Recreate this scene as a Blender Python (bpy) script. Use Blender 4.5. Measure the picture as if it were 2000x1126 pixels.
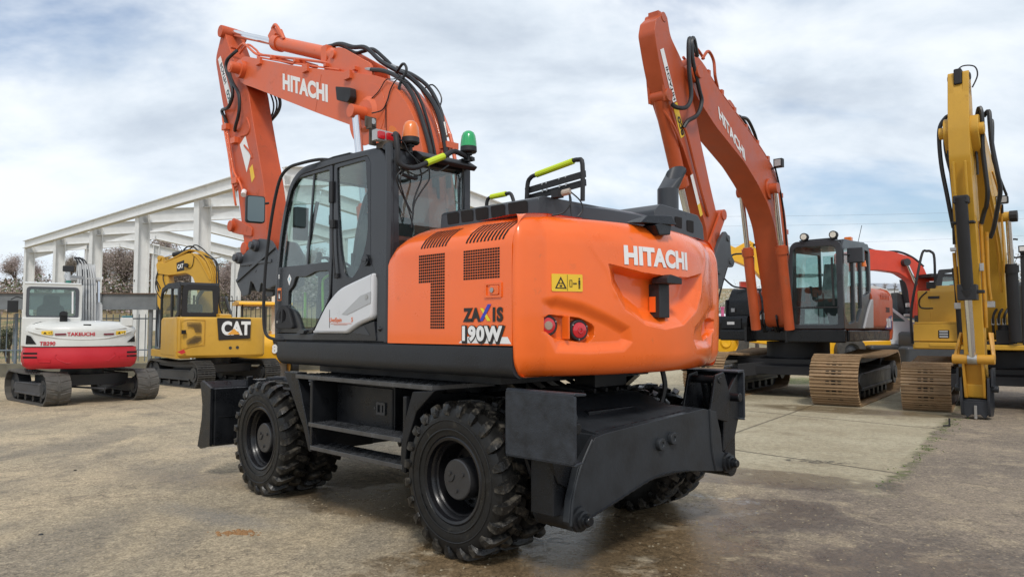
import bpy, bmesh, math, random
from mathutils import Vector, Matrix, noise as mnoise
for o in list(bpy.data.objects): bpy.data.objects.remove(o)
SC = bpy.context.scene; COL = SC.collection
R = math.radians; PI = math.pi
# ---------------------------------------------------------------- camera
cd = bpy.data.cameras.new('camera'); cam = bpy.data.objects.new('camera', cd); COL.objects.link(cam)
cam.location = (0, 0, 1.54); cam.rotation_euler = (R(90) + .0545, 0, 0)
cd.sensor_width = 36; cd.lens = 36 * 1450 / 2000; cd.clip_end = 3000; cd.clip_start = .05
SC.camera = cam
# ---------------------------------------------------------------- sun, sky
SUN_EL, SUN_AZ = R(50), R(176)          # azimuth measured clockwise from +Y
sl = bpy.data.lights.new('sun', 'SUN'); sl.energy = 1.5; sl.angle = R(11); sl.color = (1, .955, .89)
so = bpy.data.objects.new('sun', sl); COL.objects.link(so)
sdir = Vector((math.sin(SUN_AZ) * math.cos(SUN_EL), math.cos(SUN_AZ) * math.cos(SUN_EL), math.sin(SUN_EL)))
so.rotation_euler = sdir.to_track_quat('Z', 'Y').to_euler()
W = bpy.data.worlds.new('World'); SC.world = W; W.use_nodes = True
def world():
    nt = W.node_tree; N = nt.nodes; L = nt.links
    for n in list(N): N.remove(n)
    out = N.new('ShaderNodeOutputWorld')
    sky = N.new('ShaderNodeTexSky'); sky.sky_type = 'NISHITA'; sky.sun_disc = False
    sky.sun_elevation = SUN_EL; sky.sun_rotation = SUN_AZ; sky.dust_density = 2.0; sky.air_density = 1.0
    bg1 = N.new('ShaderNodeBackground'); bg1.inputs[1].default_value = .12; L.new(sky.outputs[0], bg1.inputs[0])
    tc = N.new('ShaderNodeTexCoord'); sp = N.new('ShaderNodeSeparateXYZ'); L.new(tc.outputs['Generated'], sp.inputs[0])
    def mth(op, a, b=None, c=None, clamp=False):
        n = N.new('ShaderNodeMath'); n.operation = op; n.use_clamp = clamp
        for i, x in enumerate((a, b, c)):
            if x is None: continue
            if isinstance(x, (int, float)): n.inputs[i].default_value = x
            else: L.new(x, n.inputs[i])
        return n.outputs[0]
    z = mth('ADD', mth('MAXIMUM', sp.outputs[2], 0.0), .42)
    u = mth('DIVIDE', sp.outputs[0], z); v = mth('DIVIDE', sp.outputs[1], z)
    cb = N.new('ShaderNodeCombineXYZ'); L.new(u, cb.inputs[0]); L.new(v, cb.inputs[1])
    def noise(scale, det, rough, off, dist=.3):
        m = N.new('ShaderNodeMapping'); m.inputs['Location'].default_value = off; L.new(cb.outputs[0], m.inputs[0])
        m.inputs['Scale'].default_value = (1, 1.5, 1)
        n = N.new('ShaderNodeTexNoise'); n.inputs['Scale'].default_value = scale; n.inputs['Detail'].default_value = det
        n.inputs['Roughness'].default_value = rough; n.inputs['Distortion'].default_value = dist
        L.new(m.outputs[0], n.inputs[0]); return n.outputs[0]
    def ramp(x, a, b):
        n = N.new('ShaderNodeMapRange'); n.interpolation_type = 'SMOOTHSTEP'; L.new(x, n.inputs[0])
        n.inputs[1].default_value = a; n.inputs[2].default_value = b; return n.outputs[0]
    cover = ramp(noise(1.15, 7, .55, (3.3, 1.7, 0)), .33, .50)         # where the cloud is
    shade = ramp(noise(1.5, 8, .55, (7.1, 4.2, 2.0), .25), .33, .66)          # dark bellies to bright tops
    det = noise(5.5, 6, .6, (1, 9, 0), .15)
    shade = mth('ADD', shade, mth('MULTIPLY', mth('SUBTRACT', det, .5), .45), clamp=True)
    cr = N.new('ShaderNodeValToRGB'); L.new(shade, cr.inputs[0])
    e = cr.color_ramp.elements; e[0].position = 0; e[0].color = (.44, .50, .58, 1); e[1].position = 1; e[1].color = (.80, .835, .87, 1)
    k = cr.color_ramp.elements.new(.5); k.color = (.62, .68, .745, 1)
    # brighter veil near the horizon
    mx = N.new('ShaderNodeMixRGB'); mx.inputs[2].default_value = (.72, .78, .84, 1)
    L.new(mth('MULTIPLY', ramp(sp.outputs[2], .28, .0), .6), mx.inputs[0]); L.new(cr.outputs[0], mx.inputs[1])
    bg2 = N.new('ShaderNodeBackground'); L.new(mx.outputs[0], bg2.inputs[0]); bg2.inputs[1].default_value = 1.0
    ms = N.new('ShaderNodeMixShader'); L.new(mth('MULTIPLY', cover, .95), ms.inputs[0]); L.new(bg1.outputs[0], ms.inputs[1]); L.new(bg2.outputs[0], ms.inputs[2])
    # the underside of the world dome (below the horizon) stays dull
    bg3 = N.new('ShaderNodeBackground'); bg3.inputs[0].default_value = (.25, .23, .2, 1)
    m2 = N.new('ShaderNodeMixShader'); L.new(ramp(sp.outputs[2], -.03, -.06), m2.inputs[0]); L.new(ms.outputs[0], m2.inputs[1]); L.new(bg3.outputs[0], m2.inputs[2])
    L.new(m2.outputs[0], out.inputs[0])
world()
SC.view_settings.view_transform = 'Standard'; SC.view_settings.look = 'None'
SC.view_settings.exposure = 0.38; SC.view_settings.gamma = 1.0; SC.view_settings.use_curve_mapping = False
# ---------------------------------------------------------------- mesh helpers
def spline(P, n=6):
    P = [Vector(p) for p in P]
    if len(P) < 3: return P
    out = []
    for i in range(len(P) - 1):
        a = P[max(i - 1, 0)]; b = P[i]; c = P[i + 1]; d = P[min(i + 2, len(P) - 1)]
        for k in range(n):
            t = k / n; out.append(.5 * ((2 * b) + (c - a) * t + (2 * a - 5 * b + 4 * c - d) * t * t + (3 * b - a - 3 * c + d) * t ** 3))
    return out + [P[-1]]
def rp(poly, r, n=4):                       # round the corners of a 2D polygon; r number or list
    out = []; m = len(poly)
    for i, p in enumerate(poly):
        ri = r[i] if isinstance(r, (list, tuple)) else r
        p = Vector(p); a = Vector(poly[i - 1]) - p; b = Vector(poly[(i + 1) % m]) - p
        if ri <= 0: out.append(tuple(p)); continue
        q = min(ri, a.length * .48, b.length * .48); A = p + a.normalized() * q; B = p + b.normalized() * q
        for k in range(n + 1):
            t = k / n; out.append(tuple(A * (1 - t) ** 2 + p * 2 * t * (1 - t) + B * t * t))
    return out
def rect(a0, b0, a1, b1, r=0, n=3):
    P = [(a0, b0), (a1, b0), (a1, b1), (a0, b1)]
    return rp(P, r, n) if r else P
XZ = lambda y: (lambda a, b, c: (a, y + c, b))
YZ = lambda x: (lambda a, b, c: (x + c, a, b))
XY = lambda z: (lambda a, b, c: (a, b, z + c))
def curve_mesh(cu):
    ob = bpy.data.objects.new('tmp', cu); me = ob.to_mesh()
    vs = [tuple(v.co) for v in me.vertices]; fs = [tuple(p.vertices) for p in me.polygons]
    ob.to_mesh_clear(); bpy.data.objects.remove(ob); return vs, fs
class MB:
    def __init__(s): s.v = []; s.f = []; s.m = []; s.k = 0; s.T = None
    def mat(s, k): s.k = k; return s
    def add(s, vs, fs):
        b = len(s.v)
        if s.T is not None: vs = [tuple(s.T @ Vector(v)) for v in vs]
        s.v += [tuple(v) for v in vs]; s.f += [tuple(b + i for i in f) for f in fs]; s.m += [s.k] * len(fs); return s
    def box(s, x0, y0, z0, x1, y1, z1):
        return s.add([(x0, y0, z0), (x1, y0, z0), (x1, y1, z0), (x0, y1, z0), (x0, y0, z1), (x1, y0, z1), (x1, y1, z1), (x0, y1, z1)],
                     [(0, 3, 2, 1), (4, 5, 6, 7), (0, 1, 5, 4), (1, 2, 6, 5), (2, 3, 7, 6), (3, 0, 4, 7)])
    def bar(s, p, q, w, h, up=(0, 0, 1)):
        p = Vector(p); q = Vector(q); d = (q - p).normalized(); u = Vector(up)
        sd = d.cross(u)
        if sd.length < 1e-4: sd = d.cross(Vector((0, 1, 0)))
        sd.normalize(); u = sd.cross(d)
        c = [(-1, -1), (1, -1), (1, 1), (-1, 1)]
        return s.add([e + sd * a * w / 2 + u * b * h / 2 for e in (p, q) for a, b in c],
                     [(0, 3, 2, 1), (4, 5, 6, 7), (0, 1, 5, 4), (1, 2, 6, 5), (2, 3, 7, 6), (3, 0, 4, 7)])
    def cyl(s, p, q, r, r2=None, n=20):
        r2 = r if r2 is None else r2; p = Vector(p); q = Vector(q); d = (q - p).normalized()
        a = d.orthogonal().normalized(); b = d.cross(a); vs = []
        for e, rr in ((p, r), (q, r2)):
            for i in range(n): t = 2 * PI * i / n; vs.append(e + (a * math.cos(t) + b * math.sin(t)) * rr)
        return s.add(vs, [(i, (i + 1) % n, n + (i + 1) % n, n + i) for i in range(n)] + [tuple(range(n))[::-1], tuple(range(n, 2 * n))])
    def tube(s, P, r, n=8, sp=5, closed=False):
        P = spline(P, sp) if sp else [Vector(p) for p in P]
        m = len(P); vs = []; a = None
        for i, p in enumerate(P):
            d = ((P[(i + 1) % m] if closed or i < m - 1 else p) - (P[i - 1] if closed or i else p))
            if d.length < 1e-6: d = Vector((0, 0, 1))
            d.normalize()
            if a is None: a = d.orthogonal().normalized()
            a = (a - d * a.dot(d))
            if a.length < 1e-5: a = d.orthogonal()
            a.normalize(); b = d.cross(a)
            rr = r(i / (m - 1)) if callable(r) else r
            for k in range(n): t = 2 * PI * k / n; vs.append(p + (a * math.cos(t) + b * math.sin(t)) * rr)
        fs = [(i * n + k, i * n + (k + 1) % n, (i + 1) * n + (k + 1) % n, (i + 1) * n + k) for i in range(m - 1) for k in range(n)]
        if closed: fs += [((m - 1) * n + k, (m - 1) * n + (k + 1) % n, (k + 1) % n, k) for k in range(n)]
        else: fs += [tuple(range(n))[::-1], tuple(range((m - 1) * n, m * n))]
        return s.add(vs, fs)
    def prism(s, poly, a, b, mp=None):       # poly in (u,v), extruded a..b along the third axis; mp(u,v,c)->xyz
        mp = mp or XZ(0); n = len(poly)
        return s.add([mp(p[0], p[1], a) for p in poly] + [mp(p[0], p[1], b) for p in poly],
                     [(i, (i + 1) % n, n + (i + 1) % n, n + i) for i in range(n)] + [tuple(range(n))[::-1], tuple(range(n, 2 * n))])
    def plate(s, outer, holes, t, mp, bev=0):
        cu = bpy.data.curves.new('tmp', 'CURVE'); cu.dimensions = '2D'; cu.fill_mode = 'BOTH'; cu.extrude = t / 2 - bev; cu.bevel_depth = bev; cu.bevel_resolution = 1
        if bev: cu.offset = -bev
        for lp in [outer] + list(holes):
            spn = cu.splines.new('POLY'); spn.points.add(len(lp) - 1); spn.use_cyclic_u = True
            for i, p in enumerate(lp): spn.points[i].co = (p[0], p[1], 0, 1)
        vs, fs = curve_mesh(cu); bpy.data.curves.remove(cu)
        return s.add([mp(*v) for v in vs], fs)
    def text(s, txt, size, mp, bold=0.0, ext=.002, sx=1.0, align='LEFT', shear=0, sp=1.0):
        cu = bpy.data.curves.new('tmp', 'FONT'); cu.body = txt; cu.size = size; cu.offset = bold; cu.extrude = ext; cu.align_x = align; cu.shear = shear; cu.space_character = sp
        cu.resolution_u = 4
        vs, fs = curve_mesh(cu); bpy.data.curves.remove(cu)
        return s.add([mp(v[0] * sx, v[1], v[2]) for v in vs], fs)
    def lathe(s, prof, c, ax='y', n=32, close=True):   # prof (r, t)
        c = Vector(c); vs = []; m = len(prof)
        for i in range(n):
            t = 2 * PI * i / n; ca, sa = math.cos(t), math.sin(t)
            for r_, h in prof:
                vs.append(c + Vector({'y': (r_ * ca, h, r_ * sa), 'z': (r_ * ca, r_ * sa, h), 'x': (h, r_ * ca, r_ * sa)}[ax]))
        return s.add(vs, [(i * m + j, i * m + j + 1, ((i + 1) % n) * m + j + 1, ((i + 1) % n) * m + j) for i in range(n) for j in range(m - 1)])
    def grid(s, fn, nu, nv):
        vs = [fn(i / nu, j / nv) for i in range(nu + 1) for j in range(nv + 1)]; w = nv + 1
        return s.add(vs, [(i * w + j, i * w + j + 1, (i + 1) * w + j + 1, (i + 1) * w + j) for i in range(nu) for j in range(nv)])
    def done(s, name, mats, par=None, bev=0, ang=32, seg=2, flat=False, label=None):
        me = bpy.data.meshes.new(name); me.from_pydata([tuple(v) for v in s.v], [], s.f)
        for m_ in (mats if isinstance(mats, (list, tuple)) else [mats]): me.materials.append(m_)
        me.polygons.foreach_set('material_index', s.m)
        bm = bmesh.new(); bm.from_mesh(me)
        bmesh.ops.recalc_face_normals(bm, faces=bm.faces)
        for f in bm.faces: f.smooth = not flat
        for e in bm.edges:
            if len(e.link_faces) != 2 or e.calc_face_angle(0) > R(ang): e.smooth = False
        bm.to_mesh(me); bm.free()
        o = bpy.data.objects.new(name, me); COL.objects.link(o)
        if par is not None: o.parent = par
        if bev:
            b = o.modifiers.new('bevel', 'BEVEL'); b.width = bev; b.segments = seg; b.limit_method = 'ANGLE'; b.angle_limit = R(35); b.harden_normals = True
        if label: o['label'] = label
        return o
def part(name, mats, par, fn, **k):
    m = MB(); fn(m); return m.done(name, mats, par, **k)
def tag(o, label=None, cat=None, group=None, kind=None):
    if label: o['label'] = label
    if cat: o['category'] = cat
    if group: o['group'] = group
    if kind: o['kind'] = kind
    return o
def thing(name, loc, deg, label, cat, group=None, scale=1.0):
    o = bpy.data.objects.new(name, None); COL.objects.link(o); o.location = loc; o.rotation_euler = (0, 0, R(deg)); o.scale = (scale,) * 3
    o.empty_display_size = .3
    return tag(o, label, cat, group)
# ---------------------------------------------------------------- materials
MC = {}
def mat(name, col=(.5, .5, .5), rough=.5, metal=0., var=.12, vs=3., rv=.12, bump=0., bs=40., coat=0., dirt=None, dcol=(.25, .2, .14), ds=2.5, drops=0., spec=.5, detail=5):
    if name in MC: return MC[name]
    m = bpy.data.materials.new(name); m.use_nodes = True; nt = m.node_tree; N = nt.nodes; L = nt.links
    b = N['Principled BSDF']; b.inputs['Metallic'].default_value = metal; b.inputs['Coat Weight'].default_value = coat; b.inputs['Coat Roughness'].default_value = .08
    b.inputs['Specular IOR Level'].default_value = spec
    tc = N.new('ShaderNodeTexCoord')
    n1 = N.new('ShaderNodeTexNoise'); n1.inputs['Scale'].default_value = vs; n1.inputs['Detail'].default_value = detail; n1.inputs['Roughness'].default_value = .6; L.new(tc.outputs['Object'], n1.inputs[0])
    mr = N.new('ShaderNodeMapRange'); L.new(n1.outputs[0], mr.inputs[0]); mr.inputs[1].default_value = .3; mr.inputs[2].default_value = .7; mr.inputs[3].default_value = 1 - var; mr.inputs[4].default_value = 1 + var
    mx = N.new('ShaderNodeMixRGB'); mx.blend_type = 'MULTIPLY'; mx.inputs[0].default_value = 1; mx.inputs[1].default_value = (*col, 1); L.new(mr.outputs[0], mx.inputs[2])
    last = mx.outputs[0]
    r2 = N.new('ShaderNodeMapRange'); L.new(n1.outputs[0], r2.inputs[0]); r2.inputs[1].default_value = .3; r2.inputs[2].default_value = .7; r2.inputs[3].default_value = max(rough - rv, .02); r2.inputs[4].default_value = min(rough + rv, 1)
    rl = r2.outputs[0]
    if dirt:
        n2 = N.new('ShaderNodeTexNoise'); n2.inputs['Scale'].default_value = ds; n2.inputs['Detail'].default_value = 9; n2.inputs['Roughness'].default_value = .72; L.new(tc.outputs['Object'], n2.inputs[0])
        m2 = N.new('ShaderNodeMapRange'); L.new(n2.outputs[0], m2.inputs[0]); m2.inputs[1].default_value = .62 - dirt * .3; m2.inputs[2].default_value = .74 - dirt * .2; m2.inputs[4].default_value = min(1, .45 + dirt * .6)
        x2 = N.new('ShaderNodeMixRGB'); L.new(m2.outputs[0], x2.inputs[0]); L.new(last, x2.inputs[1]); x2.inputs[2].default_value = (*dcol, 1); last = x2.outputs[0]
        x3 = N.new('ShaderNodeMixRGB'); L.new(m2.outputs[0], x3.inputs[0]); L.new(rl, x3.inputs[1]); x3.inputs[2].default_value = (.85, .85, .85, 1); rl = x3.outputs[0]
    L.new(last, b.inputs['Base Color']); L.new(rl, b.inputs['Roughness'])
    nrm = None
    if bump:
        n3 = N.new('ShaderNodeTexNoise'); n3.inputs['Scale'].default_value = bs; n3.inputs['Detail'].default_value = 6; L.new(tc.outputs['Object'], n3.inputs[0])
        bp = N.new('ShaderNodeBump'); bp.inputs['Strength'].default_value = bump; bp.inputs['Distance'].default_value = .01; L.new(n3.outputs[0], bp.inputs['Height']); nrm = bp
    if drops:                                # water beads
        vo = N.new('ShaderNodeTexVoronoi'); vo.inputs['Scale'].default_value = 85; L.new(tc.outputs['Object'], vo.inputs[0])
        m4 = N.new('ShaderNodeMapRange'); L.new(vo.outputs['Distance'], m4.inputs[0]); m4.inputs[1].default_value = .0; m4.inputs[2].default_value = .33; m4.inputs[3].default_value = 1; m4.inputs[4].default_value = 0
        b2 = N.new('ShaderNodeBump'); b2.inputs['Strength'].default_value = drops; b2.inputs['Distance'].default_value = .004; L.new(m4.outputs[0], b2.inputs['Height'])
        if nrm: L.new(nrm.outputs[0], b2.inputs['Normal'])
        nrm = b2
    if nrm: L.new(nrm.outputs[0], b.inputs['Normal'])
    MC[name] = m; return m
def glass(name, tint=(.55, .68, .68), refl=1.0, see=.8):
    if name in MC: return MC[name]
    m = bpy.data.materials.new(name); m.use_nodes = True; nt = m.node_tree; N = nt.nodes; L = nt.links
    for n in list(N): N.remove(n)
    out = N.new('ShaderNodeOutputMaterial'); tr = N.new('ShaderNodeBsdfTransparent'); tr.inputs[0].default_value = (*tint, 1)
    df = N.new('ShaderNodeBsdfDiffuse'); df.inputs[0].default_value = (.16, .19, .19, 1)
    a = N.new('ShaderNodeMixShader'); a.inputs[0].default_value = 1 - see; L.new(tr.outputs[0], a.inputs[1]); L.new(df.outputs[0], a.inputs[2])
    gl = N.new('ShaderNodeBsdfGlossy'); gl.inputs['Roughness'].default_value = .015
    ge = N.new('ShaderNodeNewGeometry'); dp = N.new('ShaderNodeVectorMath'); dp.operation = 'DOT_PRODUCT'; L.new(ge.outputs['Incoming'], dp.inputs[0]); L.new(ge.outputs['Normal'], dp.inputs[1])
    ab = N.new('ShaderNodeMath'); ab.operation = 'ABSOLUTE'; L.new(dp.outputs['Value'], ab.inputs[0])
    iv = N.new('ShaderNodeMath'); iv.operation = 'SUBTRACT'; iv.inputs[0].default_value = 1; L.new(ab.outputs[0], iv.inputs[1])
    pw = N.new('ShaderNodeMath'); pw.operation = 'POWER'; L.new(iv.outputs[0], pw.inputs[0]); pw.inputs[1].default_value = 4
    ml = N.new('ShaderNodeMath'); ml.operation = 'MULTIPLY_ADD'; ml.inputs[1].default_value = .7 * refl; ml.inputs[2].default_value = .06 * refl; ml.use_clamp = True; L.new(pw.outputs[0], ml.inputs[0])
    b = N.new('ShaderNodeMixShader'); L.new(ml.outputs[0], b.inputs[0]); L.new(a.outputs[0], b.inputs[1]); L.new(gl.outputs[0], b.inputs[2]); L.new(b.outputs[0], out.inputs[0])
    MC[name] = m; return m
M_OR = mat('orange_gloss', (.85, .138, .012), .30, var=.07, rv=.14, coat=.4, dirt=.035, dcol=(.40, .12, .05), ds=5, vs=1.6, drops=.06)
M_OB = mat('orange_boom', (.66, .125, .04), .46, var=.09, rv=.12, coat=.15, dirt=.08, dcol=(.22, .07, .03), ds=4)  # pinker than the body orange: haze and sky sheen put into the colour
M_OBW = mat('orange_worn', (.50, .08, .022), .5, var=.14, dirt=.22, dcol=(.16, .06, .035), ds=6, bump=.1)
M_OD = mat('orange_tracked', (.44, .076, .020), .42, var=.1, dirt=.1, dcol=(.25, .09, .04), ds=4)
M_GR = mat('graphite_paint', (.034, .037, .043), .33, var=.14, coat=.1, spec=.4, rv=.1)
M_BK = mat('black_satin', (.009, .010, .012), .34, var=.25, rv=.16, coat=.0, spec=.32, bump=.05, bs=60, drops=.35, vs=7)
M_BD = mat('black_matte', (.014, .014, .016), .6, var=.2)
M_VOID = mat('dark_interior', (.006, .006, .006), .9)
M_RB = mat('tyre_rubber', (.010, .0098, .0095), .45, spec=.3, var=.25, rv=.22, bump=.25, bs=35, dirt=.12, dcol=(.09, .08, .06), ds=9, vs=12)
M_RL = mat('tyre_lug_rubber', (.011, .0105, .010), .38, spec=.35, var=.3, rv=.24, bump=.35, bs=45, dirt=.42, dcol=(.125, .108, .082), ds=12, vs=12)
M_RIM = mat('rim_paint', (.008, .008, .0095), .3, var=.2, rv=.1, coat=.1, spec=.35, drops=.15)
M_HS = mat('hose_rubber', (.013, .0135, .015), .42, var=.2)
M_CH = mat('chrome', (.75, .76, .78), .12, metal=1, var=.03, rv=.04)
M_ST = mat('zinc_steel', (.45, .44, .42), .35, metal=.9, var=.2)
M_WH = mat('white_decal', (.78, .78, .77), .4, var=.03)
M_SIL = mat('silver_grey_plastic', (.40, .41, .42), .4, var=.04)
M_LIME = mat('lime_sleeve', (.55, .68, .02), .45, var=.05)
M_YD = mat('yellow_decal', (.78, .50, .03), .45, var=.04)
M_DK = mat('black_decal', (.018, .014, .013), .45)
M_BLU = mat('blue_decal', (.05, .05, .45), .4)
M_YEL = mat('bright_yellow_decal', (.85, .68, .02), .4)
M_RED = mat('red_lens', (.55, .012, .02), .18, var=.1, coat=.6)
M_AMB = mat('amber_lens', (.72, .17, .02), .25, var=.05, coat=.5)
M_GRN = mat('green_lens', (.015, .36, .11), .2, var=.05, coat=.6)
M_SEAT = mat('seat_fabric', (.05, .053, .055), .8, var=.15)
M_MIR = mat('mirror_face', (.16, .19, .19), .05, metal=1, var=.02, rv=.02)  # base colour darkened to stand in for the cab's dark reflection
G_CAB = glass('cab_glass', (.80, .90, .885), 1.3, .965)
G_REAR = glass('rear_glass', (.66, .77, .77), 1.7, .92)
# ================================================================ ground
def terrain(x, y):
    def sm(a, b, t): t = max(0., min(1., (t - a) / (b - a))); return t * t * (3 - 2 * t)
    left = sm(25, 33, y) * .4 + sm(33, 95, y) * 5.6
    right = sm(21, 28, y) * .55 + sm(30, 120, y) * 7.0
    k = sm(-6, 8, x - 0 * y)
    z = left * (1 - k) + right * k
    z += sm(36, 60, y) * 1.1 * (mnoise.noise(Vector((x * .03, y * .03, 0))) + .4 * mnoise.noise(Vector((x * .11, y * .11, 3))))
    z += sm(50, 80, y) * (1.3 * math.exp(-((x + 24) / 18) ** 2))
    return z
def ground():
    m = MB(); xs = [-900, -500, -300, -200] + [-150 + i * 5 for i in range(61)] + [200, 300, 500, 900]
    ys = [-60, -10, 3] + [6 + i * 1.5 for i in range(40)] + [68 + i * 5 for i in range(15)] + [160, 200, 300, 500, 900, 1500]
    w = len(ys)
    m.add([(x, y, terrain(x, y)) for x in xs for y in ys], [(i * w + j, (i + 1) * w + j, (i + 1) * w + j + 1, i * w + j + 1) for i in range(len(xs) - 1) for j in range(w - 1)])
    ma = bpy.data.materials.new('yard_surface'); ma.use_nodes = True; nt = ma.node_tree; N = nt.nodes; L = nt.links; B = N['Principled BSDF']
    ge = N.new('ShaderNodeNewGeometry'); sp = N.new('ShaderNodeSeparateXYZ'); L.new(ge.outputs['Position'], sp.inputs[0]); X, Y = sp.outputs[0], sp.outputs[1]
    def mth(op, a, b=None, c=None, cl=False):
        n = N.new('ShaderNodeMath'); n.operation = op; n.use_clamp = cl
        for i, q in enumerate((a, b, c)):
            if q is None: continue
            if isinstance(q, (int, float)): n.inputs[i].default_value = q
            else: L.new(q, n.inputs[i])
        return n.outputs[0]
    def noise(sc, det=5, ro=.6, off=(0, 0, 0), stretch=(1, 1, 1), dist=0, rot=0):
        mp = N.new('ShaderNodeMapping'); mp.inputs['Location'].default_value = off; mp.inputs['Scale'].default_value = stretch; mp.inputs['Rotation'].default_value = (0, 0, rot); L.new(ge.outputs['Position'], mp.inputs[0])
        n = N.new('ShaderNodeTexNoise'); n.inputs['Scale'].default_value = sc; n.inputs['Detail'].default_value = det; n.inputs['Roughness'].default_value = ro; n.inputs['Distortion'].default_value = dist
        L.new(mp.outputs[0], n.inputs[0]); return n.outputs[0]
    def step(x, a, b, lo=0., hi=1.):
        n = N.new('ShaderNodeMapRange'); n.interpolation_type = 'SMOOTHSTEP'; L.new(x, n.inputs[0]); n.inputs[1].default_value = a; n.inputs[2].default_value = b; n.inputs[3].default_value = lo; n.inputs[4].default_value = hi; return n.outputs[0]
    def mix(f, a, b, mode='MIX'):
        n = N.new('ShaderNodeMixRGB'); n.blend_type = mode
        for i, q in enumerate((f, a, b)):
            if isinstance(q, (int, float)): n.inputs[i].default_value = q
            elif isinstance(q, tuple): n.inputs[i].default_value = (*q, 1)
            else: L.new(q, n.inputs[i])
        return n.outputs[0]
    def line(px, py, dx, dy, wob=None, wa=0):       # signed distance, positive to the left of the direction
        l = math.hypot(dx, dy); dx /= l; dy /= l
        d = mth('ADD', mth('MULTIPLY', mth('SUBTRACT', X, px), -dy), mth('MULTIPLY', mth('SUBTRACT', Y, py), dx))
        return mth('ADD', d, mth('MULTIPLY', mth('SUBTRACT', wob, .5), wa)) if wob is not None else d
    def spot(px, py, rx, ry, rot, wob, wa, soft=.35):   # irregular blob mask
        c, s = math.cos(rot), math.sin(rot); x = mth('SUBTRACT', X, px); y = mth('SUBTRACT', Y, py)
        a = mth('DIVIDE', mth('ADD', mth('MULTIPLY', x, c), mth('MULTIPLY', y, s)), rx); b = mth('DIVIDE', mth('SUBTRACT', mth('MULTIPLY', y, c), mth('MULTIPLY', x, s)), ry)
        d = mth('SQRT', mth('ADD', mth('MULTIPLY', a, a), mth('MULTIPLY', b, b)))
        d = mth('ADD', d, mth('MULTIPLY', mth('SUBTRACT', wob, .5), wa)); return step(d, 1, 1 - soft)
    n_big = noise(.55, 6, .6); n_mid = noise(2.2, 8, .65, (5, 2, 0), dist=.4); n_fine = noise(14, 8, .7, (1, 7, 0)); n_grit = noise(70, 4, .75, (3, 3, 0)); n_str = noise(.9, 6, .6, (2, 9, 0), (1, .35, 1), .3, .5)
    # --- gravelly asphalt
    g = mix(step(n_big, .35, .65), (.50, .395, .255), (.36, .295, .20))
    g = mix(step(n_str, .45, .62, 0, .7), g, (.235, .20, .15))
    g = mix(step(Y, 9, 17), g, mix(.4, g, (.52, .40, .24)))                       # paler, sandier further back
    g = mix(mth('MULTIPLY', step(n_mid, .5, .68), .5), g, (.16, .135, .10))
    # browner, darker tarmac on the right
    tar = mix(step(n_big, .4, .6), (.27, .215, .155), (.20, .16, .12)); tar = mix(step(n_mid, .50, .64, 0, .8), tar, (.35, .28, .19)); tar = mix(step(noise(5, 7, .7, (2, 8, 0)), .56, .66, 0, .6), tar, (.13, .10, .075))
    g = mix(step(line(1.2, 4.2, .33, .9, n_mid, 2.2), .6, -.6), g, tar)
    # --- concrete slabs
    r_ln = line(3.9, 7.73, .57, .82, n_mid, .5)                                   # left of the right-hand edge
    f_ln = line(3.0, 6.9, -.80, .50, n_big, 2.6)                                    # beyond the near edge
    sl = mth('MULTIPLY', step(r_ln, -.02, .05), step(mth('MULTIPLY', f_ln, -1), 0, .5))
    sl = mth('MULTIPLY', sl, step(Y, 27, 24)); sl = mth('MULTIPLY', sl, step(line(-5.4, 11.2, .62, .79, n_mid, .6), .2, -.1))
    con = mix(step(n_big, .38, .62), (.44, .385, .265), (.37, .315, .21)); con = mix(step(n_mid, .46, .66, 0, .55), con, (.30, .25, .16)); con = mix(step(noise(1.1, 6, .7, (9, 1, 0)), .56, .7, 0, .6), con, (.20, .155, .095))
    # slab joints (slab axes: 130 deg and 55 deg)
    a1 = line(6.74, 11.4, .643, -.766); a2 = line(4.35, 7.9, .57, .82)
    def joint(d, per, off, w, wob=.03):
        q = mth('ADD', mth('ADD', d, off), mth('MULTIPLY', mth('SUBTRACT', n_mid, .5), wob)); fr = mth('ABSOLUTE', mth('SUBTRACT', mth('FRACT', mth('ADD', mth('DIVIDE', q, per), .5)), .5)); return step(mth('MULTIPLY', fr, per), w, w * .35)
    jt = mth('MAXIMUM', joint(a1, 4.15, 0, .035), mth('MAXIMUM', mth('MULTIPLY', joint(a2, 3.6, .9, .03), .8), 0))
    # wandering crack
    crk = step(mth('ABSOLUTE', mth('ADD', line(3.9, 10.6, .9, .38), mth('MULTIPLY', mth('SUBTRACT', noise(1.1, 7, .62, (4, 4, 0)), .5), 1.5))), .03, .008)
    crk = mth('MULTIPLY', crk, mth('MULTIPLY', step(a1, -.1, .1), step(a1, 4.3, 4.1)))
    con = mix(mth('MULTIPLY', mth('MAXIMUM', jt, crk), .8), con, (.075, .06, .04))
    crk2 = step(mth('ABSOLUTE', mth('SUBTRACT', noise(.55, 7, .6, (11, 4, 0)), .5)), .006, .001)
    g = mix(mth('MULTIPLY', mth('MAXIMUM', mth('MULTIPLY', jt, .35), mth('MULTIPLY', crk2, .6)), .8), g, (.09, .07, .05))
    col = mix(sl, g, con)
    # moss along the slab edge
    ms = mth('MULTIPLY', step(mth('ABSOLUTE', mth('ADD', r_ln, .05)), .16, .0), step(noise(4, 6, .7, (8, 8, 0)), .44, .58)); ms = mth('MULTIPLY', ms, step(Y, 6.5, 8))
    col = mix(mth('MULTIPLY', ms, .8), col, (.10, .12, .03))
    # --- loose pale chips and grit
    vo = N.new('ShaderNodeTexVoronoi'); vo.inputs['Scale'].default_value = 30; L.new(ge.outputs['Position'], vo.inputs[0])
    vr = N.new('ShaderNodeSeparateColor'); L.new(vo.outputs['Color'], vr.inputs[0])
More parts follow.
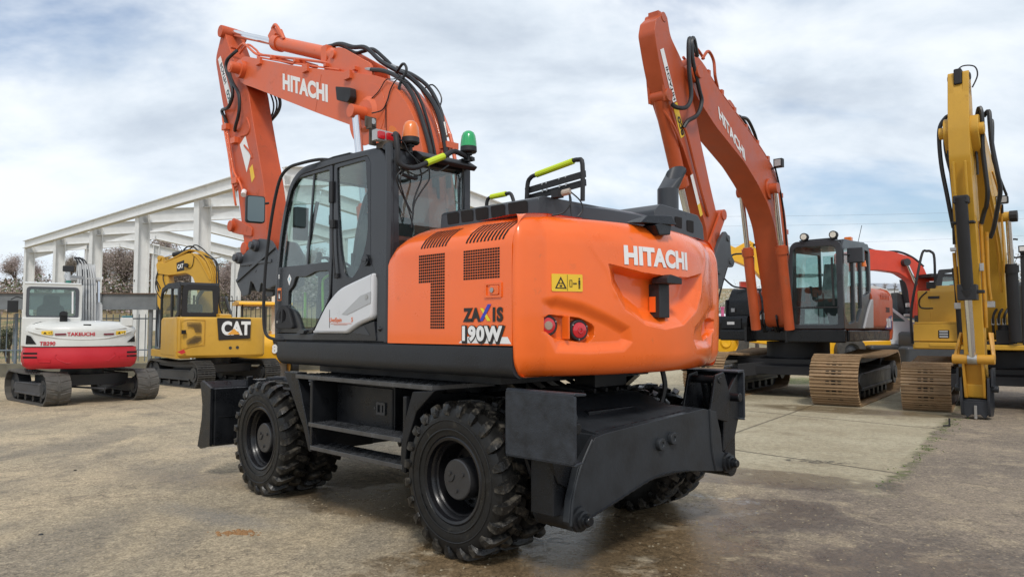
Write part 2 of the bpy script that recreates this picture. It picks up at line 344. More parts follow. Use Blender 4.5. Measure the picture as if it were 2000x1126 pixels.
    chip = mth('MULTIPLY', step(vr.outputs[0], .90, .92), step(vo.outputs['Distance'], .42, .2)); chip = mth('MULTIPLY', chip, mth('SUBTRACT', 1, mth('MULTIPLY', sl, .8)))
    vo2 = N.new('ShaderNodeTexVoronoi'); vo2.inputs['Scale'].default_value = 75; L.new(ge.outputs['Position'], vo2.inputs[0]); v2 = N.new('ShaderNodeSeparateColor'); L.new(vo2.outputs['Color'], v2.inputs[0])
    grain = mth('ADD', mth('MULTIPLY', v2.outputs[1], .62), .69)
    col = mix(mth('SUBTRACT', 1, mth('MULTIPLY', sl, .6)), col, mix(1, col, grain, 'MULTIPLY'))
    col = mix(1, col, step(n_fine, .3, .7, .78, 1.22), 'MULTIPLY')
    col = mix(mth('MULTIPLY', chip, .8), col, (.50, .41, .28))
    # --- wet: dark and shiny, with shapes of their own
    wet = mth('MAXIMUM', spot(.55, 5.3, 1.7, 1.15, .5, n_mid, 1.0, .25), mth('MULTIPLY', spot(-2.6, 7.6, 2.2, .55, -.25, n_mid, 1.5, .6), .45))
    for a in ((-.7, 6.6, 1.7, .8, -.5, n_mid, 1.2, .3), (1.9, 6.3, 1.2, .7, .2, n_mid, 1.3, .35), (2.6, 7.8, 1.5, .55, -.35, n_mid, 1.2, .3), (2.2, 4.6, 1.5, .9, .6, n_mid, 1.4, .5), (.1, 8.0, 1.6, 1.2, .2, n_mid, .8, .5), (6.3, 14.2, 2.4, .8, -.6, n_mid, .8, .5)):
        wet = mth('MAXIMUM', wet, mth('MULTIPLY', spot(*a), .85))
    wet = mth('MULTIPLY', wet, step(noise(3.0, 7, .62, (6, 3, 0)), .28, .46))
    col = mix(mth('MULTIPLY', wet, .9), col, mix(1, col, (.36, .30, .24), 'MULTIPLY'))
    # bluish damp smears on the left, white foam on the right
    blu = mth('MULTIPLY', mth('MAXIMUM', spot(-2.4, 6.2, 1.0, .28, -.55, n_mid, 1.1, .8), spot(-3.6, 10.0, 1.0, .3, .2, n_mid, 1.0, .8)), .4)
    col = mix(blu, col, (.16, .17, .18))
    fo = mth('MAXIMUM', spot(1.7, 7.0, .7, .16, -.62, n_mid, 2.2, .9), mth('MAXIMUM', spot(.28, 5.5, .26, .12, 0, n_mid, 1.2, .5), mth('MULTIPLY', spot(1.9, 6.3, .35, .12, .35, n_mid, 2.4, .9), .5)))
    fo = mth('MULTIPLY', fo, step(noise(13, 8, .8, (2, 2, 0)), .46, .60)); col = mix(mth('MULTIPLY', fo, .75), col, (.55, .58, .62))
    oil = mth('MULTIPLY', spot(3.55, 8.75, .55, .17, -.3, n_mid, 1.3, .5), step(noise(9, 5, .6), .46, .6)); col = mix(mth('MULTIPLY', oil, .85), col, (.03, .025, .02))
    # --- fields beyond the yard
    fld = mix(step(noise(.12, 6, .6, (3, 1, 0)), .4, .6), (.33, .235, .115), (.25, .20, .10)); fld = mix(step(noise(.35, 6, .6, (5, 5, 0)), .52, .64), fld, (.10, .125, .045)); fld = mix(step(n_fine, .4, .7, 0, .4), fld, (.17, .13, .07))
    yl = mth('ADD', Y, mth('MULTIPLY', n_big, 3)); fm = mth('MAXIMUM', mth('MULTIPLY', step(yl, 27.5, 28.5), step(X, 2, 0)), step(yl, 36, 40)); col = mix(fm, col, fld)
    gr = mth('MULTIPLY', spot(8.0, 21.8, 3.2, 1.1, -.2, n_mid, 1.0, .4), step(n_fine, .35, .55)); col = mix(mth('MULTIPLY', gr, .85), col, (.085, .125, .02))
    L.new(col, B.inputs['Base Color'])
    ro = mth('SUBTRACT', step(n_fine, .3, .7, .78, .92), mth('MULTIPLY', wet, .62)); ro = mth('ADD', ro, mth('MULTIPLY', fo, .3), cl=True); L.new(ro, B.inputs['Roughness'])
    hgt = mth('ADD', mth('ADD', mth('MULTIPLY', n_grit, .5), mth('MULTIPLY', n_fine, .9)), mth('MULTIPLY', vr.outputs[1], mth('SUBTRACT', .25, mth('MULTIPLY', sl, .2)))); hgt = mth('SUBTRACT', hgt, mth('MULTIPLY', mth('MAXIMUM', jt, crk), mth('MULTIPLY', sl, 1.5)))
    bp = N.new('ShaderNodeBump'); bp.inputs['Strength'].default_value = .8; bp.inputs['Distance'].default_value = .025; L.new(mth('MULTIPLY', hgt, mth('SUBTRACT', 1, mth('MULTIPLY', wet, .8))), bp.inputs['Height']); L.new(bp.outputs[0], B.inputs['Normal'])
    o = m.done('ground', ma, ang=90); tag(o, kind='structure')
ground()
# ================================================================ main wheeled excavator
MAINLOC = (-.5098, 6.9153, 0); MAINDEG = 135.26
ex = thing('wheeled_excavator', MAINLOC, MAINDEG, 'large glossy orange wheeled excavator in the foreground with dual tyres and green beacon', 'excavator')
LX = lambda x0, y, z0: (lambda a, b, c: (x0 - a, y + c, z0 + b))       # text on the left side
def ss(t): t = max(0., min(1., t)); return t * t * (3 - 2 * t)
def pdist(p, P, closed=True):
    best = 9e9; n = len(P)
    for i in range(n if closed else n - 1):
        ax, ay = P[i]; bx, by = P[(i + 1) % n]; dx, dy = bx - ax, by - ay; l = dx * dx + dy * dy
        t = 0 if l == 0 else max(0, min(1, ((p[0] - ax) * dx + (p[1] - ay) * dy) / l))
        d = (p[0] - ax - t * dx) ** 2 + (p[1] - ay - t * dy) ** 2
        if d < best: best = d
    return math.sqrt(best)
def inside(p, P):
    c = False; j = len(P) - 1
    for i in range(len(P)):
        if (P[i][1] > p[1]) != (P[j][1] > p[1]) and p[0] < (P[j][0] - P[i][0]) * (p[1] - P[i][1]) / (P[j][1] - P[i][1]) + P[i][0]: c = not c
        j = i
    return c
# ---- wheels
def tyre_mesh(par):
    m = MB(); n = 44
    prof = [(.285, .1), (.30, .122), (.35, .133), (.41, .137), (.455, .130), (.482, .112), (.49, .08), (.492, 0), (.49, -.08), (.482, -.112), (.455, -.130), (.41, -.137), (.35, -.133), (.30, -.122), (.285, -.1)]
    m.lathe(prof, (0, 0, 0), 'y', 72)
    m.lathe([(.335, .136), (.341, .1385), (.347, .136)], (0, 0, 0), 'y', 72)
    m.lathe([(.40, .139), (.405, .142), (.41, .139)], (0, 0, 0), 'y', 72)
    m.mat(1); rnd = random.Random(4)
    N = 23
    for sd in (1, -1):
        for i in range(N):
            th = 2 * PI * (i + (.5 if sd < 0 else 0)) / N + rnd.uniform(-.006, .006)
            path = [(.527, -.012, -.02, .024), (.530, .05, .03, .026), (.527, .1, .085, .031), (.512, .132, .105, .033), (.472, .147, .115, .030), (.438, .144, .125, .019)]
            vs = []
            for k, (r_, y, dt, hw) in enumerate(path):
                rb, yb = (r_ - .045, y) if k < 4 else (r_ - .012, y - .03)
                if k == 3: rb, yb = .478, .112
                for rr, yy, g in ((r_, y, .82), (rb, yb, 1.25)):
                    for q in (-1, 1):
                        a = th + dt + q * hw * g / .5
                        vs.append((rr * math.cos(a), yy * sd, rr * math.sin(a)))
            fs = []
            for k in range(len(path) - 1):
                b, c = 4 * k, 4 * k + 4
                fs += [(b, b + 1, c + 1, c), (b, c, c + 2, b + 2), (b + 1, b + 3, c + 3, c + 1)]
            fs += [(0, 2, 3, 1), (len(vs) - 4, len(vs) - 3, len(vs) - 1, len(vs) - 2)]
            m.add(vs, fs)
    return m.done('tyre', [M_RB, M_RL], par, ang=38)
def wheel(loc, flip, src=None, cap=True):
    if src is not None:
        c = src.copy(); COL.objects.link(c); c.location = loc; c.rotation_euler = (0, 0, PI if flip else 0); c.parent = ex
        for ch in src.children: d = ch.copy(); COL.objects.link(d); d.parent = c
        return c
    m = MB()
    m.lathe([(.262, .085), (.268, .118), (.286, .124), (.296, .116), (.29, .1), (.27, .08), (.255, .06), (.245, -.02), (.22, -.1), (.13, -.115), (.13, -.13), (.30, -.12)], (0, 0, 0), 'y', 64)
    m.lathe([(.236, .04), (.243, .052), (.252, .05)], (0, 0, 0), 'y', 64)
    m.lathe([(0, -.09), (.15, -.09), (.15, -.13)], (0, 0, 0), 'y', 40)
    for k in range(10):
        a = 2 * PI * k / 10; m.cyl((.19 * math.cos(a), -.1, .19 * math.sin(a)), (.19 * math.cos(a), -.075, .19 * math.sin(a)), .014, n=6)
    w = m.done('wheel', M_RIM, ex, ang=30); w.location = loc
    tyre_mesh(w)
    def hub(m):
        m.lathe([(0, .078), (.128, .078), (.136, .072), (.138, .06), (.138, -.1)], (0, 0, 0), 'y', 48)
        for k in range(3):
            a = 2 * PI * k / 3 + .5; m.cyl((.075 * math.cos(a), .07, .075 * math.sin(a)), (.075 * math.cos(a), .088, .075 * math.sin(a)), .013, n=10)
        m.tube([(.02, .08, .03), (.04, .083, -.01), (.075, .08, -.02)], .005, 5)
    part('hub_cap', mat('hub_paint', (.03, .03, .032), .35, var=.15, bump=.1, bs=80, drops=.2), w, hub)
    return w
wl = wheel((-1.375, 1.12, .522), False)
for sx in (-1.375, 1.375):
    if sx > 0: wheel((sx, 1.12, .522), False, wl)
    wheel((sx, -1.12, .522), True, wl)
m = MB(); m.lathe([(.29, .11), (.27, .06), (.26, -.11)], (0, 0, 0), 'y', 40); win = m.done('wheel', M_RIM, ex); win.location = (-1.375, .79, .522); tyre_mesh(win)
wheel((1.375, .79, .522), False, win); wheel((-1.375, -.79, .522), True, win); wheel((1.375, -.79, .522), True, win)
# ---- undercarriage
def chassis(m):
    m.box(-1.9, -.42, .62, 1.95, .42, .96)
    m.prism([(-1.95, .62), (-1.75, .98), (-.8, 1.0), (.9, 1.0), (1.75, .96), (2.0, .62)], -.34, .34)
    for x in (-1.375, 1.375): m.cyl((x, -1.0, .522), (x, 1.0, .522), .1); m.bar((x, -.3, .55), (x, .3, .55), .34, .36)
    m.cyl((0, 0, .96), (0, 0, 1.2), .56, n=48); m.cyl((0, 0, 1.06), (0, 0, 1.13), .66, n=48)
    for k in range(24): a = 2 * PI * k / 24; m.cyl((.61 * math.cos(a), .61 * math.sin(a), 1.13), (.61 * math.cos(a), .61 * math.sin(a), 1.15), .014, n=6)
part('chassis', M_BK, ex, chassis, bev=.012)
def under_hoses(m):
    for k in range(5): m.tube([(-.9 - k * .05, .2 - k * .12, 1.12), (-1.2 - k * .04, .3 - k * .14, 1.04), (-1.5, .35 - k * .16, 1.10), (-1.75, .3 - k * .14, 1.08)], .018, 6)
    m.tube([(-2.0, -.35, 1.24), (-2.02, -.36, 1.1), (-2.0, -.34, .98)], .02, 6); m.box(-1.7, -.3, 1.10, -1.5, .1, 1.2)
part('undercarriage_hose', M_HS, ex, under_hoses)
def welds(m):
    for P in ([(-2.264, .93, .35), (-2.264, .6, .42), (-2.264, .12, .515), (-2.264, -.3, .50)], [(-2.18, .72, .868), (-2.18, 0, .903), (-2.18, -.5, .933)]):
        Q = spline(P, 14)
        m.tube([p + Vector((0, 0, .002 * ((i % 2) * 2 - 1))) for i, p in enumerate(Q)], .006, 5, 0)
part('weld_bead', M_BK, ex, welds)
def bolts(m):
    for sx in (-1, 1):
        for k in range(5): m.cyl((sx * .25 + k * .09 - .15, .99 if 0 else 1.0, 1.085), (sx * .25 + k * .09 - .15, 1.012, 1.085), .009, n=6)

def side_gear(sd):
    y = lambda v: v * sd
    def brackets(m):
        m.prism([(-1.19, 1.115), (-.93, 1.09), (-.86, .92), (-.80, .70), (-.79, .5), (-.84, .5), (-.87, .72), (-.98, .95)], y(1.13), y(1.235))
        m.box(-.85, y(.6), .5, -.81, y(1.23), 1.05)
    part('step_bracket', M_BK, ex, brackets, bev=.008)
    part('step_bracket', M_BK, ex, lambda m: (m.prism([(.95, 1.16), (.72, 1.16), (.52, .70), (.46, .50), (.5, .50), (.6, .70)], y(1.13), y(1.235)), m.box(.46, y(.6), .5, .50, y(1.23), 1.1)), bev=.008)
    def tread(m, x0, x1, y0, y1, z, t=.035):
        m.box(x0, min(y0, y1), z - t, x1, max(y0, y1), z)
        k = 0; st = .052
        nx = int((x1 - x0) / st); ny = max(2, int(abs(y1 - y0) / st))
        for i in range(nx):
            for j in range(ny):
                cx = x0 + (i + .5) * (x1 - x0) / nx; cy = min(y0, y1) + (j + .5) * abs(y1 - y0) / ny
                a = .017 if (i + j) % 2 else -.017
                m.bar((cx - .017, cy - a, z + .002), (cx + .017, cy + a, z + .002), .008, .006)
    M_TR = mat('tread_plate', (.05, .052, .056), .22, var=.3, rv=.1, coat=.2, vs=8)
    for nm, a in (('top_step', (-1.16, .73, y(1.24), y(.62), 1.145)), ('middle_step', (-.80, .50, y(1.24), y(1.02), .748)), ('bottom_step', (-.82, .47, y(1.24), y(1.0), .555))):
        part(nm, M_TR, ex, lambda m: tread(m, *a), bev=.004, seg=1)
    tb = part('tool_box', M_BK, ex, lambda m: (m.box(-.40, y(.5), .70, .44, y(1.0), 1.10), m.box(-.385, y(.98), .73, .42, y(1.012), 1.07)), bev=.012)
    if sd > 0:
        part('latch', M_GR, tb, lambda m: (m.plate(rect(-.30, .85, -.18, .95, .01), [rect(-.28, .87, -.2, .93, .005)], .012, XZ(1.018)), m.box(-.26, 1.012, .865, -.235, 1.022, .935), m.cyl((-.155, 1.01, .9), (-.155, 1.02, .9), .012)))
side_gear(1); side_gear(-1)
# ---- front dozer blade
def blade(m):
    prof = [(2.50, .93), (2.62, .99), (2.60, .9), (2.54, .78), (2.52, .6), (2.56, .45), (2.66, .33), (2.60, .30), (2.46, .36), (2.42, .6), (2.44, .8)]
    m.prism(prof, -1.24, 1.24)
    end = [(2.40, .93), (2.62, 1.0), (2.66, .97), (2.60, .75), (2.61, .6), (2.70, .31), (2.62, .29), (2.40, .34)]
    m.prism(end, 1.24, 1.27); m.prism(end, -1.27, -1.24)
    m.box(2.36, -1.235, .345, 2.44, 1.235, .925); m.box(2.352, -1.2, .63, 2.36, 1.2, .638)
    for y in (-.55, .55): m.prism([(1.7, .72), (2.4, .85), (2.4, .5), (1.7, .55)], y - .05, y + .05); m.bar((1.8, y * .6, .9), (2.4, y * .9, .8), .1, .1)
    m.box(2.3, .62, .92, 2.48, .8, 1.0); m.box(2.42, .80, .9, 2.46, .86, 1.03)
    m.cyl((2.2, .45, .98), (2.2, .75, .98), .05); m.cyl((1.95, .5, .95), (2.32, .6, .99), .045)
part('dozer_blade', M_BK, ex, blade, bev=.01)
# ---- rear stabiliser: beam, legs, feet
def beam(m):
    out = [(.80, .855), (.70, .87), (-.52, .935), (-.70, .90), (-.77, .72), (-.79, .585), (-.87, .54), (-.90, .48), (-.85, .43), (-.75, .435), (-.57, .46), (-.1, .52), (.12, .51), (.43, .455), (.87, .35), (.93, .31), (1.03, .31), (1.07, .37), (1.05, .5), (.98, .68)]
    mp = lambda u, v, c: (-2.25 + c + .02 * math.cos(u), u, v)
    m.prism([(p[0], p[1]) for p in out], 0, .05, lambda u, v, c: (-2.26 + c, u, v))
    m.prism([(p[0] * .97, p[1] - .006) for p in out], 0, .05, lambda u, v, c: (-1.98 + c, u, v))
    # top deck sloping up to the chassis
    m.add([(-2.24, .74, .865), (-2.24, -.56, .93), (-1.95, -.5, .95), (-1.95, .70, .90), (-1.72, -.42, 1.04), (-1.72, .55, 1.02), (-1.3, -.4, 1.06), (-1.3, .5, 1.06)], [(0, 1, 2, 3), (3, 2, 4, 5), (5, 4, 6, 7)])
    m.add([(-2.24, .80, .85), (-2.24, .74, .865), (-1.95, .70, .90), (-1.72, .55, 1.02), (-1.3, .5, 1.06), (-1.3, .5, .6), (-1.95, .7, .5)], [(0, 1, 2, 3, 4, 5, 6)])
    m.box(-2.2, -.75, .48, -1.95, .75, .86)
    # flange beads at both ends
    for P in ([(1.05, .345), (1.03, .5), (.96, .68), (.84, .845)], [(-.60, .925), (-.61, .8), (-.63, .6), (-.68, .45)]):
        m.tube([(-2.262, a, b) for a, b in P], .012, 6)
    for y, z in ((-.06, .76), (.09, .735)):
        m.lathe([(.0, -.022), (.018, -.022), (.018, -.03), (.042, -.03), (.045, -.02), (.045, 0)], (-2.262, y, z), 'x', 20)
sb = part('stabiliser_beam', mat('beam_paint', (.024, .027, .031), .42, var=.2, bump=.1, bs=30, vs=5, spec=.3), ex, beam, bev=.008)
for y, z in ((.97, .375), (-.855, .49)):
    part('pivot_pin', M_BK, sb, lambda m: (m.lathe([(0, -.14), (.026, -.14), (.03, -.13), (.03, -.1), (.042, -.1), (.042, -.075), (.055, -.07), (.055, -.04), (.075, -.035), (.08, 0)], (-2.255, y, z), 'x', 28),
        m.mat(1).cyl((-2.394, y, z), (-2.3975, y, z), .016)), ang=30) if False else MB().lathe([(0, -.10), (.026, -.10), (.03, -.095), (.03, -.075), (.042, -.075), (.042, -.055), (.055, -.05), (.055, -.03), (.075, -.025), (.08, 0)], (-2.255, y, z), 'x', 28).done('pivot_pin', M_BK, sb)
for sd in (1, -1):
    zo = 0 if sd > 0 else .06
    def leg(m):
        m.box(-2.19, min(sd * .95, sd * 1.13), .40 + zo, -2.0, max(sd * .95, sd * 1.13), .95 + zo)
        m.cyl((-2.24, sd * .98, .385 + zo), (-1.98, sd * .98, .385 + zo), .085)
        for x in (-2.19, -1.98):
            m.prism([(sd * .93, .9 + zo), (sd * 1.16, 1.12 + zo), (sd * 1.18, .78 + zo), (sd * 1.1, .6 + zo), (sd * .9, .5 + zo)], x - .015, x + .015, lambda u, v, c: (c, u, v))
        m.cyl((-2.3, sd * 1.02, .93 + zo), (-1.9, sd * 1.02, .93 + zo), .035)
        for x in ((-2.24, -2.0) if sd < 0 else ()): m.prism([(sd * .62, .86), (sd * .72, 1.18), (sd * .85, 1.2), (sd * .95, 1.0), (sd * .9, .8)], x - .012, x + .012, lambda u, v, c: (c, u, v))
        if sd < 0: m.cyl((-2.26, sd * .78, 1.14), (-1.98, sd * .78, 1.14), .03); m.cyl((-2.12, sd * .8, 1.12), (-2.12, sd * .96, .62), .045); m.cyl((-2.12, sd * .97, .6), (-2.12, sd * .99, .42), .028)
    lg = part('stabiliser_leg', M_BK, ex, leg, bev=.008)
    def foot(m):
        x0, x1, z0, z1 = (-2.43, -1.86, .75, 1.155) if sd > 0 else (-2.24, -1.70, .80, 1.19)
        yo, yi = sd * 1.215, sd * 1.19
        P = rect(x0, z0, x1, z1, .02)
        m.prism(P, min(yo, yi), max(yo, yi))
        m.prism([(sd * 1.215, z1), (sd * 1.20, z1 + .014), (sd * 1.1, z1 + .004), (sd * 1.1, z1 - .012), (sd * 1.19, z1 - .01)], x0, x1, lambda u, v, c: (c, u, v))
        m.prism([(sd * 1.215, z0), (sd * 1.205, z0 - .012), (sd * 1.13, z0 - .0), (sd * 1.13, z0 + .012), (sd * 1.19, z0 + .01)], x0, x1, lambda u, v, c: (c, u, v))
        for x in (x0 + .16, x1 - .16):
            m.prism([(sd * 1.19, z1 - .02), (sd * 1.05, z1 - .05), (sd * 1.0, z1 - .16), (sd * 1.05, z0 + .1), (sd * 1.19, z0 + .03)], x - .012, x + .012, lambda u, v, c: (c, u, v))
        m.cyl((x0 + .14, sd * 1.06, (z0 + z1) / 2 + .03), (x1 - .14, sd * 1.06, (z0 + z1) / 2 + .03), .03)
    part('stabiliser_foot', mat('foot_paint', (.026, .030, .037), .42, var=.35, bump=.35, bs=22, vs=10, drops=.3, spec=.35), lg, foot, bev=.01)
# ---- upper structure
def skirt(m):
    P = rp([(-2.01, 0), (-2.01, 1)], 0)
    prof = rp([(1.252, 1.425), (1.252, 1.27), (1.20, 1.225), (-1.20, 1.225), (-1.252, 1.27), (-1.252, 1.425)], [.004, .06, .03, .03, .06, .004], 5)
    m.prism(prof, -1.958, 1.045, lambda u, v, c: (c, u, v))
    m.box(-1.5, -.9, 1.15, .9, .9, 1.25)
    m.box(.3, -.45, 1.2, 1.25, .2, 1.5)
part('deck_skirt', mat('skirt_paint', (.018, .020, .024), .4, var=.2, bump=.12, bs=70, vs=4, spec=.35, drops=.35), ex, skirt, bev=.006)
def deck(m):
    m.box(-1.98, -1.2, 1.42, .98, 1.2, 1.44); m.box(-.52, -1.2, 1.44, .9, -.30, 2.0); m.box(.35, -.28, 1.5, 1.15, -.2, 2.25); m.box(.35, .1, 1.5, 1.15, .18, 2.25)
part('deck', M_BD, ex, deck, bev=.005)
def bonnet_prof():                           # (y, z) outline of the orange engine bay, left side rounded over
    L = [(1.25, 1.436), (1.25, 2.06), (1.235, 2.13), (1.205, 2.18), (1.15, 2.225), (1.08, 2.262), (1.0, 2.292), (.9, 2.305)]
    return L + [(-y, z) for y, z in L[::-1]]
def bonnet(m):
    nx = 26; xs = [-1.955 + (1.955 - .645) * i / nx for i in range(nx + 1)]; P = bonnet_prof(); vs = []; n = len(P)
    for x in xs:
        f = max(0, (x + .84) / .195); k = 1 - math.sqrt(max(0, 1 - f * f)) if f > 0 else 0      # rounded front shoulder
        for y, z in P:
            vs.append((x, y, z - k * .14 * max(0, (z - 1.95) / .35)))
    fs = [(i * n + j, i * n + (j + 1) % n, (i + 1) * n + (j + 1) % n, (i + 1) * n + j) for i in range(nx) for j in range(n)]
    fs += [tuple(range(n))[::-1], tuple(range(nx * n, (nx + 1) * n))]
    m.add(vs, fs)
bn = part('engine_side_door', M_OR, ex, bonnet, ang=28)
def over(y0):                                # y -> height following the rounded shoulder
    L = bonnet_prof()[:8]
    for (a, b), (c, d) in zip(L, L[1:]):
        if c <= y0 <= a and a != c: return b + (a - y0) / (a - c) * (d - b)
    return 2.3
def shoulder(s):                             # arc length up the side from z=2.0 -> (y, z)
    L = [(1.25, 2.0)] + bonnet_prof()[1:8]
    for (a, b), (c, d) in zip(L, L[1:]):
        l = math.hypot(c - a, d - b)
        if s <= l: return a + (c - a) * s / l, b + (d - b) * s / l
        s -= l
    return L[-1]
def vents(m, a_):
    for x0, x1, n in (a_,):
        for i in range(n):
            xc = x0 + (x1 - x0) * i / (n - 1); w = .0085; pts = []
            for k in range(9):
                s = .09 + .025 + k * .0235; y, z = shoulder(s); y2, z2 = shoulder(s + .005); ny, nz = (z2 - z), -(y2 - y); l = math.hypot(ny, nz) or 1
                pts.append((xc - k * .0055, y + ny / l * .0025, z + nz / l * .0025))
            vs = []
            for p in pts: vs += [(p[0] - w, p[1], p[2]), (p[0] + w, p[1], p[2])]
            m.add(vs, [(2 * k, 2 * k + 1, 2 * k + 3, 2 * k + 2) for k in range(8)])
for a_ in ((-1.295, -1.03, 9), (-1.865, -1.515, 11)): part('vent_slots', M_VOID, bn, lambda m: vents(m, a_))
def grille(x0, z0, x1, z1, nx, nz, cut=None):
    def f(m):
        def cell(a, b, c, d): m.box(a, 1.2505, b, c, 1.2525, d)
        for i in range(nx):
            for j in range(nz):
                a = x0 + (x1 - x0) * i / nx; b = z0 + (z1 - z0) * j / nz; c = x0 + (x1 - x0) * (i + 1) / nx; d = z0 + (z1 - z0) * (j + 1) / nz
                if cut and cut((a + c) / 2, (b + d) / 2): continue
                g = .0032; m.box(a + g, 1.2502, b + g, c - g, 1.2525, d - g)
    return f
part('grille', M_VOID, bn, grille(-1.305, 1.54, -1.015, 2.068, 13, 26, lambda x, z: x > -1.148 and z < 1.868), flat=True)
part('grille', M_VOID, bn, grille(-1.848, 1.865, -1.497, 2.066, 15, 11), flat=True)
part('door_latch', M_OR, bn, lambda m: (m.plate(rect(-1.868, 1.742, -1.712, 1.838, .006), [rect(-1.852, 1.756, -1.728, 1.824, .004)], .008, XZ(1.2545)),
    m.prism(rect(-1.845, 1.76, -1.765, 1.82, .012), 1.25, 1.262)), bev=.002)
part('latch_lock', M_ST, bn, lambda m: m.cyl((-1.79, 1.262, 1.79), (-1.79, 1.27, 1.79), .016))
def decal_name(m):
    mp = LX(-1.508, 1.2535, 1.593)
    m.mat(0).text('ZA', .118, mp, bold=.006, sx=1.0, ext=.001)
    m.text('IS', .118, LX(-1.782, 1.2535, 1.593), bold=.006, sx=1.0, ext=.001, sp=1.2)
    def strip(a, b, c, d, y): m.add([(x, y, z) for x, z in (a, b, c, d)], [(0, 1, 2, 3)])
    m.mat(2).add([(-1.667, 1.2540, 1.675), (-1.695, 1.2540, 1.675), (-1.768, 1.2540, 1.592), (-1.735, 1.2540, 1.592)], [(0, 1, 2, 3)])
    m.mat(1).add([(-1.738, 1.2545, 1.70), (-1.772, 1.2545, 1.70), (-1.692, 1.2545, 1.592), (-1.66, 1.2545, 1.592)], [(0, 1, 2, 3)])
part('name_decal', [M_DK, M_BLU, M_YEL], bn, decal_name)
def decal_num(m):
    m.mat(1).add([(-1.455, 1.2522, 1.447), (-1.52, 1.2522, 1.49), (-1.92, 1.2522, 1.49), (-1.952, 1.2522, 1.447)], [(0, 1, 2, 3)])
    m.mat(0).text('190W', .125, LX(-1.480, 1.2540, 1.459), bold=.017, sx=1.13, ext=.0003, sp=1.16); m.text('190W', .125, LX(-1.472, 1.2550, 1.467), bold=.013, sx=1.13, ext=.0003, sp=1.16)
    m.mat(1).text('190W', .125, LX(-1.472, 1.2565, 1.468), bold=.0065, sx=1.13, ext=.0005, sp=1.16)
    m.mat(2).add([(-1.655, 1.2568, 1.470), (-1.70, 1.2568, 1.488), (-1.73, 1.2568, 1.470)], [(0, 1, 2)]) if False else None
part('number_decal', [M_DK, M_WH, M_SIL], bn, decal_num)
# ---- counterweight
CR, CX = 2.325, .03
def cwx(y): return CX - math.sqrt(CR * CR - y * y)
def cw_plan():
    P = []
    for i in range(10): P.append((-1.958 - .0035 * i * 0, 1.25 - 0 * i)) if i == 0 else None
    a = (-1.965, 1.25); c = (-2.03, 1.25); b = (cwx(1.03), 1.03)
    for i in range(17):
        t = i / 16; P.append((a[0] * (1 - t) ** 2 + 2 * c[0] * t * (1 - t) + b[0] * t * t, a[1] * (1 - t) ** 2 + 2 * c[1] * t * (1 - t) + b[1] * t * t))
    for i in range(1, 320): y = 1.03 - 2.06 * i / 320; P.append((cwx(y), y))
    return P + [(x, -y) for x, y in P[:18][::-1]]
SM_LOW = [(.60, 1.975), (.575, 1.83), (.46, 1.67), (.26, 1.565), (.04, 1.535), (-.21, 1.565), (-.45, 1.68), (-.56, 1.83), (-.59, 1.975)]
SM = SM_LOW + [(-.3, 1.925), (0, 1.915), (.3, 1.93)]
SM_TOP = [(-.59, 1.975), (-.3, 1.925), (0, 1.915), (.3, 1.93), (.60, 1.975)]
PD = [(1.07, 1.73), (.97, 1.755), (.79, 1.715), (.58, 1.635), (.41, 1.56), (.38, 1.45), (.46, 1.385), (.75, 1.375), (.98, 1.385), (1.05, 1.53)]
CAP = rp([(1.045, 1.60), (1.02, 1.635), (.80, 1.615), (.69, 1.565), (.685, 1.50), (.73, 1.445), (.97, 1.475), (1.04, 1.52)], .03)
def cw_depth(y, z):
    d = 0
    if 1.5 < z < 2.0 and abs(y) < .66 and inside((y, z), SM):
        d += .105 * ss(pdist((y, z), SM_LOW, False) / .14) * ss(pdist((y, z), SM_TOP, False) / .03)
        d += .012 * ss(pdist((y, z), SM_LOW, False) / .015)
    ya = abs(y)
    if 1.35 < z < 1.78 and .36 < ya < 1.09:
        if inside((ya, z), PD): d += .034 * ss(pdist((ya, z), PD) / .08)
        if inside((ya, z), CAP): d += .05 * ss(pdist((ya, z), CAP) / .011)
    # shallow swept creases from the top corners
    for k in (1, -1):
        t = pdist((y * k, z), [(.80, 2.24), (.72, 2.08), (.60, 1.93), (.53, 1.78)], False)
        d -= .004 * math.exp(-(t / .025) ** 2)
    return d
def cweight(m):
    P = cw_plan(); n = len(P); NZ = 120; zs = sorted([1.232 + (2.285 - 1.232) * (.5 - .5 * math.cos(PI * j / NZ)) * .35 + (2.285 - 1.232) * (j / NZ) * .65 for j in range(NZ + 1)] + [1.905 + .003 * j for j in range(26)] + [1.441 + .004 * j for j in range(50)])
    def ins(z):
        k = 0
        if z < 1.37: f = (1.37 - z) / .138; k += .085 * (1 - math.sqrt(max(0, 1 - f * f)))
        if z > 2.08: f = (z - 2.08) / .205; k += .13 * (1 - math.sqrt(max(0, 1 - f * f)))
        k += .018 * ((z - 1.75) / .5) ** 2
        return k
    vs = []; rows = [(0, .5, 1.232)] + [(1, ins(z), z) for z in zs] + [(0, .3, 2.30), (0, .8, 2.31)]
    for i, (x, y) in enumerate(P):
        a = Vector(P[max(i - 1, 0)]); b = Vector(P[min(i + 1, n - 1)]); t = (b - a).normalized(); nr = Vector((t.y, -t.x))     # inward
        if nr.dot(Vector((-1.0, 0)) - Vector((x, y))) < 0: nr = -nr
        if i < 3: nr = Vector((0, -1))
        if i > n - 4: nr = Vector((0, 1))
        for fl, k, z in rows:
            q = Vector((x, y)) + nr * (k + (cw_depth(y, z) if fl else 0)); vs.append((q.x, q.y, z))
    w = len(rows)
    m.add(vs, [(i * w + j, i * w + j + 1, (i + 1) * w + j + 1, (i + 1) * w + j) for i in range(n - 1) for j in range(w - 1)])
    m.add([vs[j] for j in range(w)], [tuple(range(w))]); m.add([vs[(n - 1) * w + j] for j in range(w)], [tuple(range(w))])
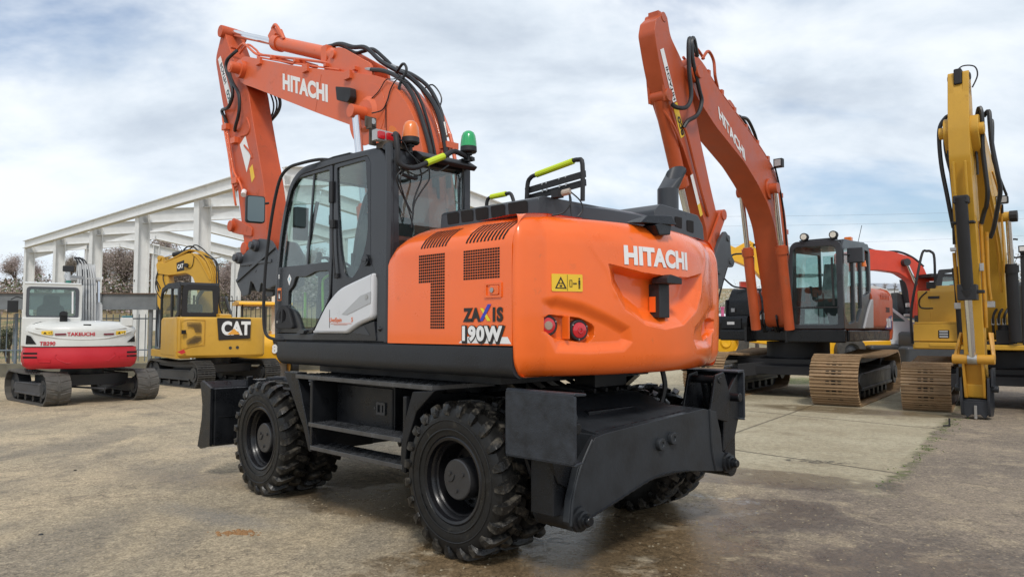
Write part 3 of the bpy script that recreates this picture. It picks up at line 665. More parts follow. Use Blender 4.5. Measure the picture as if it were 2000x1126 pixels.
cw = part('counterweight', M_OR, ex, cweight, ang=40)
def RX(y0, z0, off=.004): return lambda a, b, c: (cwx(y0 - a) - off - c + .018 * ((z0 + b - 1.75) / .5) ** 2 + max(0, .13 * (1 - math.sqrt(max(0, 1 - (max(0, z0 + b - 2.08) / .205) ** 2)))), y0 - a, z0 + b)
part('maker_name_decal', M_WH, cw, lambda m: m.text('HITACHI', .168, RX(.468, 1.985), bold=.0085, ext=.001, sx=1.10, sp=1.05), label='white HITACHI lettering')
def wsign(m):
    m.mat(0).prism(rect(.0, 0, .205, .112, .008), 0, .002, RX(1.005, 1.782))
    f = lambda k: RX(1.005, 1.782, .0065 + k * .0005)
    m.mat(1)
    tri = [(.02, .018), (.095, .018), (.0575, .095)]; tin = [(.031, .024), (.084, .024), (.0575, .079)]
    m.plate(tri, [tin], .001, f(0))
    m.prism(rect(.1, 0.004, .102, .108), 0, .0005, f(0))
    m.plate(rect(.115, .03, .133, .075), [rect(.118, .033, .13, .072)], .001, f(0))
    m.prism([(.138, .052), (.145, .06), (.145, .055), (.157, .055), (.157, .06), (.164, .052), (.157, .044), (.157, .049), (.145, .049), (.145, .044)], 0, .0005, f(1))
    m.prism(rect(.175, .045, .188, .075, .003), 0, .0005, f(0)); m.prism(rect(.176, .018, .1805, .045), 0, .0005, f(0)); m.prism(rect(.1825, .018, .187, .045), 0, .0005, f(0))
    m.prism([(.1815 + .006 * math.cos(t), .084 + .006 * math.sin(t)) for t in [k * PI / 4 for k in range(8)]], 0, .0005, f(0))
    for cx in (.051, .064): m.prism([(cx + .005 * math.cos(t), .052 + .005 * math.sin(t)) for t in [k * PI / 3 for k in range(6)]], 0, .0005, f(0))
    m.prism(rect(.05, .03, .066, .04), 0, .0005, f(0))
part('warning_sign', [M_YD, M_DK], cw, wsign)
for y, z, k in ((.995, 1.562, 0), (.785, 1.532, 1)):
    x = cwx(y) + .05; ph = math.asin(y / CR)
    m = MB(); m.T = Matrix.Translation((x, y, z)) @ Matrix.Rotation(-ph, 4, 'Z')
    m.mat(0).lathe([(.0, -.012), (.046, -.012), (.062, -.014), (.068, -.008), (.07, .02)], (0, 0, 0), 'x', 30)
    m.mat(1).lathe([(0, -.026), (.03, -.025), (.05, -.018), (.052, -.012)], (0, 0, 0), 'x', 30)
    if k == 0: m.mat(2).lathe([(0, -.03), (.026, -.029), (.03, -.024)], (0, 0, 0), 'x', 20)
    else:
        m.mat(1).lathe([(.012, -.031), (.02, -.031), (.022, -.025)], (0, 0, 0), 'x', 20)
    for q in range(3): a = q * 2.09 + .6; m.mat(3).cyl((-.014, .06 * math.cos(a), .06 * math.sin(a)), (-.018, .06 * math.cos(a), .06 * math.sin(a)), .005, n=6)
    m.done('tail_lamp', [M_BD, M_RED, mat('lamp_centre', (.35, .26, .2), .3), M_ST], cw)
part('lamp_divider', M_OR, cw, lambda m: m.box(cwx(.89) - .002, .884, 1.475, cwx(.89) + .06, .894, 1.625), bev=.003)
part('bracket', M_BD, cw, lambda m: (m.box(cwx(0) + .03, -.055, 1.62, cwx(0) + .14, .075, 1.86), m.prism(rp([(.10, 1.86), (.10, 1.90), (.05, 1.925), (-.09, 1.905), (-.09, 1.86)], .006), -2.35, -2.22, lambda u, v, c: (c, u, v))), bev=.006)
part('bracket_plate', M_OR, cw, lambda m: m.box(cwx(0) + .06, .0755, 1.66, cwx(0) + .11, .085, 1.77))
def cammount(m):
    x = cwx(.1)
    m.add([(x + .16, .3, 2.285), (x + .02, .3, 2.275), (x - .04, -.06, 2.285), (x + .1, -.06, 2.285), (x + .16, .26, 2.30), (x + .03, .20, 2.34), (x + .0, -.06, 2.36), (x + .1, -.03, 2.37)],
          [(0, 1, 2, 3), (4, 7, 6, 5), (0, 4, 5, 1), (1, 5, 6, 2), (2, 6, 7, 3), (3, 7, 4, 0)])
    m.prism([(.17, 2.27), (.12, 2.2), (-.02, 2.215), (-.05, 2.33)], x - .01, x + .12, lambda u, v, c: (c, u, v))
part('rear_camera', M_BK, ex, cammount, bev=.02, seg=3)
# ---- graphite hood
def hood(m):
    zt = 2.425
    m.prism(rp([(.985, 2.27), (.975, zt - .02), (.93, zt), (-.2, zt), (-.2, 2.27)], [0, .02, .03, 0, 0]), -1.93, -.93, lambda u, v, c: (c, u, v))
    # rear part follows the counterweight
    def ring(dx, z): return [(-1.93, .98 - dx * .6, z)] + [(cwx(y) + .26 + dx, y, z) for y in (.85, .6, .3, 0, -.3, -.6, -.85)] + [(-1.5, -1.0, z), (-.9, -1.0, z), (-.9, .9, z)]
    A = ring(0, 2.27); B = ring(.02, zt - .03); C_ = ring(.09, zt); n = len(A); b0 = 0
    m.add(A + B + C_, [(i, (i + 1) % n, n + (i + 1) % n, n + i) for i in range(n)] + [(n + i, n + (i + 1) % n, 2 * n + (i + 1) % n, 2 * n + i) for i in range(n)] + [tuple(range(2 * n, 3 * n))])
    # raised box under the exhaust
    m.prism(rp([(-.30, 2.3), (-.34, 2.47), (-.42, 2.53), (-.98, 2.50), (-1.06, 2.42), (-1.08, 2.28)], .02), -1.96, -1.15, lambda u, v, c: (c, u, v))
    m.prism([(.955, zt - .005), (.6, zt + .06), (.3, zt + .065), (.1, zt)], -1.6, -1.0, lambda u, v, c: (c, u, v)) if False else None
hd = part('engine_hood', M_GR, ex, hood, bev=.008)
for x0, x1 in ((-1.145, -1.02), (-1.30, -1.175), (-1.458, -1.332), (-1.625, -1.492), (-1.84, -1.665)):
        P = rp([(x0, 2.315), (x1, 2.315), (x1 + .012, 2.40), (x0 + .012, 2.40)], .014)
        part('hood_opening', M_VOID, hd, lambda m: m.prism(P, .962, .9845, XZ(0)))
for q_ in (0, 1): part('hood_opening', M_VOID, hd, lambda m: m.prism(rp([(-.72, 2.36), (-.62, 2.37), (-.62, 2.45), (-.72, 2.45)], .01), -1.965, -1.9, lambda u, v, c: (c, u, v)) if q_ else m.prism(rp([(-.9, 2.34), (-.8, 2.35), (-.8, 2.44), (-.9, 2.44)], .01), -1.965, -1.9, lambda u, v, c: (c, u, v)))
def exhaust(m):
    m.cyl((-1.66, -.99, 2.45), (-1.66, -.99, 2.76), .092, n=32)
    P0, P1 = Vector((-1.66, -.99, 2.76)), Vector((-1.69, -1.08, 2.92)); vs = []; n = 32
    for c, h in ((P0, 0), (P1, 1)):
        for i in range(n):
            t = 2 * PI * i / n; v = Vector((math.cos(t) * .092, math.sin(t) * .092, 0))
            if h: v = Vector((v.x, v.y * .85, v.x * .25 + -v.y * .75))
            vs.append(c + v)
    m.add(vs, [(i, (i + 1) % n, n + (i + 1) % n, n + i) for i in range(n)])
    m.add([P1 + (v - P1) * .98 - Vector((0, 0, .002)) for v in vs[n:]] + [P0 + (v - P0) * .9 for v in vs[:n]], [(i, (i + 1) % n, n + (i + 1) % n, n + i) for i in range(n)])
    m.lathe([(.09, 0), (.105, .0), (.105, .03), (.09, .03)], (-1.66, -.99, 2.5), 'z', 28)
part('exhaust_pipe', M_GR, ex, exhaust, ang=50)
# ---- handrails on the hood
def rail(P, sleeve, r=.016):
    o = part('handrail', M_BD, ex, lambda m: m.tube(P, r, 8, 4))
    part('grip_sleeve', M_LIME, o, lambda m: m.tube(sleeve, r + .006, 10, 0)); return o
rail([(-1.79, .94, 2.43), (-1.80, .94, 2.54), (-1.84, .94, 2.575), (-1.92, .94, 2.585), (-2.17, .94, 2.60), (-2.25, .94, 2.59), (-2.285, .94, 2.55), (-2.285, .94, 2.36)][:0] or
     [(-1.56, .70, 2.42), (-1.57, .70, 2.58), (-1.60, .70, 2.625), (-1.66, .70, 2.64), (-1.95, .70, 2.68), (-2.04, .70, 2.685), (-2.08, .70, 2.65), (-2.08, .70, 2.40)], [(-1.66, .70, 2.64), (-2.0, .70, 2.683)])
rail([(-1.33, .88, 2.42), (-1.335, .88, 2.465), (-1.37, .88, 2.49), (-1.53, .88, 2.495), (-1.58, .88, 2.485), (-1.61, .88, 2.42)], [(-1.38, .88, 2.4925), (-1.53, .88, 2.495)], .013)
def hingebar(m):
    m.bar((-1.53, .68, 2.540), (-2.09, .68, 2.585), .012, .045); m.bar((-1.53, .665, 2.488), (-2.08, .665, 2.53), .012, .045)
    m.mat(1)
    for x in (-1.56, -1.7, -1.74, -1.86, -1.92): m.cyl((x, .66, 2.505 - (x + 1.5) * .07), (x, .685, 2.505 - (x + 1.5) * .07), .009, n=6); m.cyl((x, .67, 2.55 - (x + 1.5) * .09), (x, .69, 2.55 - (x + 1.5) * .09), .007, n=6)
part('hinge_bar', [M_BD, M_ST], ex, hingebar)
def plug(m):
    m.box(-1.99, .79, 2.42, -1.93, .85, 2.47); m.mat(1).cyl((-1.98, .80, 2.45), (-2.04, .78, 2.46), .022, n=10)
    m.mat(2).tube([(-2.03, .78, 2.45), (-2.06, .8, 2.38), (-2.03, .84, 2.31), (-1.98, .9, 2.29)], .006, 5); m.tube([(-2.03, .78, 2.45), (-2.04, .78, 2.36), (-2.05, .78, 2.29)], .006, 5); m.tube([(-2.03, .77, 2.46), (-2.08, .73, 2.40), (-2.09, .71, 2.34), (-2.07, .74, 2.29)], .005, 5)
part('socket', [M_BD, mat('beige_plug', (.4, .33, .27), .5), M_HS], ex, plug)
# ================================================================ cab of the main machine
M_CB = mat('cab_gloss_black', (.012, .013, .016), .26, var=.15, coat=.1, rv=.08)
YL, YR = 1.215, .36
cab_out = rp([(1.165, 1.44), (1.185, 1.80), (1.14, 2.23), (1.07, 2.55), (.93, 2.88), (.72, 2.985), (.2, 2.985), (-.44, 2.96), (-.56, 2.86), (-.575, 1.44)], [.03, .1, .2, .2, .16, .15, .1, .06, .08, .01])
inner = rp([(1.125, 1.50), (1.145, 1.80), (1.10, 2.22), (1.03, 2.52), (.90, 2.83), (.74, 2.915), (.2, 2.925), (-.30, 2.915), (-.345, 2.86), (-.36, 2.06), (-.45, 1.95), (-.45, 1.50)], [.03, .1, .2, .2, .14, .1, .1, .02, .05, .1, .05, .02])
w_front = rp([(1.105, 2.105), (1.06, 2.45), (.93, 2.81), (.80, 2.885), (.255, 2.885), (.24, 2.105)], [.01, .25, .12, .08, .02, .02])
w_quart = rp([(.145, 2.885), (-.275, 2.885), (-.31, 2.50), (-.31, 2.25), (-.21, 2.04), (-.10, 1.945), (-.005, 1.97), (.07, 2.15), (.125, 2.52)], [.02, .03, .1, .15, .1, .05, .05, .2, .2])
w_low = rp([(.835, 1.92), (.79, 2.005), (.62, 1.99), (.46, 2.03), (.25, 2.03), (.235, 1.80), (.47, 1.55), (.665, 1.535), (.77, 1.70), (.92, 1.745), (.91, 1.88)], [.03, .03, .06, .03, .02, .08, .04, .03, .08, .03, .02])
# slab of body colour round a big opening, then the door inside it
cf = part('cab_frame', M_GR, ex, lambda m: (m.plate(cab_out, [inner], .05, XZ(YL - .025), .008),
    m.plate(cab_out, [rp([(1.10, 1.9), (1.06, 2.4), (.90, 2.83), (.74, 2.9), (-.45, 2.88), (-.48, 1.9)], .08)], .045, XZ(YR + .02), .006)), ang=25)
def cab_back(m):
    m.plate(rp([(YR, 1.44), (YL - .05, 1.44), (YL - .05, 2.93), (YR + .06, 2.95), (YR, 2.90)], [0, 0, .02, .03, .03]), [rp([(YR + .055, 2.08), (YL - .115, 2.08), (YL - .105, 2.83), (YR + .07, 2.87)], .04)], .03, YZ(-.562), .004)
    m.tube([(-.558, YL - .03, 1.44), (-.562, YL - .03, 2.84), (-.52, YL - .03, 2.93)], .033, 12, 3)
part('rear_frame', M_GR, ex, cab_back, ang=25)
part('rear_window', G_REAR, ex, lambda m: m.box(-.560, YR + .03, 2.06, -.556, YL - .09, 2.88))
part('roof', M_GR, ex, lambda m: (m.prism(rp([(.80, 2.93), (.72, 2.975), (.2, 2.985), (-.40, 2.965), (-.50, 2.90), (-.4, 2.89), (.2, 2.92), (.7, 2.90)], .01), YR + .02, YL - .05),
    m.prism([(.62, 2.98), (.2, 3.0), (-.36, 2.982), (-.36, 2.96), (.62, 2.96)], YR + .1, YL - .09), m.prism([(.55, 2.975), (.2, 2.992), (-.05, 2.985), (-.05, 2.975), (.2, 2.985), (.55, 2.97)], YL - .05, YL + .004)), bev=.012)
part('cab_floor', M_BD, ex, lambda m: (m.box(-.55, YR + .02, 1.44, 1.14, YL - .05, 1.5), m.box(-.53, YR + .05, 1.5, -.28, YL - .07, 2.03), m.box(-.1, YR + .05, 1.5, .9, YR + .09, 1.9)), bev=.005)
# A pillars and windscreen
def apil(m):
    P = [(1.165, 1.46), (1.185, 1.80), (1.14, 2.23), (1.07, 2.55), (.95, 2.83), (.80, 2.94)]
    for y in (YL - .03, YR + .03): m.tube([(x - .02, y, z) for x, z in P], .025, 8, 4)
    m.box(1.12, YR, 1.46, 1.17, YL - .02, 1.56); m.bar((1.10, YR, 2.10), (1.10, YL - .05, 2.10), .03, .05); m.bar((.79, YR, 2.93), (.79, YL - .05, 2.93), .06, .05)
part('windscreen_frame', M_GR, ex, apil)
def wscreen(m):
    P = spline([(1.155, 0, 1.52), (1.172, 0, 1.80), (1.13, 0, 2.23), (1.06, 0, 2.55), (.94, 0, 2.82), (.79, 0, 2.92)], 5); n = len(P)
    m.add([(p.x, y, p.z) for p in P for y in (YR + .04, YL - .04)], [(2 * i, 2 * i + 1, 2 * i + 3, 2 * i + 2) for i in range(n - 1)])
part('windscreen', G_CAB, ex, wscreen)
part('side_window', G_CAB, ex, lambda m: m.prism([(1.11, 1.88), (1.07, 2.4), (.92, 2.83), (.74, 2.91), (-.46, 2.89), (-.49, 1.88)], YR + .015, YR + .019))
# door
door_out = rp([(1.12, 1.505), (1.14, 1.80), (1.095, 2.22), (1.025, 2.52), (.895, 2.825), (.74, 2.91), (.205, 2.92), (.195, 2.05), (.22, 1.80), (.50, 1.505)], [.02, .1, .2, .2, .13, .1, .02, .1, .05, .02])
dr = part('door', M_CB, ex, lambda m: m.plate(door_out, [w_front, w_low], .036, XZ(YL - .014), .006), ang=25)
part('door_window', G_CAB, dr, lambda m: (m.prism(rp([(1.115, 2.09), (1.07, 2.45), (.94, 2.82), (.81, 2.895), (.245, 2.895), (.23, 2.09)], .03), YL - .016, YL - .012), m.prism([(.93, 1.74), (.92, 1.90), (.79, 2.02), (.24, 2.04), (.225, 1.79), (.47, 1.54), (.67, 1.525), (.78, 1.70)], YL - .016, YL - .012)))
part('slider_bar', M_CB, dr, lambda m: (m.bar((.51, YL - .006, 2.885), (.60, YL - .006, 2.105), .012, .022, (1, 0, 0)), m.box(.245, YL - .012, 2.42, .26, YL - .0, 2.50)))
def grabs(m):
    m.box(.185, YL, 2.60, .235, YL + .02, 2.78); m.box(.15, YL, 2.38, .20, YL + .03, 2.45)
    m.tube([(.17, YL + .02, 2.42), (.155, YL + .02, 2.2), (.12, YL + .02, 1.99)], .009, 6); m.box(.09, YL, 1.96, .14, YL + .02, 2.0)
part('door_hinge', M_BD, dr, grabs, bev=.004)
dh = part('door_handle', M_BD, dr, lambda m: (m.plate(rp([(1.10, 1.60), (1.08, 1.70), (1.00, 1.76), (.90, 1.74), (.84, 1.66), (.78, 1.545), (1.09, 1.545)], .04), [rp([(1.03, 1.61), (1.02, 1.70), (.95, 1.72), (.90, 1.68), (.91, 1.61)], .03)], .03, XZ(YL + .018), .004), m.prism(rect(.955, 1.6, .985, 1.72, .01), YL + .005, YL + .04), m.mat(1).cyl((1.055, YL + .03, 1.605), (1.055, YL + .037, 1.605), .012)), bev=0) if False else part('door_handle', [M_BD, M_ST], dr, lambda m: (m.plate(rp([(1.10, 1.60), (1.08, 1.70), (1.00, 1.76), (.90, 1.74), (.84, 1.66), (.78, 1.545), (1.09, 1.545)], .04), [rp([(1.03, 1.61), (1.02, 1.70), (.95, 1.72), (.90, 1.68), (.91, 1.61)], .03)], .03, XZ(YL + .018), .004), m.prism(rect(.955, 1.6, .985, 1.72, .01), YL + .005, YL + .04), m.mat(1).cyl((1.055, YL + .03, 1.605), (1.055, YL + .037, 1.605), .012)))
for q_ in (0, 1, 2):
  def dstick(m):
   if q_ == 0:
    m.mat(0).prism([(.935, 1.99), (.90, 2.035), (.865, 1.99), (.90, 1.93)], YL + .0045, YL + .0055)
    m.mat(1).prism([(.915, 1.99), (.90, 2.01), (.885, 1.99), (.90, 1.965)], YL + .0055, YL + .006)
   elif q_ == 1:
    m.mat(2).prism(rect(1.045, 1.80, 1.115, 1.915), YL + .0045, YL + .0055); m.mat(3).prism(rect(1.05, 1.805, 1.11, 1.893), YL + .0055, YL + .006)
    m.mat(0).prism([(1.09, 1.82), (1.065, 1.82), (1.075, 1.85), (1.085, 1.87), (1.09, 1.85)], YL + .006, YL + .0065)
   else:
    m.mat(0).prism(rect(1.085, 2.0, 1.1, 2.04), YL + .0045, YL + .0055)
  part('door_sticker', [M_WH, mat('pale_blue_decal', (.35, .55, .62), .4), mat('orange_decal', (.8, .2, .03), .4), M_DK], dr, dstick)
# rear quarter: pillar, window, white fairing
part('quarter_panel', M_CB, ex, lambda m: m.plate(rp([(.19, 2.92), (-.30, 2.915), (-.345, 2.86), (-.36, 2.06), (-.45, 1.97), (-.45, 1.95), (-.2, 1.86), (.0, 1.80), (.2, 1.66), (.19, 2.05)], .02), [w_quart], .03, XZ(YL - .017), .004), ang=25)
part('quarter_window', G_CAB, ex, lambda m: m.prism([(.15, 2.89), (-.28, 2.89), (-.32, 2.50), (-.32, 2.24), (-.21, 2.03), (-.10, 1.94), (0, 1.96), (.08, 2.15), (.13, 2.52)], YL - .018, YL - .014))
fair = rp([(.445, 1.505), (.36, 1.60), (.25, 1.725), (.06, 1.865), (-.20, 1.925), (-.435, 1.975), (-.43, 1.62), (-.24, 1.575), (-.08, 1.505)], [.02, .05, .1, .15, .1, .02, .04, .06, .03])
def fairing(m):
    m.plate(fair, [], .07, XZ(YL + .0), .02)
fr_ = part('side_fairing', mat('fairing_silver', (.60, .61, .63), .35, var=.04, coat=.2), ex, fairing, ang=50)
def fair_det(m):
    m.mat(0).prism([(-.42, 1.83), (-.28, 1.80), (-.02, 1.66), (-.1, 1.655), (-.42, 1.74)], YL + .025, YL + .0385)
    m.mat(1).cyl((-.37, YL + .03, 1.79), (-.37, YL + .043, 1.79), .018); m.mat(2).box(.165, YL + .03, 1.55, .171, YL + .0365, 1.70)
    m.mat(3).text('UvedSpain', .05, LX(.165, YL + .0375, 1.598), bold=.0005, ext=.0005, sx=.86); m.text('5', .05, LX(-.155, YL + .0375, 1.598), bold=.001, ext=.0005)
    m.prism(rect(-.16, 1.583, .15, 1.586), YL + .036, YL + .0375); m.prism(rect(-.1, 1.574, .1, 1.576), YL + .036, YL + .0375)
part('fairing_trim', [M_SIL, M_ST, M_DK, mat('orange_lettering', (.75, .16, .04), .4)], fr_, fair_det)
def belowfair(m):
    m.prism(rp([(-.43, 1.60), (-.46, 1.45), (.5, 1.45), (.45, 1.50), (-.08, 1.50), (-.24, 1.56)], .01), 1.12, YL + .01)
    m.mat(1).prism([(-.30, 1.565), (-.38, 1.49), (-.12, 1.51)], YL + .01, YL + .014)
    m.mat(0).cyl((-.31, YL - .01, 2.08), (-.31, YL + .022, 2.08), .045); m.mat(1).cyl((-.31, YL + .02, 2.08), (-.31, YL + .026, 2.08), .03); m.mat(0).box(-.345, YL + .024, 2.07, -.275, YL + .032, 2.09)
    m.mat(0).lathe([(0, .02), (.012, .018), (.02, 0)], (-.50, YL, 1.54), 'y', 12)
    m.mat(1).prism(rp([(.60, 1.50), (.58, 1.53), (.66, 1.54), (.72, 1.50)], .01), YL - .01, YL + .03)
part('sill_panel', [M_CB, M_GR], ex, belowfair, bev=.004)
# interior
def seat(m):
    m.prism(rp([(.15, 1.80), (.62, 1.80), (.66, 1.88), (.6, 1.93), (.12, 1.92)], .04), .56, 1.02)
    m.prism(rp([(.12, 1.88), (.24, 1.92), (.06, 2.50), (-.04, 2.52), (-.09, 2.45)], .05), .57, 1.01)
    m.prism(rp([(-.02, 2.50), (.07, 2.50), (.04, 2.70), (-.06, 2.70)], .03), .67, .91)
    m.prism(rect(.15, 1.55, .5, 1.8), .62, .96)
    for y in (.48, 1.05): m.prism(rp([(.0, 1.95), (.62, 2.0), (.66, 2.06), (.0, 2.06)], .03), y, y + .07); m.cyl((.6, y + .035, 2.05), (.62, y + .035, 2.17), .012); m.cyl((.62, y + .035, 2.15), (.625, y + .035, 2.22), .022)
part('driver_seat', M_SEAT, ex, seat, bev=.015)
def dash(m):
    m.prism(rp([(.95, 1.5), (.98, 2.05), (1.02, 2.05), (1.05, 1.5)], .02), .70, .86)
    m.T = Matrix.Translation((.86, .78, 2.14)) @ Matrix.Rotation(R(-28), 4, 'Y'); m.tube([(.17 * math.cos(t), .17 * math.sin(t), 0) for t in [k * PI / 10 for k in range(20)]], .014, 6, 0, closed=True)
    m.bar((-.16, 0, 0), (.16, 0, 0), .03, .02); m.T = None
    m.bar((.98, .78, 2.0), (.87, .78, 2.14), .05, .05)
    m.box(.86, .40, 2.12, .90, .58, 2.27)
part('dashboard', M_BD, ex, dash, bev=.006)
part('wiper', M_BD, ex, lambda m: (m.tube([(1.09, .95, 2.12), (1.05, .93, 2.45), (.98, .9, 2.72)], .009, 5), m.bar((1.07, .94, 2.3), (.98, .9, 2.74), .02, .03)))
def green(m):
    m.tube([(.42, YL - .06, 1.60), (.44, YL - .06, 1.92), (.40, YL - .06, 1.98), (.33, YL - .06, 2.0)], .012, 8); m.cyl((.80, YL - .1, 1.64), (.80, YL - .1, 1.87), .012)
part('grab_handle', mat('lime_handle', (.28, .62, .03), .4), ex, green)
part('sun_blind', M_BD, ex, lambda m: m.box(.93, 1.02, 2.36, 1.0, 1.14, 2.66))
# external tube with the mirror
rl = part('mirror_rail', M_BD, ex, lambda m: m.tube([(.30, 1.15, 2.985), (.42, 1.22, 3.0), (.60, 1.29, 2.985), (.81, 1.30, 2.97), (.97, 1.30, 2.87), (1.10, 1.30, 2.55), (1.20, 1.30, 2.10), (1.22, 1.30, 1.68), (1.19, 1.29, 1.50), (1.10, 1.26, 1.45), (1.0, 1.2, 1.445)], .0145, 8, 5))
m = MB(); m.T = Matrix.Translation((1.16, 1.425, 2.63)) @ Matrix.Rotation(R(-14), 4, 'Z')
P = rp([(-.085, -.125), (.085, -.125), (.085, .125), (-.085, .125)], .03)
m.prism(P, 0, .05, lambda u, v, c: (c, u, v)); m.T = None; m.bar((1.15, 1.30, 2.70), (1.17, 1.38, 2.68), .02, .02)
mi = m.done('mirror', M_BD, rl, bev=.008)
m = MB(); m.T = Matrix.Translation((1.155, 1.425, 2.63)) @ Matrix.Rotation(R(-14), 4, 'Z')
m.prism(rp([(-.074, -.114), (.074, -.114), (.074, .114), (-.074, .114)], .024), -.003, 0, lambda u, v, c: (c, u, v)); m.done('mirror_glass', M_MIR, rl)
# roof furniture
def guard(m):
    m.tube([(-.52, 1.10, 2.90), (-.56, 1.10, 3.02), (-.60, 1.16, 3.045), (-.66, 1.20, 3.0), (-.68, 1.20, 2.90), (-.68, 1.19, 2.81), (-.70, 1.12, 2.775), (-.70, 1.03, 2.79), (-.70, .93, 2.84), (-.70, .75, 2.925), (-.69, .65, 2.98), (-.68, .55, 2.975), (-.66, .46, 2.96), (-.60, .44, 2.96)], .021, 10, 5)
    m.tube([(-.50, 1.13, 2.86), (-.62, 1.17, 2.83), (-.64, 1.15, 2.74), (-.64, 1.0, 2.715), (-.58, .95, 2.75)], .014, 8); m.bar((-.5, .50, 2.93), (-.70, .44, 2.955), .05, .03)
gd = part('roof_guard', M_BD, ex, guard)
part('grip_sleeve', M_LIME, gd, lambda m: m.tube([(-.70, .935, 2.838), (-.70, .76, 2.921)], .027, 10, 0))
part('roof_visor', M_BD, ex, lambda m: m.prism(rp([(-.36, 2.975), (-.60, 2.95), (-.70, 2.89), (-.66, 2.86), (-.56, 2.90), (-.36, 2.93)], .01), YR + .03, .97), bev=.01)
def beacon(x, y, z, lens, nm):
    o = part(nm, M_BD, ex, lambda m: (m.lathe([(0, 0), (.062, 0), (.07, .01), (.068, .05), (.0, .05)], (x, y, z), 'z', 28), m.cyl((x, y, z - .07), (x, y, z), .016), m.lathe([(0, -.005), (.03, -.005), (.03, -.02), (0, -.02)], (x, y, z), 'z', 16)))
    part('beacon_lens', lens, o, lambda m: m.lathe([(.068, .05), (.067, .07), (.064, .10), (.058, .14), (.045, .168), (.025, .182), (0, .186)], (x, y, z), 'z', 28), ang=60)
beacon(-.62, 1.03, 2.985, M_AMB, 'orange_beacon'); beacon(-.68, .475, 3.0, M_GRN, 'green_beacon')
def rlamp(m):
    m.mat(0).box(-.50, 1.10, 3.0, -.44, 1.27, 3.085); m.mat(1)
    for y in (1.145, 1.225): m.prism(rect(y - .034, 3.012, y + .034, 3.072, .014), -.512, -.498, lambda u, v, c: (c, u, v))
o = part('red_work_lamp', [M_SIL, M_RED], ex, rlamp, bev=.003); 
def brk(m):
    m.box(-.40, 1.20, 2.98, -.385, 1.26, 3.13); m.box(-.40, 1.20, 3.12, -.385, 1.30, 3.20); m.box(-.44, 1.27, 3.10, -.385, 1.285, 3.18); m.mat(1).cyl((-.41, 1.25, 3.16), (-.43, 1.25, 3.16), .024, n=8)
    m.mat(0).box(-.56, 1.0, 2.95, -.40, 1.2, 3.0); m.cyl((-.53, 1.13, 2.9), (-.53, 1.18, 2.9), .03)
part('lamp_bracket', [mat('rusty_bracket', (.09, .07, .055), .7, var=.3), M_ST], ex, brk)
def cables(m):
    for P in ([(-.58, 1.12, 2.98), (-.60, 1.05, 2.93), (-.62, .98, 2.87), (-.64, .95, 2.80), (-.63, .93, 2.72), (-.62, .97, 2.61), (-.62, 1.0, 2.52), (-.62, 1.0, 2.44), (-.62, 1.02, 2.33)],
              [(-.68, .92, 2.84), (-.69, .90, 2.80), (-.68, .89, 2.72), (-.66, .92, 2.66), (-.62, .98, 2.54), (-.62, 1.01, 2.42)],
              [(-.68, 1.14, 2.77), (-.66, 1.19, 2.70), (-.64, 1.15, 2.62), (-.62, 1.09, 2.55), (-.62, 1.05, 2.48), (-.62, 1.02, 2.40), (-.62, 1.0, 2.33)],
              [(-.67, 1.12, 2.77), (-.66, 1.16, 2.68), (-.64, 1.12, 2.60), (-.62, 1.07, 2.53), (-.62, 1.01, 2.44)],
              [(-.6, 1.20, 3.03), (-.62, 1.10, 2.99), (-.63, 1.06, 2.92), (-.66, 1.0, 2.86), (-.68, .9, 2.81), (-.69, .8, 2.80), (-.69, .7, 2.86)],
              [(-.65, .50, 2.95), (-.60, .47, 2.85), (-.58, .50, 2.70), (-.58, .48, 2.52)], [(-.65, .52, 2.95), (-.59, .45, 2.83), (-.58, .45, 2.62), (-.58, .46, 2.52)]):
        m.tube(P, .0062, 6, 5)
part('cable_bundle', M_HS, ex, cables)
# ================================================================ boom, arm and coupler of the main machine
def lamp_text(m): pass
YB0, YB1 = -.22, .12
boom_poly = [(4.36, 5.20), (4.22, 5.20), (3.91, 5.09), (2.91, 4.74), (1.94, 4.43), (1.51, 4.30), (1.13, 4.18), (.87, 4.03), (.63, 3.78), (.48, 3.54), (.38, 3.28), (.28, 2.8), (.26, 2.2), (.36, 1.68), (.5, 1.56), (.66, 1.6), (.76, 1.8), (.78, 2.4), (.88, 2.95), (1.04, 3.33), (1.22, 3.53), (1.42, 3.67), (2.30, 4.02), (4.03, 4.74), (4.25, 4.82), (4.42, 4.94), (4.44, 5.10)]
boom_poly = rp(boom_poly, .12, 3)
def boom(m):
    m.prism(boom_poly, YB0, YB1)
    bp = rp([(p[0], p[1]) for p in [(4.2, 5.1), (3.9, 5.06), (.9, 3.98), (.68, 3.75), (.5, 3.5)]], 0)
    m.cyl((4.28, .30, 5.03), (4.28, -.40, 5.03), .075); m.lathe([(0, .31), (.05, .31), (.055, .30), (.075, .29)], (4.28, 0, 5.03), 'y', 20)
    m.cyl((4.28, .18, 5.03), (4.28, .12, 5.03), .12)
    m.cyl((1.33, .33, 3.81), (1.33, -.43, 3.81), .07, n=28); m.cyl((1.33, .125, 3.81), (1.33, .12, 3.81), .33, n=40)
    m.cyl((1.33, .16, 3.81), (1.33, .12, 3.81), .15, .2, n=28)
    # lug for the arm cylinder
    for y in (-.17, .04): m.prism(rp([(2.30, 4.54), (2.15, 4.70), (2.02, 4.74), (1.9, 4.70), (1.35, 4.38), (1.3, 4.22)], .05), y, y + .035)
    m.cyl((2.08, -.2, 4.665), (2.08, .1, 4.665), .045)
    for x, z in ((3.72, 4.985), (2.53, 4.595), (1.62, 4.29)): m.box(x, .12, z - .02, x + .12, .155, z + .07)
    for x, z in ((3.5, 4.96), (2.9, 4.76), (2.2, 4.53), (1.6, 4.34)): m.bar((x, -.2, z + .04), (x, .12, z + .04), .05, .04)
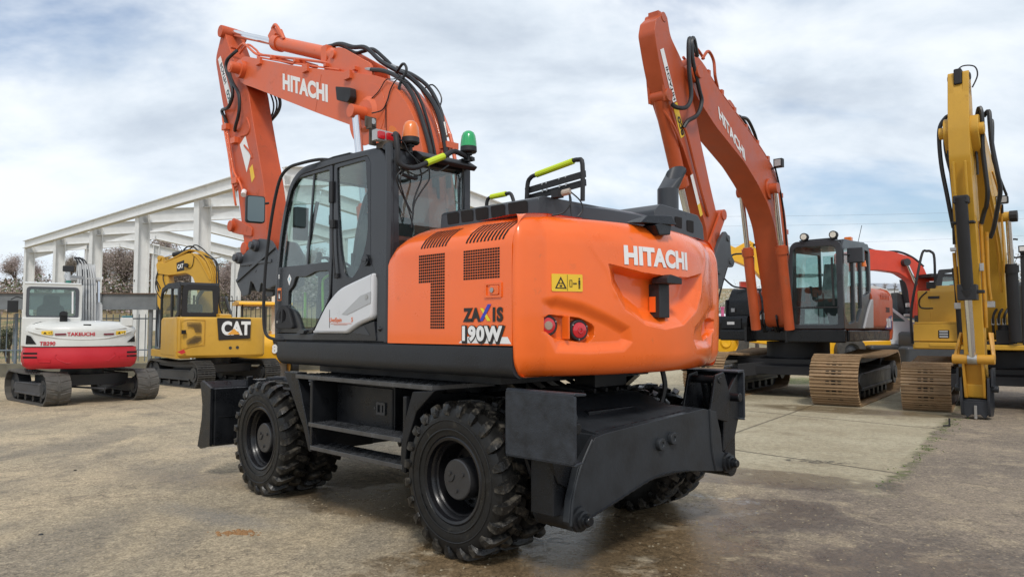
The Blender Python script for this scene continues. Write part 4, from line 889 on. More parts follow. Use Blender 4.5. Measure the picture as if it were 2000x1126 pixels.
bo = part('boom', M_OB, ex, boom, bev=.012)
part('maker_name_decal', M_WH, bo, lambda m: m.text('HITACHI', .262, (lambda a, b, c: (3.165 - a * math.cos(.3554) + b * math.sin(.05), YB1 + .003 + c, 4.515 - a * math.sin(.3554) + b)), bold=.013, ext=.001, sx=1.06, sp=1.05), label='white HITACHI lettering')
for q_ in (0, 1):
  def patches(m):
    if q_ == 0: m.prism(rp([(1.42, 4.08), (1.20, 3.98), (1.13, 3.90), (1.18, 3.83), (1.40, 3.87)], .04), YB1, YB1 + .002)
    else: m.prism(rp([(.93, 3.62), (.82, 3.58), (.74, 3.42), (.82, 3.33), (.95, 3.36)], .06), YB1, YB1 + .002)
  part('repaint_patch', mat('fresh_orange', (.72, .17, .012), .35), bo, patches)
part('seam', mat('seam_dark_orange', (.40, .07, .02), .6), bo, lambda m: m.bar((2.26, YB1 + .0005, 4.47), (2.38, YB1 + .0005, 4.06), .003, .004))  # thin strip of darker orange marking the boom seam
def blamp(m):
    m.prism(rp([(1.80, 4.20), (1.77, 4.04), (1.55, 3.97), (1.50, 4.02), (1.51, 4.12)], .02), YB1 + .02, YB1 + .10)
lmp = part('boom_lamp', M_BD, bo, blamp, bev=.01)
def wires(m):
    for P in ([(1.58, .16, 3.97), (1.53, .17, 3.93), (1.47, .16, 3.92), (1.42, .15, 3.90)], [(1.60, .17, 3.98), (1.56, .16, 3.94), (1.50, .15, 3.93)]): m.tube(P, .006, 5)
part('yellow_wire', mat('wire_yellow', (.7, .5, .03), .5), bo, wires)
def thin(m):
    m.tube([(1.40, .14, 3.91), (1.25, .135, 3.95), (1.09, .135, 4.01), (.97, .14, 4.09), (.84, .135, 4.07), (.78, .1, 4.09)], .0055, 5)
    m.tube([(1.14, .19, 3.77), (1.03, .14, 3.79), (.95, .135, 3.87), (.89, .135, 3.98), (.77, .14, 4.05), (.66, .1, 4.0)], .007, 5); m.tube([(.99, .13, 3.6), (.98, .125, 3.85), (.97, .125, 3.35)], .003, 4)
part('thin_cable', M_HS, bo, thin)
# cylinders
def ram(par, p, q, r, fr, mb, mr, rr=None, eye=.0, name='hydraulic_cylinder'):
    p = Vector(p); q = Vector(q); d = q - p; a = p + d * fr; u = d.normalized()
    o = part(name, mb, par, lambda m: (m.cyl(p + u * .05, a, r, n=24), m.cyl(a - u * .14, a, r * 1.2, n=24), m.cyl(a - u * .02, a + u * .03, r * .9, n=20)), ang=30)
    part('piston_rod', mr, o, lambda m: m.cyl(a, q - u * .03, rr or r * .55, n=18)); return o
ac = ram(bo, (2.08, -.05, 4.665), (5.10, -.05, 5.83), .088, .53, M_OB, M_CH, .05)
part('cylinder_head', M_OB, ac, lambda m: (m.cyl((5.10, -.16, 5.83), (5.10, .06, 5.83), .07), m.bar((3.75, -.05, 5.33), (3.62, -.05, 5.42), .14, .14), m.tube([(3.66, -.02, 5.45), (3.4, .02, 5.50), (3.2, .02, 5.36), (3.05, .02, 5.18)][:0] or [(3.70, .0, 5.46), (3.55, .03, 5.46), (3.40, .03, 5.30), (3.35, .02, 5.22)], .022, 8), m.box(2.30, -.14, 4.66, 2.42, .04, 4.86)), bev=.006)
for y in (.26, -.36): ram(bo, (.95, y, 1.75), (1.33, y, 3.81), .075, .5, M_OB, M_CH, .045)
# arm
AY0, AY1 = -.20, .09
arm_poly = rp([(4.96, 5.80), (5.06, 5.72), (5.23, 5.43), (4.97, 4.75), (4.72, 4.22), (4.46, 3.55), (4.30, 3.0), (4.20, 2.66), (4.08, 2.50), (3.84, 2.42), (3.62, 2.46), (3.56, 2.62), (3.60, 3.1), (3.72, 3.50), (3.86, 3.85), (4.08, 4.45), (4.19, 4.78), (4.45, 5.0), (4.86, 5.60)], [.05, .03, .1, .2, .2, .2, .1, .1, .1, .1, .08, .1, .2, .2, .2, .1, .1, .15, .05])
def arm(m):
    m.prism(arm_poly, AY0, AY1)
    m.cyl((4.98, AY0 - .03, 5.76), (4.98, AY1 + .05, 5.76), .085)
    m.cyl((4.60, .05, 5.42), (4.6, .15, 5.42), .02)
    m.prism(rp([(4.9, 5.50), (5.12, 5.4), (4.97, 5.03), (4.85, 4.75), (4.62, 4.5), (4.45, 4.85), (4.62, 5.15)], .06), AY1, AY1 + .006) if False else None
    for P in ([(4.19, 4.36), (4.10, 4.22), (4.15, 4.14), (4.35, 4.14)], [(4.25, 4.0), (4.06, 3.86), (4.02, 3.78)]):
        m.tube([(a, AY1 + .0, b) for a, b in P], .018, 6)
    m.cyl((4.16, AY0 - .03, 2.60), (4.16, AY1 + .03, 2.60), .09); m.cyl((3.71, AY0 - .05, 2.60), (3.71, AY1 + .06, 2.60), .09)
    for y in (AY0 - .02, AY1 - .01): m.prism(rp([(4.60, 2.95), (4.52, 3.05), (4.2, 2.95), (3.95, 2.86), (3.95, 2.74), (4.3, 2.80), (4.55, 2.85)], .04), y, y + .03)
    m.cyl((4.50, AY0 - .05, 2.93), (4.50, AY1 + .07, 2.93), .075)
ar = part('arm', M_OBW, ex, arm, bev=.01)
bc = ram(ar, (4.98, -.05, 4.55), (4.48, -.05, 2.95), .075, .66, M_OB, M_CH, .042)
part('arm_pipe', M_OB, ar, lambda m: (m.tube([(4.90, .11, 4.58), (4.82, .13, 4.40), (4.62, .13, 3.9), (4.44, .13, 3.35), (4.42, .11, 3.2)], .016, 6), m.tube([(4.76, .12, 4.33), (4.66, .12, 4.10), (4.5, .12, 3.7), (4.30, .12, 3.5), (4.16, .12, 3.3)], .016, 6),
    m.box(4.70, .09, 4.30, 4.84, .15, 4.38), m.box(4.42, .09, 4.06, 4.56, .15, 4.14), m.box(4.35, .09, 3.50, 4.50, .15, 3.58)), bev=.004)
part('white_nozzle', M_WH, ar, lambda m: m.cyl((4.16, .12, 3.36), (4.10, .16, 3.30), .035, n=14))
arot = math.atan2(5.39 - 4.63, 5.12 - 4.70)
def arm_dec(m):
    m.mat(0).prism([(5.13, 5.40), (5.05, 5.43), (4.62, 4.68), (4.73, 4.59)], AY1 + .001, AY1 + .003)
    def mp(s0, k, h): return lambda a, b, c: (4.645 + .456 * (s0 + a) + .89 * (b + k), AY1 + .0045 + c, 4.665 + .89 * (s0 + a) - .456 * (b + k))
    m.mat(1).text('HITACHI', .095, mp(.38, .012, 0), bold=.002, ext=.0005, sx=1.0)
    m.mat(2).text('eco', .15, mp(.03, .012, 0), bold=.004, ext=.0005, sx=1.05)
    m.mat(0).prism([(4.30, 4.0), (4.16, 4.14), (4.0, 3.86), (4.09, 3.66)], AY1 + .001, AY1 + .003) if False else m.mat(0).prism([(4.38, 4.03), (4.22, 4.12), (4.06, 3.82), (4.16, 3.62)], AY1 + .001, AY1 + .003)
    m.mat(3).prism([(4.08, 3.66), (4.0, 3.70), (3.93, 3.52), (4.01, 3.46)], AY1 + .001, AY1 + .003)
part('arm_decal', [M_WH, M_DK, mat('dark_green_decal', (.02, .06, .05), .4), M_YD], ar, arm_dec)
def coupler(m):
    for y in (-.22, .12):
        m.prism(rp([(4.26, 2.14), (4.24, 2.26), (4.10, 2.50), (3.66, 2.69), (3.35, 2.64), (3.15, 2.45), (3.17, 2.08), (3.42, 2.03), (3.50, 2.10), (3.58, 2.12), (3.62, 2.0), (3.70, 2.02), (3.78, 2.12), (3.86, 2.16), (3.92, 1.98), (4.08, 1.96), (4.16, 2.05)], [.03, .03, .04, .06, .05, .05, .03, .02, .03, .03, .02, .02, .03, .03, .02, .03, .03]), y, y + .035)
    m.box(3.2, -.2, 2.15, 4.1, .13, 2.35); m.box(3.3, -.24, 2.36, 4.15, .17, 2.40)
    m.bar((4.24, .165, 2.17), (3.2, .165, 2.55), .02, .04)
    for x, z in ((4.16, 2.47), (3.71, 2.60)): m.lathe([(0, .25), (.045, .25), (.05, .24), (.05, .21), (.075, .2), (.08, .16)], (x, 0, z), 'y', 24)
    for x, z in ((4.18, 2.22), (3.72, 2.28), (3.55, 2.45), (3.9, 2.36)): m.cyl((x, .15, z), (x, .162, z), .018, n=10)
    for x in (3.35, 3.95): m.cyl((x, -.22, 2.08), (x, .15, 2.08), .05)
part('quick_coupler', mat('coupler_paint', (.045, .05, .058), .42, var=.25, bump=.1), ar, coupler, bev=.006)
# hoses and pipes
def hoses(m):
    for P, r_, y in (([(3.72, 5.35), (3.55, 5.22), (3.40, 5.13), (3.19, 5.12), (2.57, 4.90), (2.19, 4.86), (1.89, 4.74), (1.63, 4.66), (1.35, 4.44), (1.07, 4.27), (.82, 4.13), (.53, 3.88), (.35, 3.63), (.24, 3.25), (.2, 2.9)], .026, -.06),
                     ([(3.50, 5.22), (3.3, 5.16), (3.05, 5.08), (2.7, 4.98), (2.3, 4.90), (1.98, 4.72), (1.81, 4.69), (1.61, 4.66), (1.39, 4.50), (1.18, 4.33), (.9, 4.2), (.62, 4.0), (.45, 3.76), (.36, 3.55)], .022, -.14),
                     ([(1.34, 4.31), (1.11, 4.24), (.88, 4.12), (.68, 3.95), (.52, 3.70), (.34, 3.29), (.26, 2.9)], .024, .06),
                     ([(1.2, 4.28), (.9, 4.14), (.64, 3.92), (.47, 3.62), (.33, 3.2), (.28, 2.8)], .016, 0)):
        m.tube([(a, y, b) for a, b in P], r_, 8, 5)
    m.tube([(.98, .0, 4.20), (.80, .05, 4.24), (.74, .05, 4.16), (.80, .08, 4.03), (.82, .1, 3.9)], .015, 6)
    m.tube([(.7, -.12, 3.98), (.58, -.16, 4.02), (.46, -.18, 3.86), (.50, -.15, 3.7)], .008, 5)
part('boom_hose', M_HS, bo, hoses)
part('boom_hose_fitting', M_ST, bo, lambda m: (m.cyl((1.45, .05, 4.35), (1.34, .06, 4.31), .026, n=10), m.cyl((.72, -.02, 3.60), (.69, -.02, 3.48), .028, n=10), m.cyl((.37, -.14, 3.58), (.33, -.14, 3.44), .028, n=10), m.cyl((1.20, -.1, 4.35), (1.10, -.1, 4.30), .03, n=10)))
def loops(m):
    m.tube([(4.50, .10, 5.36), (4.53, .15, 5.30), (4.66, .17, 5.24), (4.68, .17, 5.12), (4.52, .17, 4.90), (4.46, .17, 4.71), (4.61, .16, 4.58), (4.90, .12, 4.60), (4.80, .11, 4.45), (4.73, .11, 4.34)], .023, 8)
    m.tube([(4.62, .15, 5.22), (4.60, .17, 5.08), (4.47, .17, 4.89), (4.27, .17, 4.67), (4.26, .17, 4.43), (4.42, .14, 4.28), (4.50, .11, 4.24)], .023, 8)
part('arm_hose', M_HS, ar, loops)
part('rear_arm_hose', M_HS, ar, lambda m: [m.tube([(4.20 - k * .07, AY0 - .03, 4.80), (4.12 - k * .09, AY0 - .05, 4.62), (4.14 - k * .08, AY0 - .05, 4.48), (4.26 - k * .05, AY0 - .02, 4.36)], .012 if k < 2 else .022, 6) for k in range(3)])
def pipes(m):
    m.tube([(4.56, .08, 5.38), (4.36, .08, 5.42), (4.10, .06, 5.24), (3.95, .05, 5.16), (3.83, .05, 5.13), (2.33, .05, 4.65), (1.45, .05, 4.35)], .017, 7, 4)
    m.tube([(4.6, .02, 5.36), (4.4, 0, 5.44), (4.15, 0, 5.30), (3.98, -.02, 5.19), (3.0, -.02, 4.88), (2.4, -.02, 4.68), (1.7, -.02, 4.44)], .015, 7, 4)
    m.tube([(3.9, .1, 5.11), (3.0, .1, 4.80), (1.9, .1, 4.44)], .012, 6, 2)
    for y, P in ((-.02, [(.70, 3.50), (.60, 3.32), (.5, 3.1), (.46, 2.7)]), (-.08, [(.72, 3.98), (.56, 3.75), (.42, 3.45), (.34, 3.1), (.3, 2.7)]), (-.15, [(.56, 3.82), (.42, 3.58), (.30, 3.3), (.24, 2.9)]), (-.14, [(.34, 3.45), (.27, 3.2), (.2, 2.9)])):
        m.tube([(a - .06, y, b) for a, b in P], .019, 7, 4)
    m.box(.50, -.16, 3.30, .62, .08, 3.36); m.box(.22, -.2, 3.30, .34, -.05, 3.36)
part('boom_pipe', M_OB, bo, pipes)
# ================================================================ steel hall, fences, trees, wires
M_WS = mat('white_steel', (.74, .74, .72), .5, var=.06, dirt=.05, dcol=(.42, .40, .35), ds=1.2)
def hall():
    t = thing('steel_hall_frame', (-28.9, 44.3, 0), -43.9, 'unclad white steel portal frame hall standing behind the fence', 'building frame')
    # local x along the eaves towards the camera, local y across the hall
    Wd = 10.0; He = 6.75; Hp = 7.5; S = 6.0; NB = 5
    def isec(m, x, y, z0, z1, w=.42, d=.46):
        for s in (-1, 1): m.box(x - w / 2, y + s * d / 2 - .012, z0, x + w / 2, y + s * d / 2 + .012, z1)
        m.box(x - .01, y - d / 2, z0, x + .01, y + d / 2, z1)
    for k in range(NB + 1):
        for y in (0, Wd):
            o = MB(); z0 = -.3; isec(o, k * S, y, z0, He - .3)
            o.mat(1).cyl((k * S - .08, y - .25, 3.6), (k * S - .08, y - .236, 3.6), .05, n=10)
            o.done('column', [M_WS, M_VOID], t)
        def raf(m):
            for s in (0, 1):
                a = (k * S, 0 if s == 0 else Wd, He - .35); b = (k * S, Wd / 2, Hp - .35)
                for dz in (-.3, .3): m.bar((a[0], a[1], a[2] + dz), (b[0], b[1], b[2] + dz), .3, .025)
                m.bar(a, b, .02, .6)
                m.prism([(a[1], a[2] - .28), (a[1], a[2] - .75), (a[1] + (1 if s == 0 else -1) * 1.6, a[2] - .1)], k * S - .012, k * S + .012, lambda u, v, c: (c, u, v))
        part('rafter', M_WS, t, raf)
    for y in (3.2, 7.25):
        part('gable_column', M_WS, t, lambda m: isec(m, 0, y, -.3, 7.2, .3, .36))
    for y in (-.26, Wd + .26):
        for k in range(NB):
            part('eaves_beam', M_WS, t, lambda m: (m.box(k * S + .01, y - .13, He - .42, (k + 1) * S - .01, y + .13, He - .395), m.box(k * S + .01, y - .13, He + .0, (k + 1) * S - .01, y + .13, He + .025), m.box(k * S + .01, y - .012, He - .395, (k + 1) * S - .01, y + .012, He)))
hall()
def picket_fence(name, A, B, h, base, rails, mt, pitch, label, posts=2.5, pw=.022, wallm=None):
    A = Vector(A); B = Vector(B); d = (B - A); ln = d.length; deg = math.degrees(math.atan2(d.y, d.x))
    t = thing(name, (A.x, A.y, 0), deg, label, 'fence')
    def pk(m):
        n = int(ln / pitch)
        for i in range(n):
            x = i * pitch; m.box(x - pw / 2, -pw / 2, base + .06, x + pw / 2, pw / 2, h - .05); m.add([(x - pw / 2, -pw / 2, h - .05), (x + pw / 2, -pw / 2, h - .05), (x + pw / 2, pw / 2, h - .05), (x - pw / 2, pw / 2, h - .05), (x, 0, h)], [(0, 1, 4), (1, 2, 4), (2, 3, 4), (3, 0, 4)])
    part('pickets', mt, t, pk, flat=True)
    for z in rails: part('rail', mt, t, lambda m: m.box(0, -.03, z - .02, ln, .03, z + .02))
    i = 0
    while i * posts <= ln: part('post', mt, t, lambda m: m.box(i * posts - .035, -.035, base, i * posts + .035, .035, h)); i += 1
    if wallm: 
        w = MB(); w.box(0, -.12, -.3, ln, .12, base); o = w.done('wall', wallm, t, bev=.015)
    return t
M_BG = mat('blue_grey_paint', (.13, .16, .19), .5, var=.2); M_BF = mat('black_fence_paint', (.03, .028, .027), .6)
M_PL = mat('plinth_concrete', (.13, .12, .09), .85, var=.3, vs=2, bump=.3, dirt=.2, dcol=(.05, .06, .03), ds=3)
picket_fence('picket_fence', (-21, 23.6, 0), (-11.55, 24.4, 0), 2.05, .43, (.86, 1.88), M_BG, .205, 'blue grey steel picket fence on a low mossy wall behind the small white excavator', wallm=M_PL)
picket_fence('picket_fence', (-11.4, 26.6, 0), (2.0, 28.2, 0), 2.75, .5, (.9, 2.55), M_BF, .165, 'taller black steel picket fence behind the yellow canopy machine', wallm=M_PL)
gp = part('gate_post', M_BG, None, lambda m: (m.box(-11.56, 24.1, -.2, -11.42, 24.24, 2.68), m.box(-11.60, 24.06, 2.68, -11.38, 24.28, 2.70))); tag(gp, 'blue grey square gate post at the end of the picket fence', 'post')
def steelbeam():
    t = thing('grey_steel_panel_beam', (-22, 23.0, 0), 4.2, 'long riveted grey steel panel beam with rusty edges held above the picket fence', 'beam')
    MG = mat('grey_steel', (.15, .16, .165), .5, var=.2, dirt=.08, dcol=(.2, .11, .06), ds=1.5); MR = mat('rusty_edge', (.17, .11, .08), .75, var=.3, vs=6)
    part('web', MG, t, lambda m: m.box(0, -.01, 2.18, 10.7, .01, 2.66)); part('flange', MR, t, lambda m: m.box(0, -.09, 2.66, 10.7, .09, 2.685)); part('flange', MG, t, lambda m: m.box(0, -.07, 2.155, 10.7, .07, 2.18))
    for x in (.6, 2.3, 3.95, 5.6, 7.25, 8.95, 10.65): part('stiffener', MG, t, lambda m: m.box(x - .015, -.08, 2.18, x + .015, -.01, 2.66))
    for x in (.3, 4.0, 10.45): part('leg', MG, t, lambda m: m.box(x - .05, .02, -.1, x + .05, .10, 2.18))
steelbeam()
# ---- trees
M_BARK = mat('bark', (.085, .068, .055), .9, var=.3, vs=6)
def leafmat(n, c, v=.35): return mat(n, c, .8, var=v, vs=1.2, rv=.1)
M_L = {'pink': leafmat('blossom_pink', (.40, .32, .30)), 'brown': leafmat('twigs_brown', (.23, .19, .15)), 'olive': leafmat('olive_leaves', (.105, .12, .055)), 'white': leafmat('blossom_white', (.52, .50, .44)), 'dark': leafmat('dark_leaves', (.045, .06, .03))}
def tree(x, y, h, w, key, label, group=None, seed=0, name='bare_tree', dens=1.0, low=.16, key2=None):
    rnd = random.Random(seed + int(x * 10)); z0 = terrain(x, y) - .1; t = thing(name, (x, y, z0), 0, label, 'tree', group)
    tips = []; tr = MB()
    def grow(p, d, ln, r, lev):
        q = p + d * ln; mid = (p + q) / 2 + Vector((rnd.uniform(-1, 1), rnd.uniform(-1, 1), 0)) * ln * .06
        tr.tube([p, mid, q], lambda t_: r * (1 - .4 * t_), 5 if lev > 1 else 7, 2)
        if lev >= 3: tips.append((p + q) / 2)
        if lev >= 4 or r < .008: tips.append(q); return
        for k in range(rnd.choice((3, 3, 4)) if lev < 3 else 3):
            a = rnd.uniform(0, 2 * PI); s = rnd.uniform(.3, .8); e = (d + Vector((math.cos(a) * s * w / h * 1.2, math.sin(a) * s * w / h * 1.2, rnd.uniform(-.1, .35)))).normalized()
            grow(p + d * ln * rnd.uniform(.35, 1), e, ln * rnd.uniform(.55, .8), r * .55, lev + 1)
    grow(Vector((0, 0, 0)), Vector((rnd.uniform(-.1, .1), 0, 1)).normalized(), h * low, h * .018, 0)
    mz = max(v[2] for v in tr.v); sc = h * .97 / mz; mx = max(max(abs(v[0]), abs(v[1])) for v in tr.v); sx = min(1.7, w * .5 / mx)
    tr.v = [(v[0] * sx, v[1] * sx, v[2] * sc) for v in tr.v]; tips = [Vector((p.x * sx, p.y * sx, p.z * sc)) for p in tips]
    tr.done('trunk', M_BARK, t)
    cr = MB(); s0 = h * .0075
    for p in tips:
        for k in range(int(30 * dens)):
            c = p + Vector((rnd.gauss(0, 1), rnd.gauss(0, 1), rnd.gauss(0, .8))) * h * .075
            if c.z < h * .12: continue
            s = s0 * rnd.uniform(.5, 1.5); u = Vector((rnd.uniform(-1, 1), rnd.uniform(-1, 1), rnd.uniform(-1, 1))).normalized(); v = u.orthogonal().normalized()
            cr.mat(1 if (key2 and rnd.random() < .35) else 0).add([c + u * s * 1.6, c + v * s * .6, c - u * s * 1.6, c - v * s * .6], [(0, 1, 2, 3)])
    for q in range(int(420 * dens)):
        a = rnd.uniform(0, 2 * PI); zz = rnd.uniform(.06 if low < .15 else .32, .95); rr = w * .5 * math.sqrt(rnd.random()) * (1 - ((zz - .45) / .62) ** 2) ** .5 if abs(zz - .45) < .62 else .1
        c = Vector((math.cos(a) * rr, math.sin(a) * rr, zz * h)); s = s0 * rnd.uniform(.5, 1.5); u = Vector((rnd.uniform(-1, 1), rnd.uniform(-1, 1), rnd.uniform(-1, 1))).normalized(); v = u.orthogonal().normalized()
        cr.mat(0).add([c + u * s * 2.4, c + v * s * .5, c - u * s * 2.4, c - v * s * .5], [(0, 1, 2, 3)])
    cr.done('crown', [M_L[key], M_L[key2 or key]], t, flat=True)
tr_at = lambda px, Y: ((px - 1000) / 1450 * Y)
specs = [(205, 66, 4.8, 5, 'brown', 'brown bare tree leftmost in the row seen through the hall frame', 'pink'), (240, 62, 5.6, 6, 'brown', 'tallest bare brown tree between the second pair of hall columns', 'pink'),
         (272, 68, 4.8, 6, 'pink', 'pinkish budding tree partly behind the fourth hall column', 'brown'), (316, 60, 6.4, 4, 'brown', 'slim bare tree between the two hall columns left of the yellow boom', 'pink'),
         (350, 62, 4.4, 6, 'pink', 'greyish blossom tree seen under the bend of the small yellow boom', 'brown'), (395, 62, 4.8, 6, 'pink', 'pale blossom tree right behind the small yellow excavator boom', 'brown'),
         (452, 60, 4.2, 6, 'pink', 'pink blossom tree just right of the small yellow excavator boom', 'brown'), (492, 60, 3.8, 6, 'brown', 'bare hillside tree behind the dark quick coupler', 'pink'), (545, 64, 4.4, 7, 'pink', 'pink budding tree seen through the big cab', 'brown'),
         (28, 90, 4.6, 9, 'pink', 'distant pinkish tree at the far left above the beam', 'brown'), (60, 92, 4.0, 8, 'pink', 'distant pinkish tree behind the first hall column', 'brown'), (135, 90, 4.4, 5, 'brown', 'distant bare tree behind the first window of the hall frame', 'brown'),
         (600, 66, 4.6, 7, 'brown', 'brown tree seen through the cab door glass', 'pink')]
for i, (px, Y, h, w, k, lb, k2) in enumerate(specs): tree(tr_at(px, Y), Y, h, w, k, lb, 'bare trees on the hillside', seed=i * 7, key2=k2, dens=1.1)
for i, (px, Y, h, w, k, lb) in enumerate([(20, 26.5, 1.75, 3.4, 'dark', 'dark evergreen bush behind the left end of the fence'), (255, 58, 1.6, 5, 'olive', 'olive green bush under the bare trees'), (440, 56, 1.5, 5, 'olive', 'green scrub on the slope right of the small yellow cab'), (520, 56, 1.4, 6, 'olive', 'olive scrub on the slope below the coupler'), (300, 57, 1.5, 4, 'dark', 'dark bush beside the fourth hall column')]):
    tree(tr_at(px, Y), Y, h, w, k, lb, 'bushes behind the yard', seed=50 + i, name='bush', dens=1.5, low=.12)
tree(tr_at(1428, 34), 34, 2.9, 3.6, 'white', 'white flowering shrub tree seen between the two orange excavators', seed=90, name='blossom_tree', key2='olive', dens=1.6)
tree(tr_at(1478, 36), 36, 3.3, 3.4, 'white', 'bare pale tree behind the lifting cylinder of the tracked orange excavator', seed=95, key2='brown', dens=.5)
tree(tr_at(1395, 52), 52, 1.9, 5, 'olive', 'low olive bush beyond the black body of the tracked orange excavator', seed=97, name='bush', dens=1.3, low=.12)
tree(tr_at(1972, 30), 30, 4.2, 2.6, 'white', 'pale bare tree behind the right hand cylinder of the big yellow excavator', seed=99, key2='brown', dens=.5)
for i, px in enumerate((1712, 1730, 1748, 1766, 1784, 1800)): tree(tr_at(px, 120 + i), 120 + i, 2.0, 6, 'brown', None, None, seed=120 + i, dens=.8, low=.15, key2='pink'); 
for o in bpy.data.objects:
    if o.type == 'EMPTY' and o.name.startswith('bare_tree') and 'label' not in o: o['label'] = 'tiny bare tree on the far hill beneath the red boom'; o['group'] = 'tiny trees on the far hill'
def scrub():
    rnd = random.Random(77); m = MB()
    for i in range(26000):
        px = rnd.uniform(-60, 640) ** 1.0; Y = rnd.uniform(60, 74); x = tr_at(px, Y); hh = 1.3 + 1.2 * (mnoise.noise(Vector((x * .25, 1, 0))) + .4) + (.9 if px > 180 else 0)
        c = Vector((x, Y, terrain(x, Y) + rnd.random() ** 1.3 * max(hh, .5))); s = rnd.uniform(.03, .10); u = Vector((rnd.uniform(-1, 1), rnd.uniform(-1, 1), rnd.uniform(-.4, 1))).normalized(); v = u.orthogonal().normalized()
        m.mat(rnd.choice((0, 0, 1, 2))).add([c + u * s * 2, c + v * s, c - u * s * 2, c - v * s], [(0, 1, 2, 3)])
    tag(m.done('hillside_scrub', [M_L['brown'], M_L['pink'], M_L['olive']], flat=True), 'tangle of leafless brown and olive scrub along the hilltop', 'scrub', kind='stuff')
scrub()
# far houses on the right hill
hm = mat('far_house_white', (.52, .53, .55), .8); hr = mat('far_house_roof', (.30, .33, .37), .7)
def far_house(i, px, w, h, lb):
    Y = 150 + i * 3; x = tr_at(px, Y); t = thing('far_house', (x, Y, terrain(x, Y) - .3), 10, lb, 'house', 'houses on the far hill')
    part('wall', hm, t, lambda m: m.box(-w / 2, -3, 0, w / 2, 3, h)); part('roof', hr, t, lambda m: m.prism([(-3.3, h), (0, h + 1.3), (3.3, h)], -w / 2 - .2, w / 2 + .2, lambda u, v, c: (c, u, v)))
for i, (px, w, h, lb) in enumerate([(1706, 7, 2.6, 'small white house on the far hill nearest the orange cab'), (1722, 9, 2.2, 'long low pale house on the far hill'), (1742, 6, 3.0, 'taller white house in the middle of the far hill row'), (1757, 10, 2.3, 'wide pale warehouse on the far hill'), (1775, 6, 2.6, 'white house on the far hill nearest the red boom foot')]): far_house(i, px, w, h, lb)
# power lines
def wires():
    for nm, z0, z1, lb in (('power_line', 16.2, 17.6, 'uppermost thin power line across the sky at right'), ('power_line', 14.9, 16.6, 'thin power line below the uppermost one at right'), ('power_line', 12.4, 14.5, 'lowest thin power line across the sky at right')):
        o = part(nm, mat('wire_grey', (.18, .19, .21), .7), None, lambda m: m.tube([(x, 95, z0 + (z1 - z0) * (x - 20) / 60 - .6 * math.sin(PI * (x - 10) / 80)) for x in range(10, 91, 8)], .013, 4, 1)); tag(o, lb, 'power line', 'power lines')
wires()
# debris on the yard
def clods(name, x, y, n, s, mt, lb, cat, sd, flat_=.5, rs=None):
    rnd = random.Random(sd); m = MB()
    for i in range(n):
        cx, cy = (x + rnd.gauss(0, s), y + rnd.gauss(0, s * .35)) if not rs else (x + rnd.uniform(-s, s), y + rnd.uniform(-s * .9, s * 1.2)); r_ = (rs or s * .22) * rnd.uniform(.3, 1); a = [(math.cos(k * PI / 3 + rnd.uniform(-.3, .3)), math.sin(k * PI / 3)) for k in range(6)]
        m.add([(cx + p * r_, cy + q * r_, 0.001) for p, q in a] + [(cx + p * r_ * .6, cy + q * r_ * .6, r_ * flat_ * rnd.uniform(.6, 1.2)) for p, q in a], [(k, (k + 1) % 6, 6 + (k + 1) % 6, 6 + k) for k in range(6)] + [tuple(range(6, 12))])
    o = m.done(name, mt, flat=True); tag(o, lb, cat, kind='stuff' if n > 3 else None); return o
clods('orange_soil_crumbs', -2.07, 5.71, 70, .10, mat('orange_soil', (.27, .145, .06), .9), 'crumbled orange soil on the wet ground in the foreground', 'soil', 3)
clods('black_lump', -3.62, 5.47, 1, .22, mat('tar_lump', (.012, .012, .013), .6), 'black rubber scrap lying on the gravel at the lower left', 'scrap', 8)
clods('black_scrap', -4.56, 8.18, 1, .22, M_VOID, 'small black scrap further back on the gravel at left', 'scrap', 9)
clods('loose_gravel', -3.2, 6.6, 4200, 3.4, mat('gravel_chips', (.30, .25, .17), .9), 'scattered gravel chips on the yard', 'gravel', 11, rs=.011)
clods('loose_gravel', 4.2, 6.2, 2400, 3.4, mat('gravel_chips', (.30, .25, .17), .9), 'scattered gravel chips on the dark tarmac at right', 'gravel', 12, rs=.011)
for a in bpy.data.objects:
    if a.name.startswith('loose_gravel'): a.scale = (1, 1, 1)
sk = part('metal_stake', M_BD, None, lambda m: (m.bar((6.93, 11.86, 0), (6.93, 11.86, .13), .02, .02), m.bar((6.93, 11.86, .02), (6.80, 11.80, .02), .02, .02))); tag(sk, 'short black metal stake poking from the slab joint', 'stake')
def grass_tufts():
    rnd = random.Random(5); m = MB()
    for i in range(1500, 1900):
        if i < 1500: x, y = rnd.uniform(6.2, 9.0), rnd.uniform(20.5, 23)
        else: t_ = rnd.uniform(-.1, 1.05); x, y = 3.9 + 4.0 * t_ + rnd.gauss(0, .06), 7.73 + 5.3 * t_ + rnd.gauss(0, .06)
        if i >= 1500 and (rnd.random() > .4 or (t_ * 7) % 1 < .4): continue
        h = rnd.uniform(.008, .022); a = rnd.uniform(0, PI); w = .012
        z = terrain(x, y); m.add([(x - w * math.cos(a), y - w * math.sin(a), z), (x + w * math.cos(a), y + w * math.sin(a), z), (x + rnd.gauss(0, .02), y + rnd.gauss(0, .02), z + h)], [(0, 1, 2)])
    tag(m.done('grass', mat('grass_green', (.07, .12, .015), .8, var=.3), flat=True), 'patches of short green grass beyond and along the slabs', 'grass', kind='stuff')
grass_tufts()
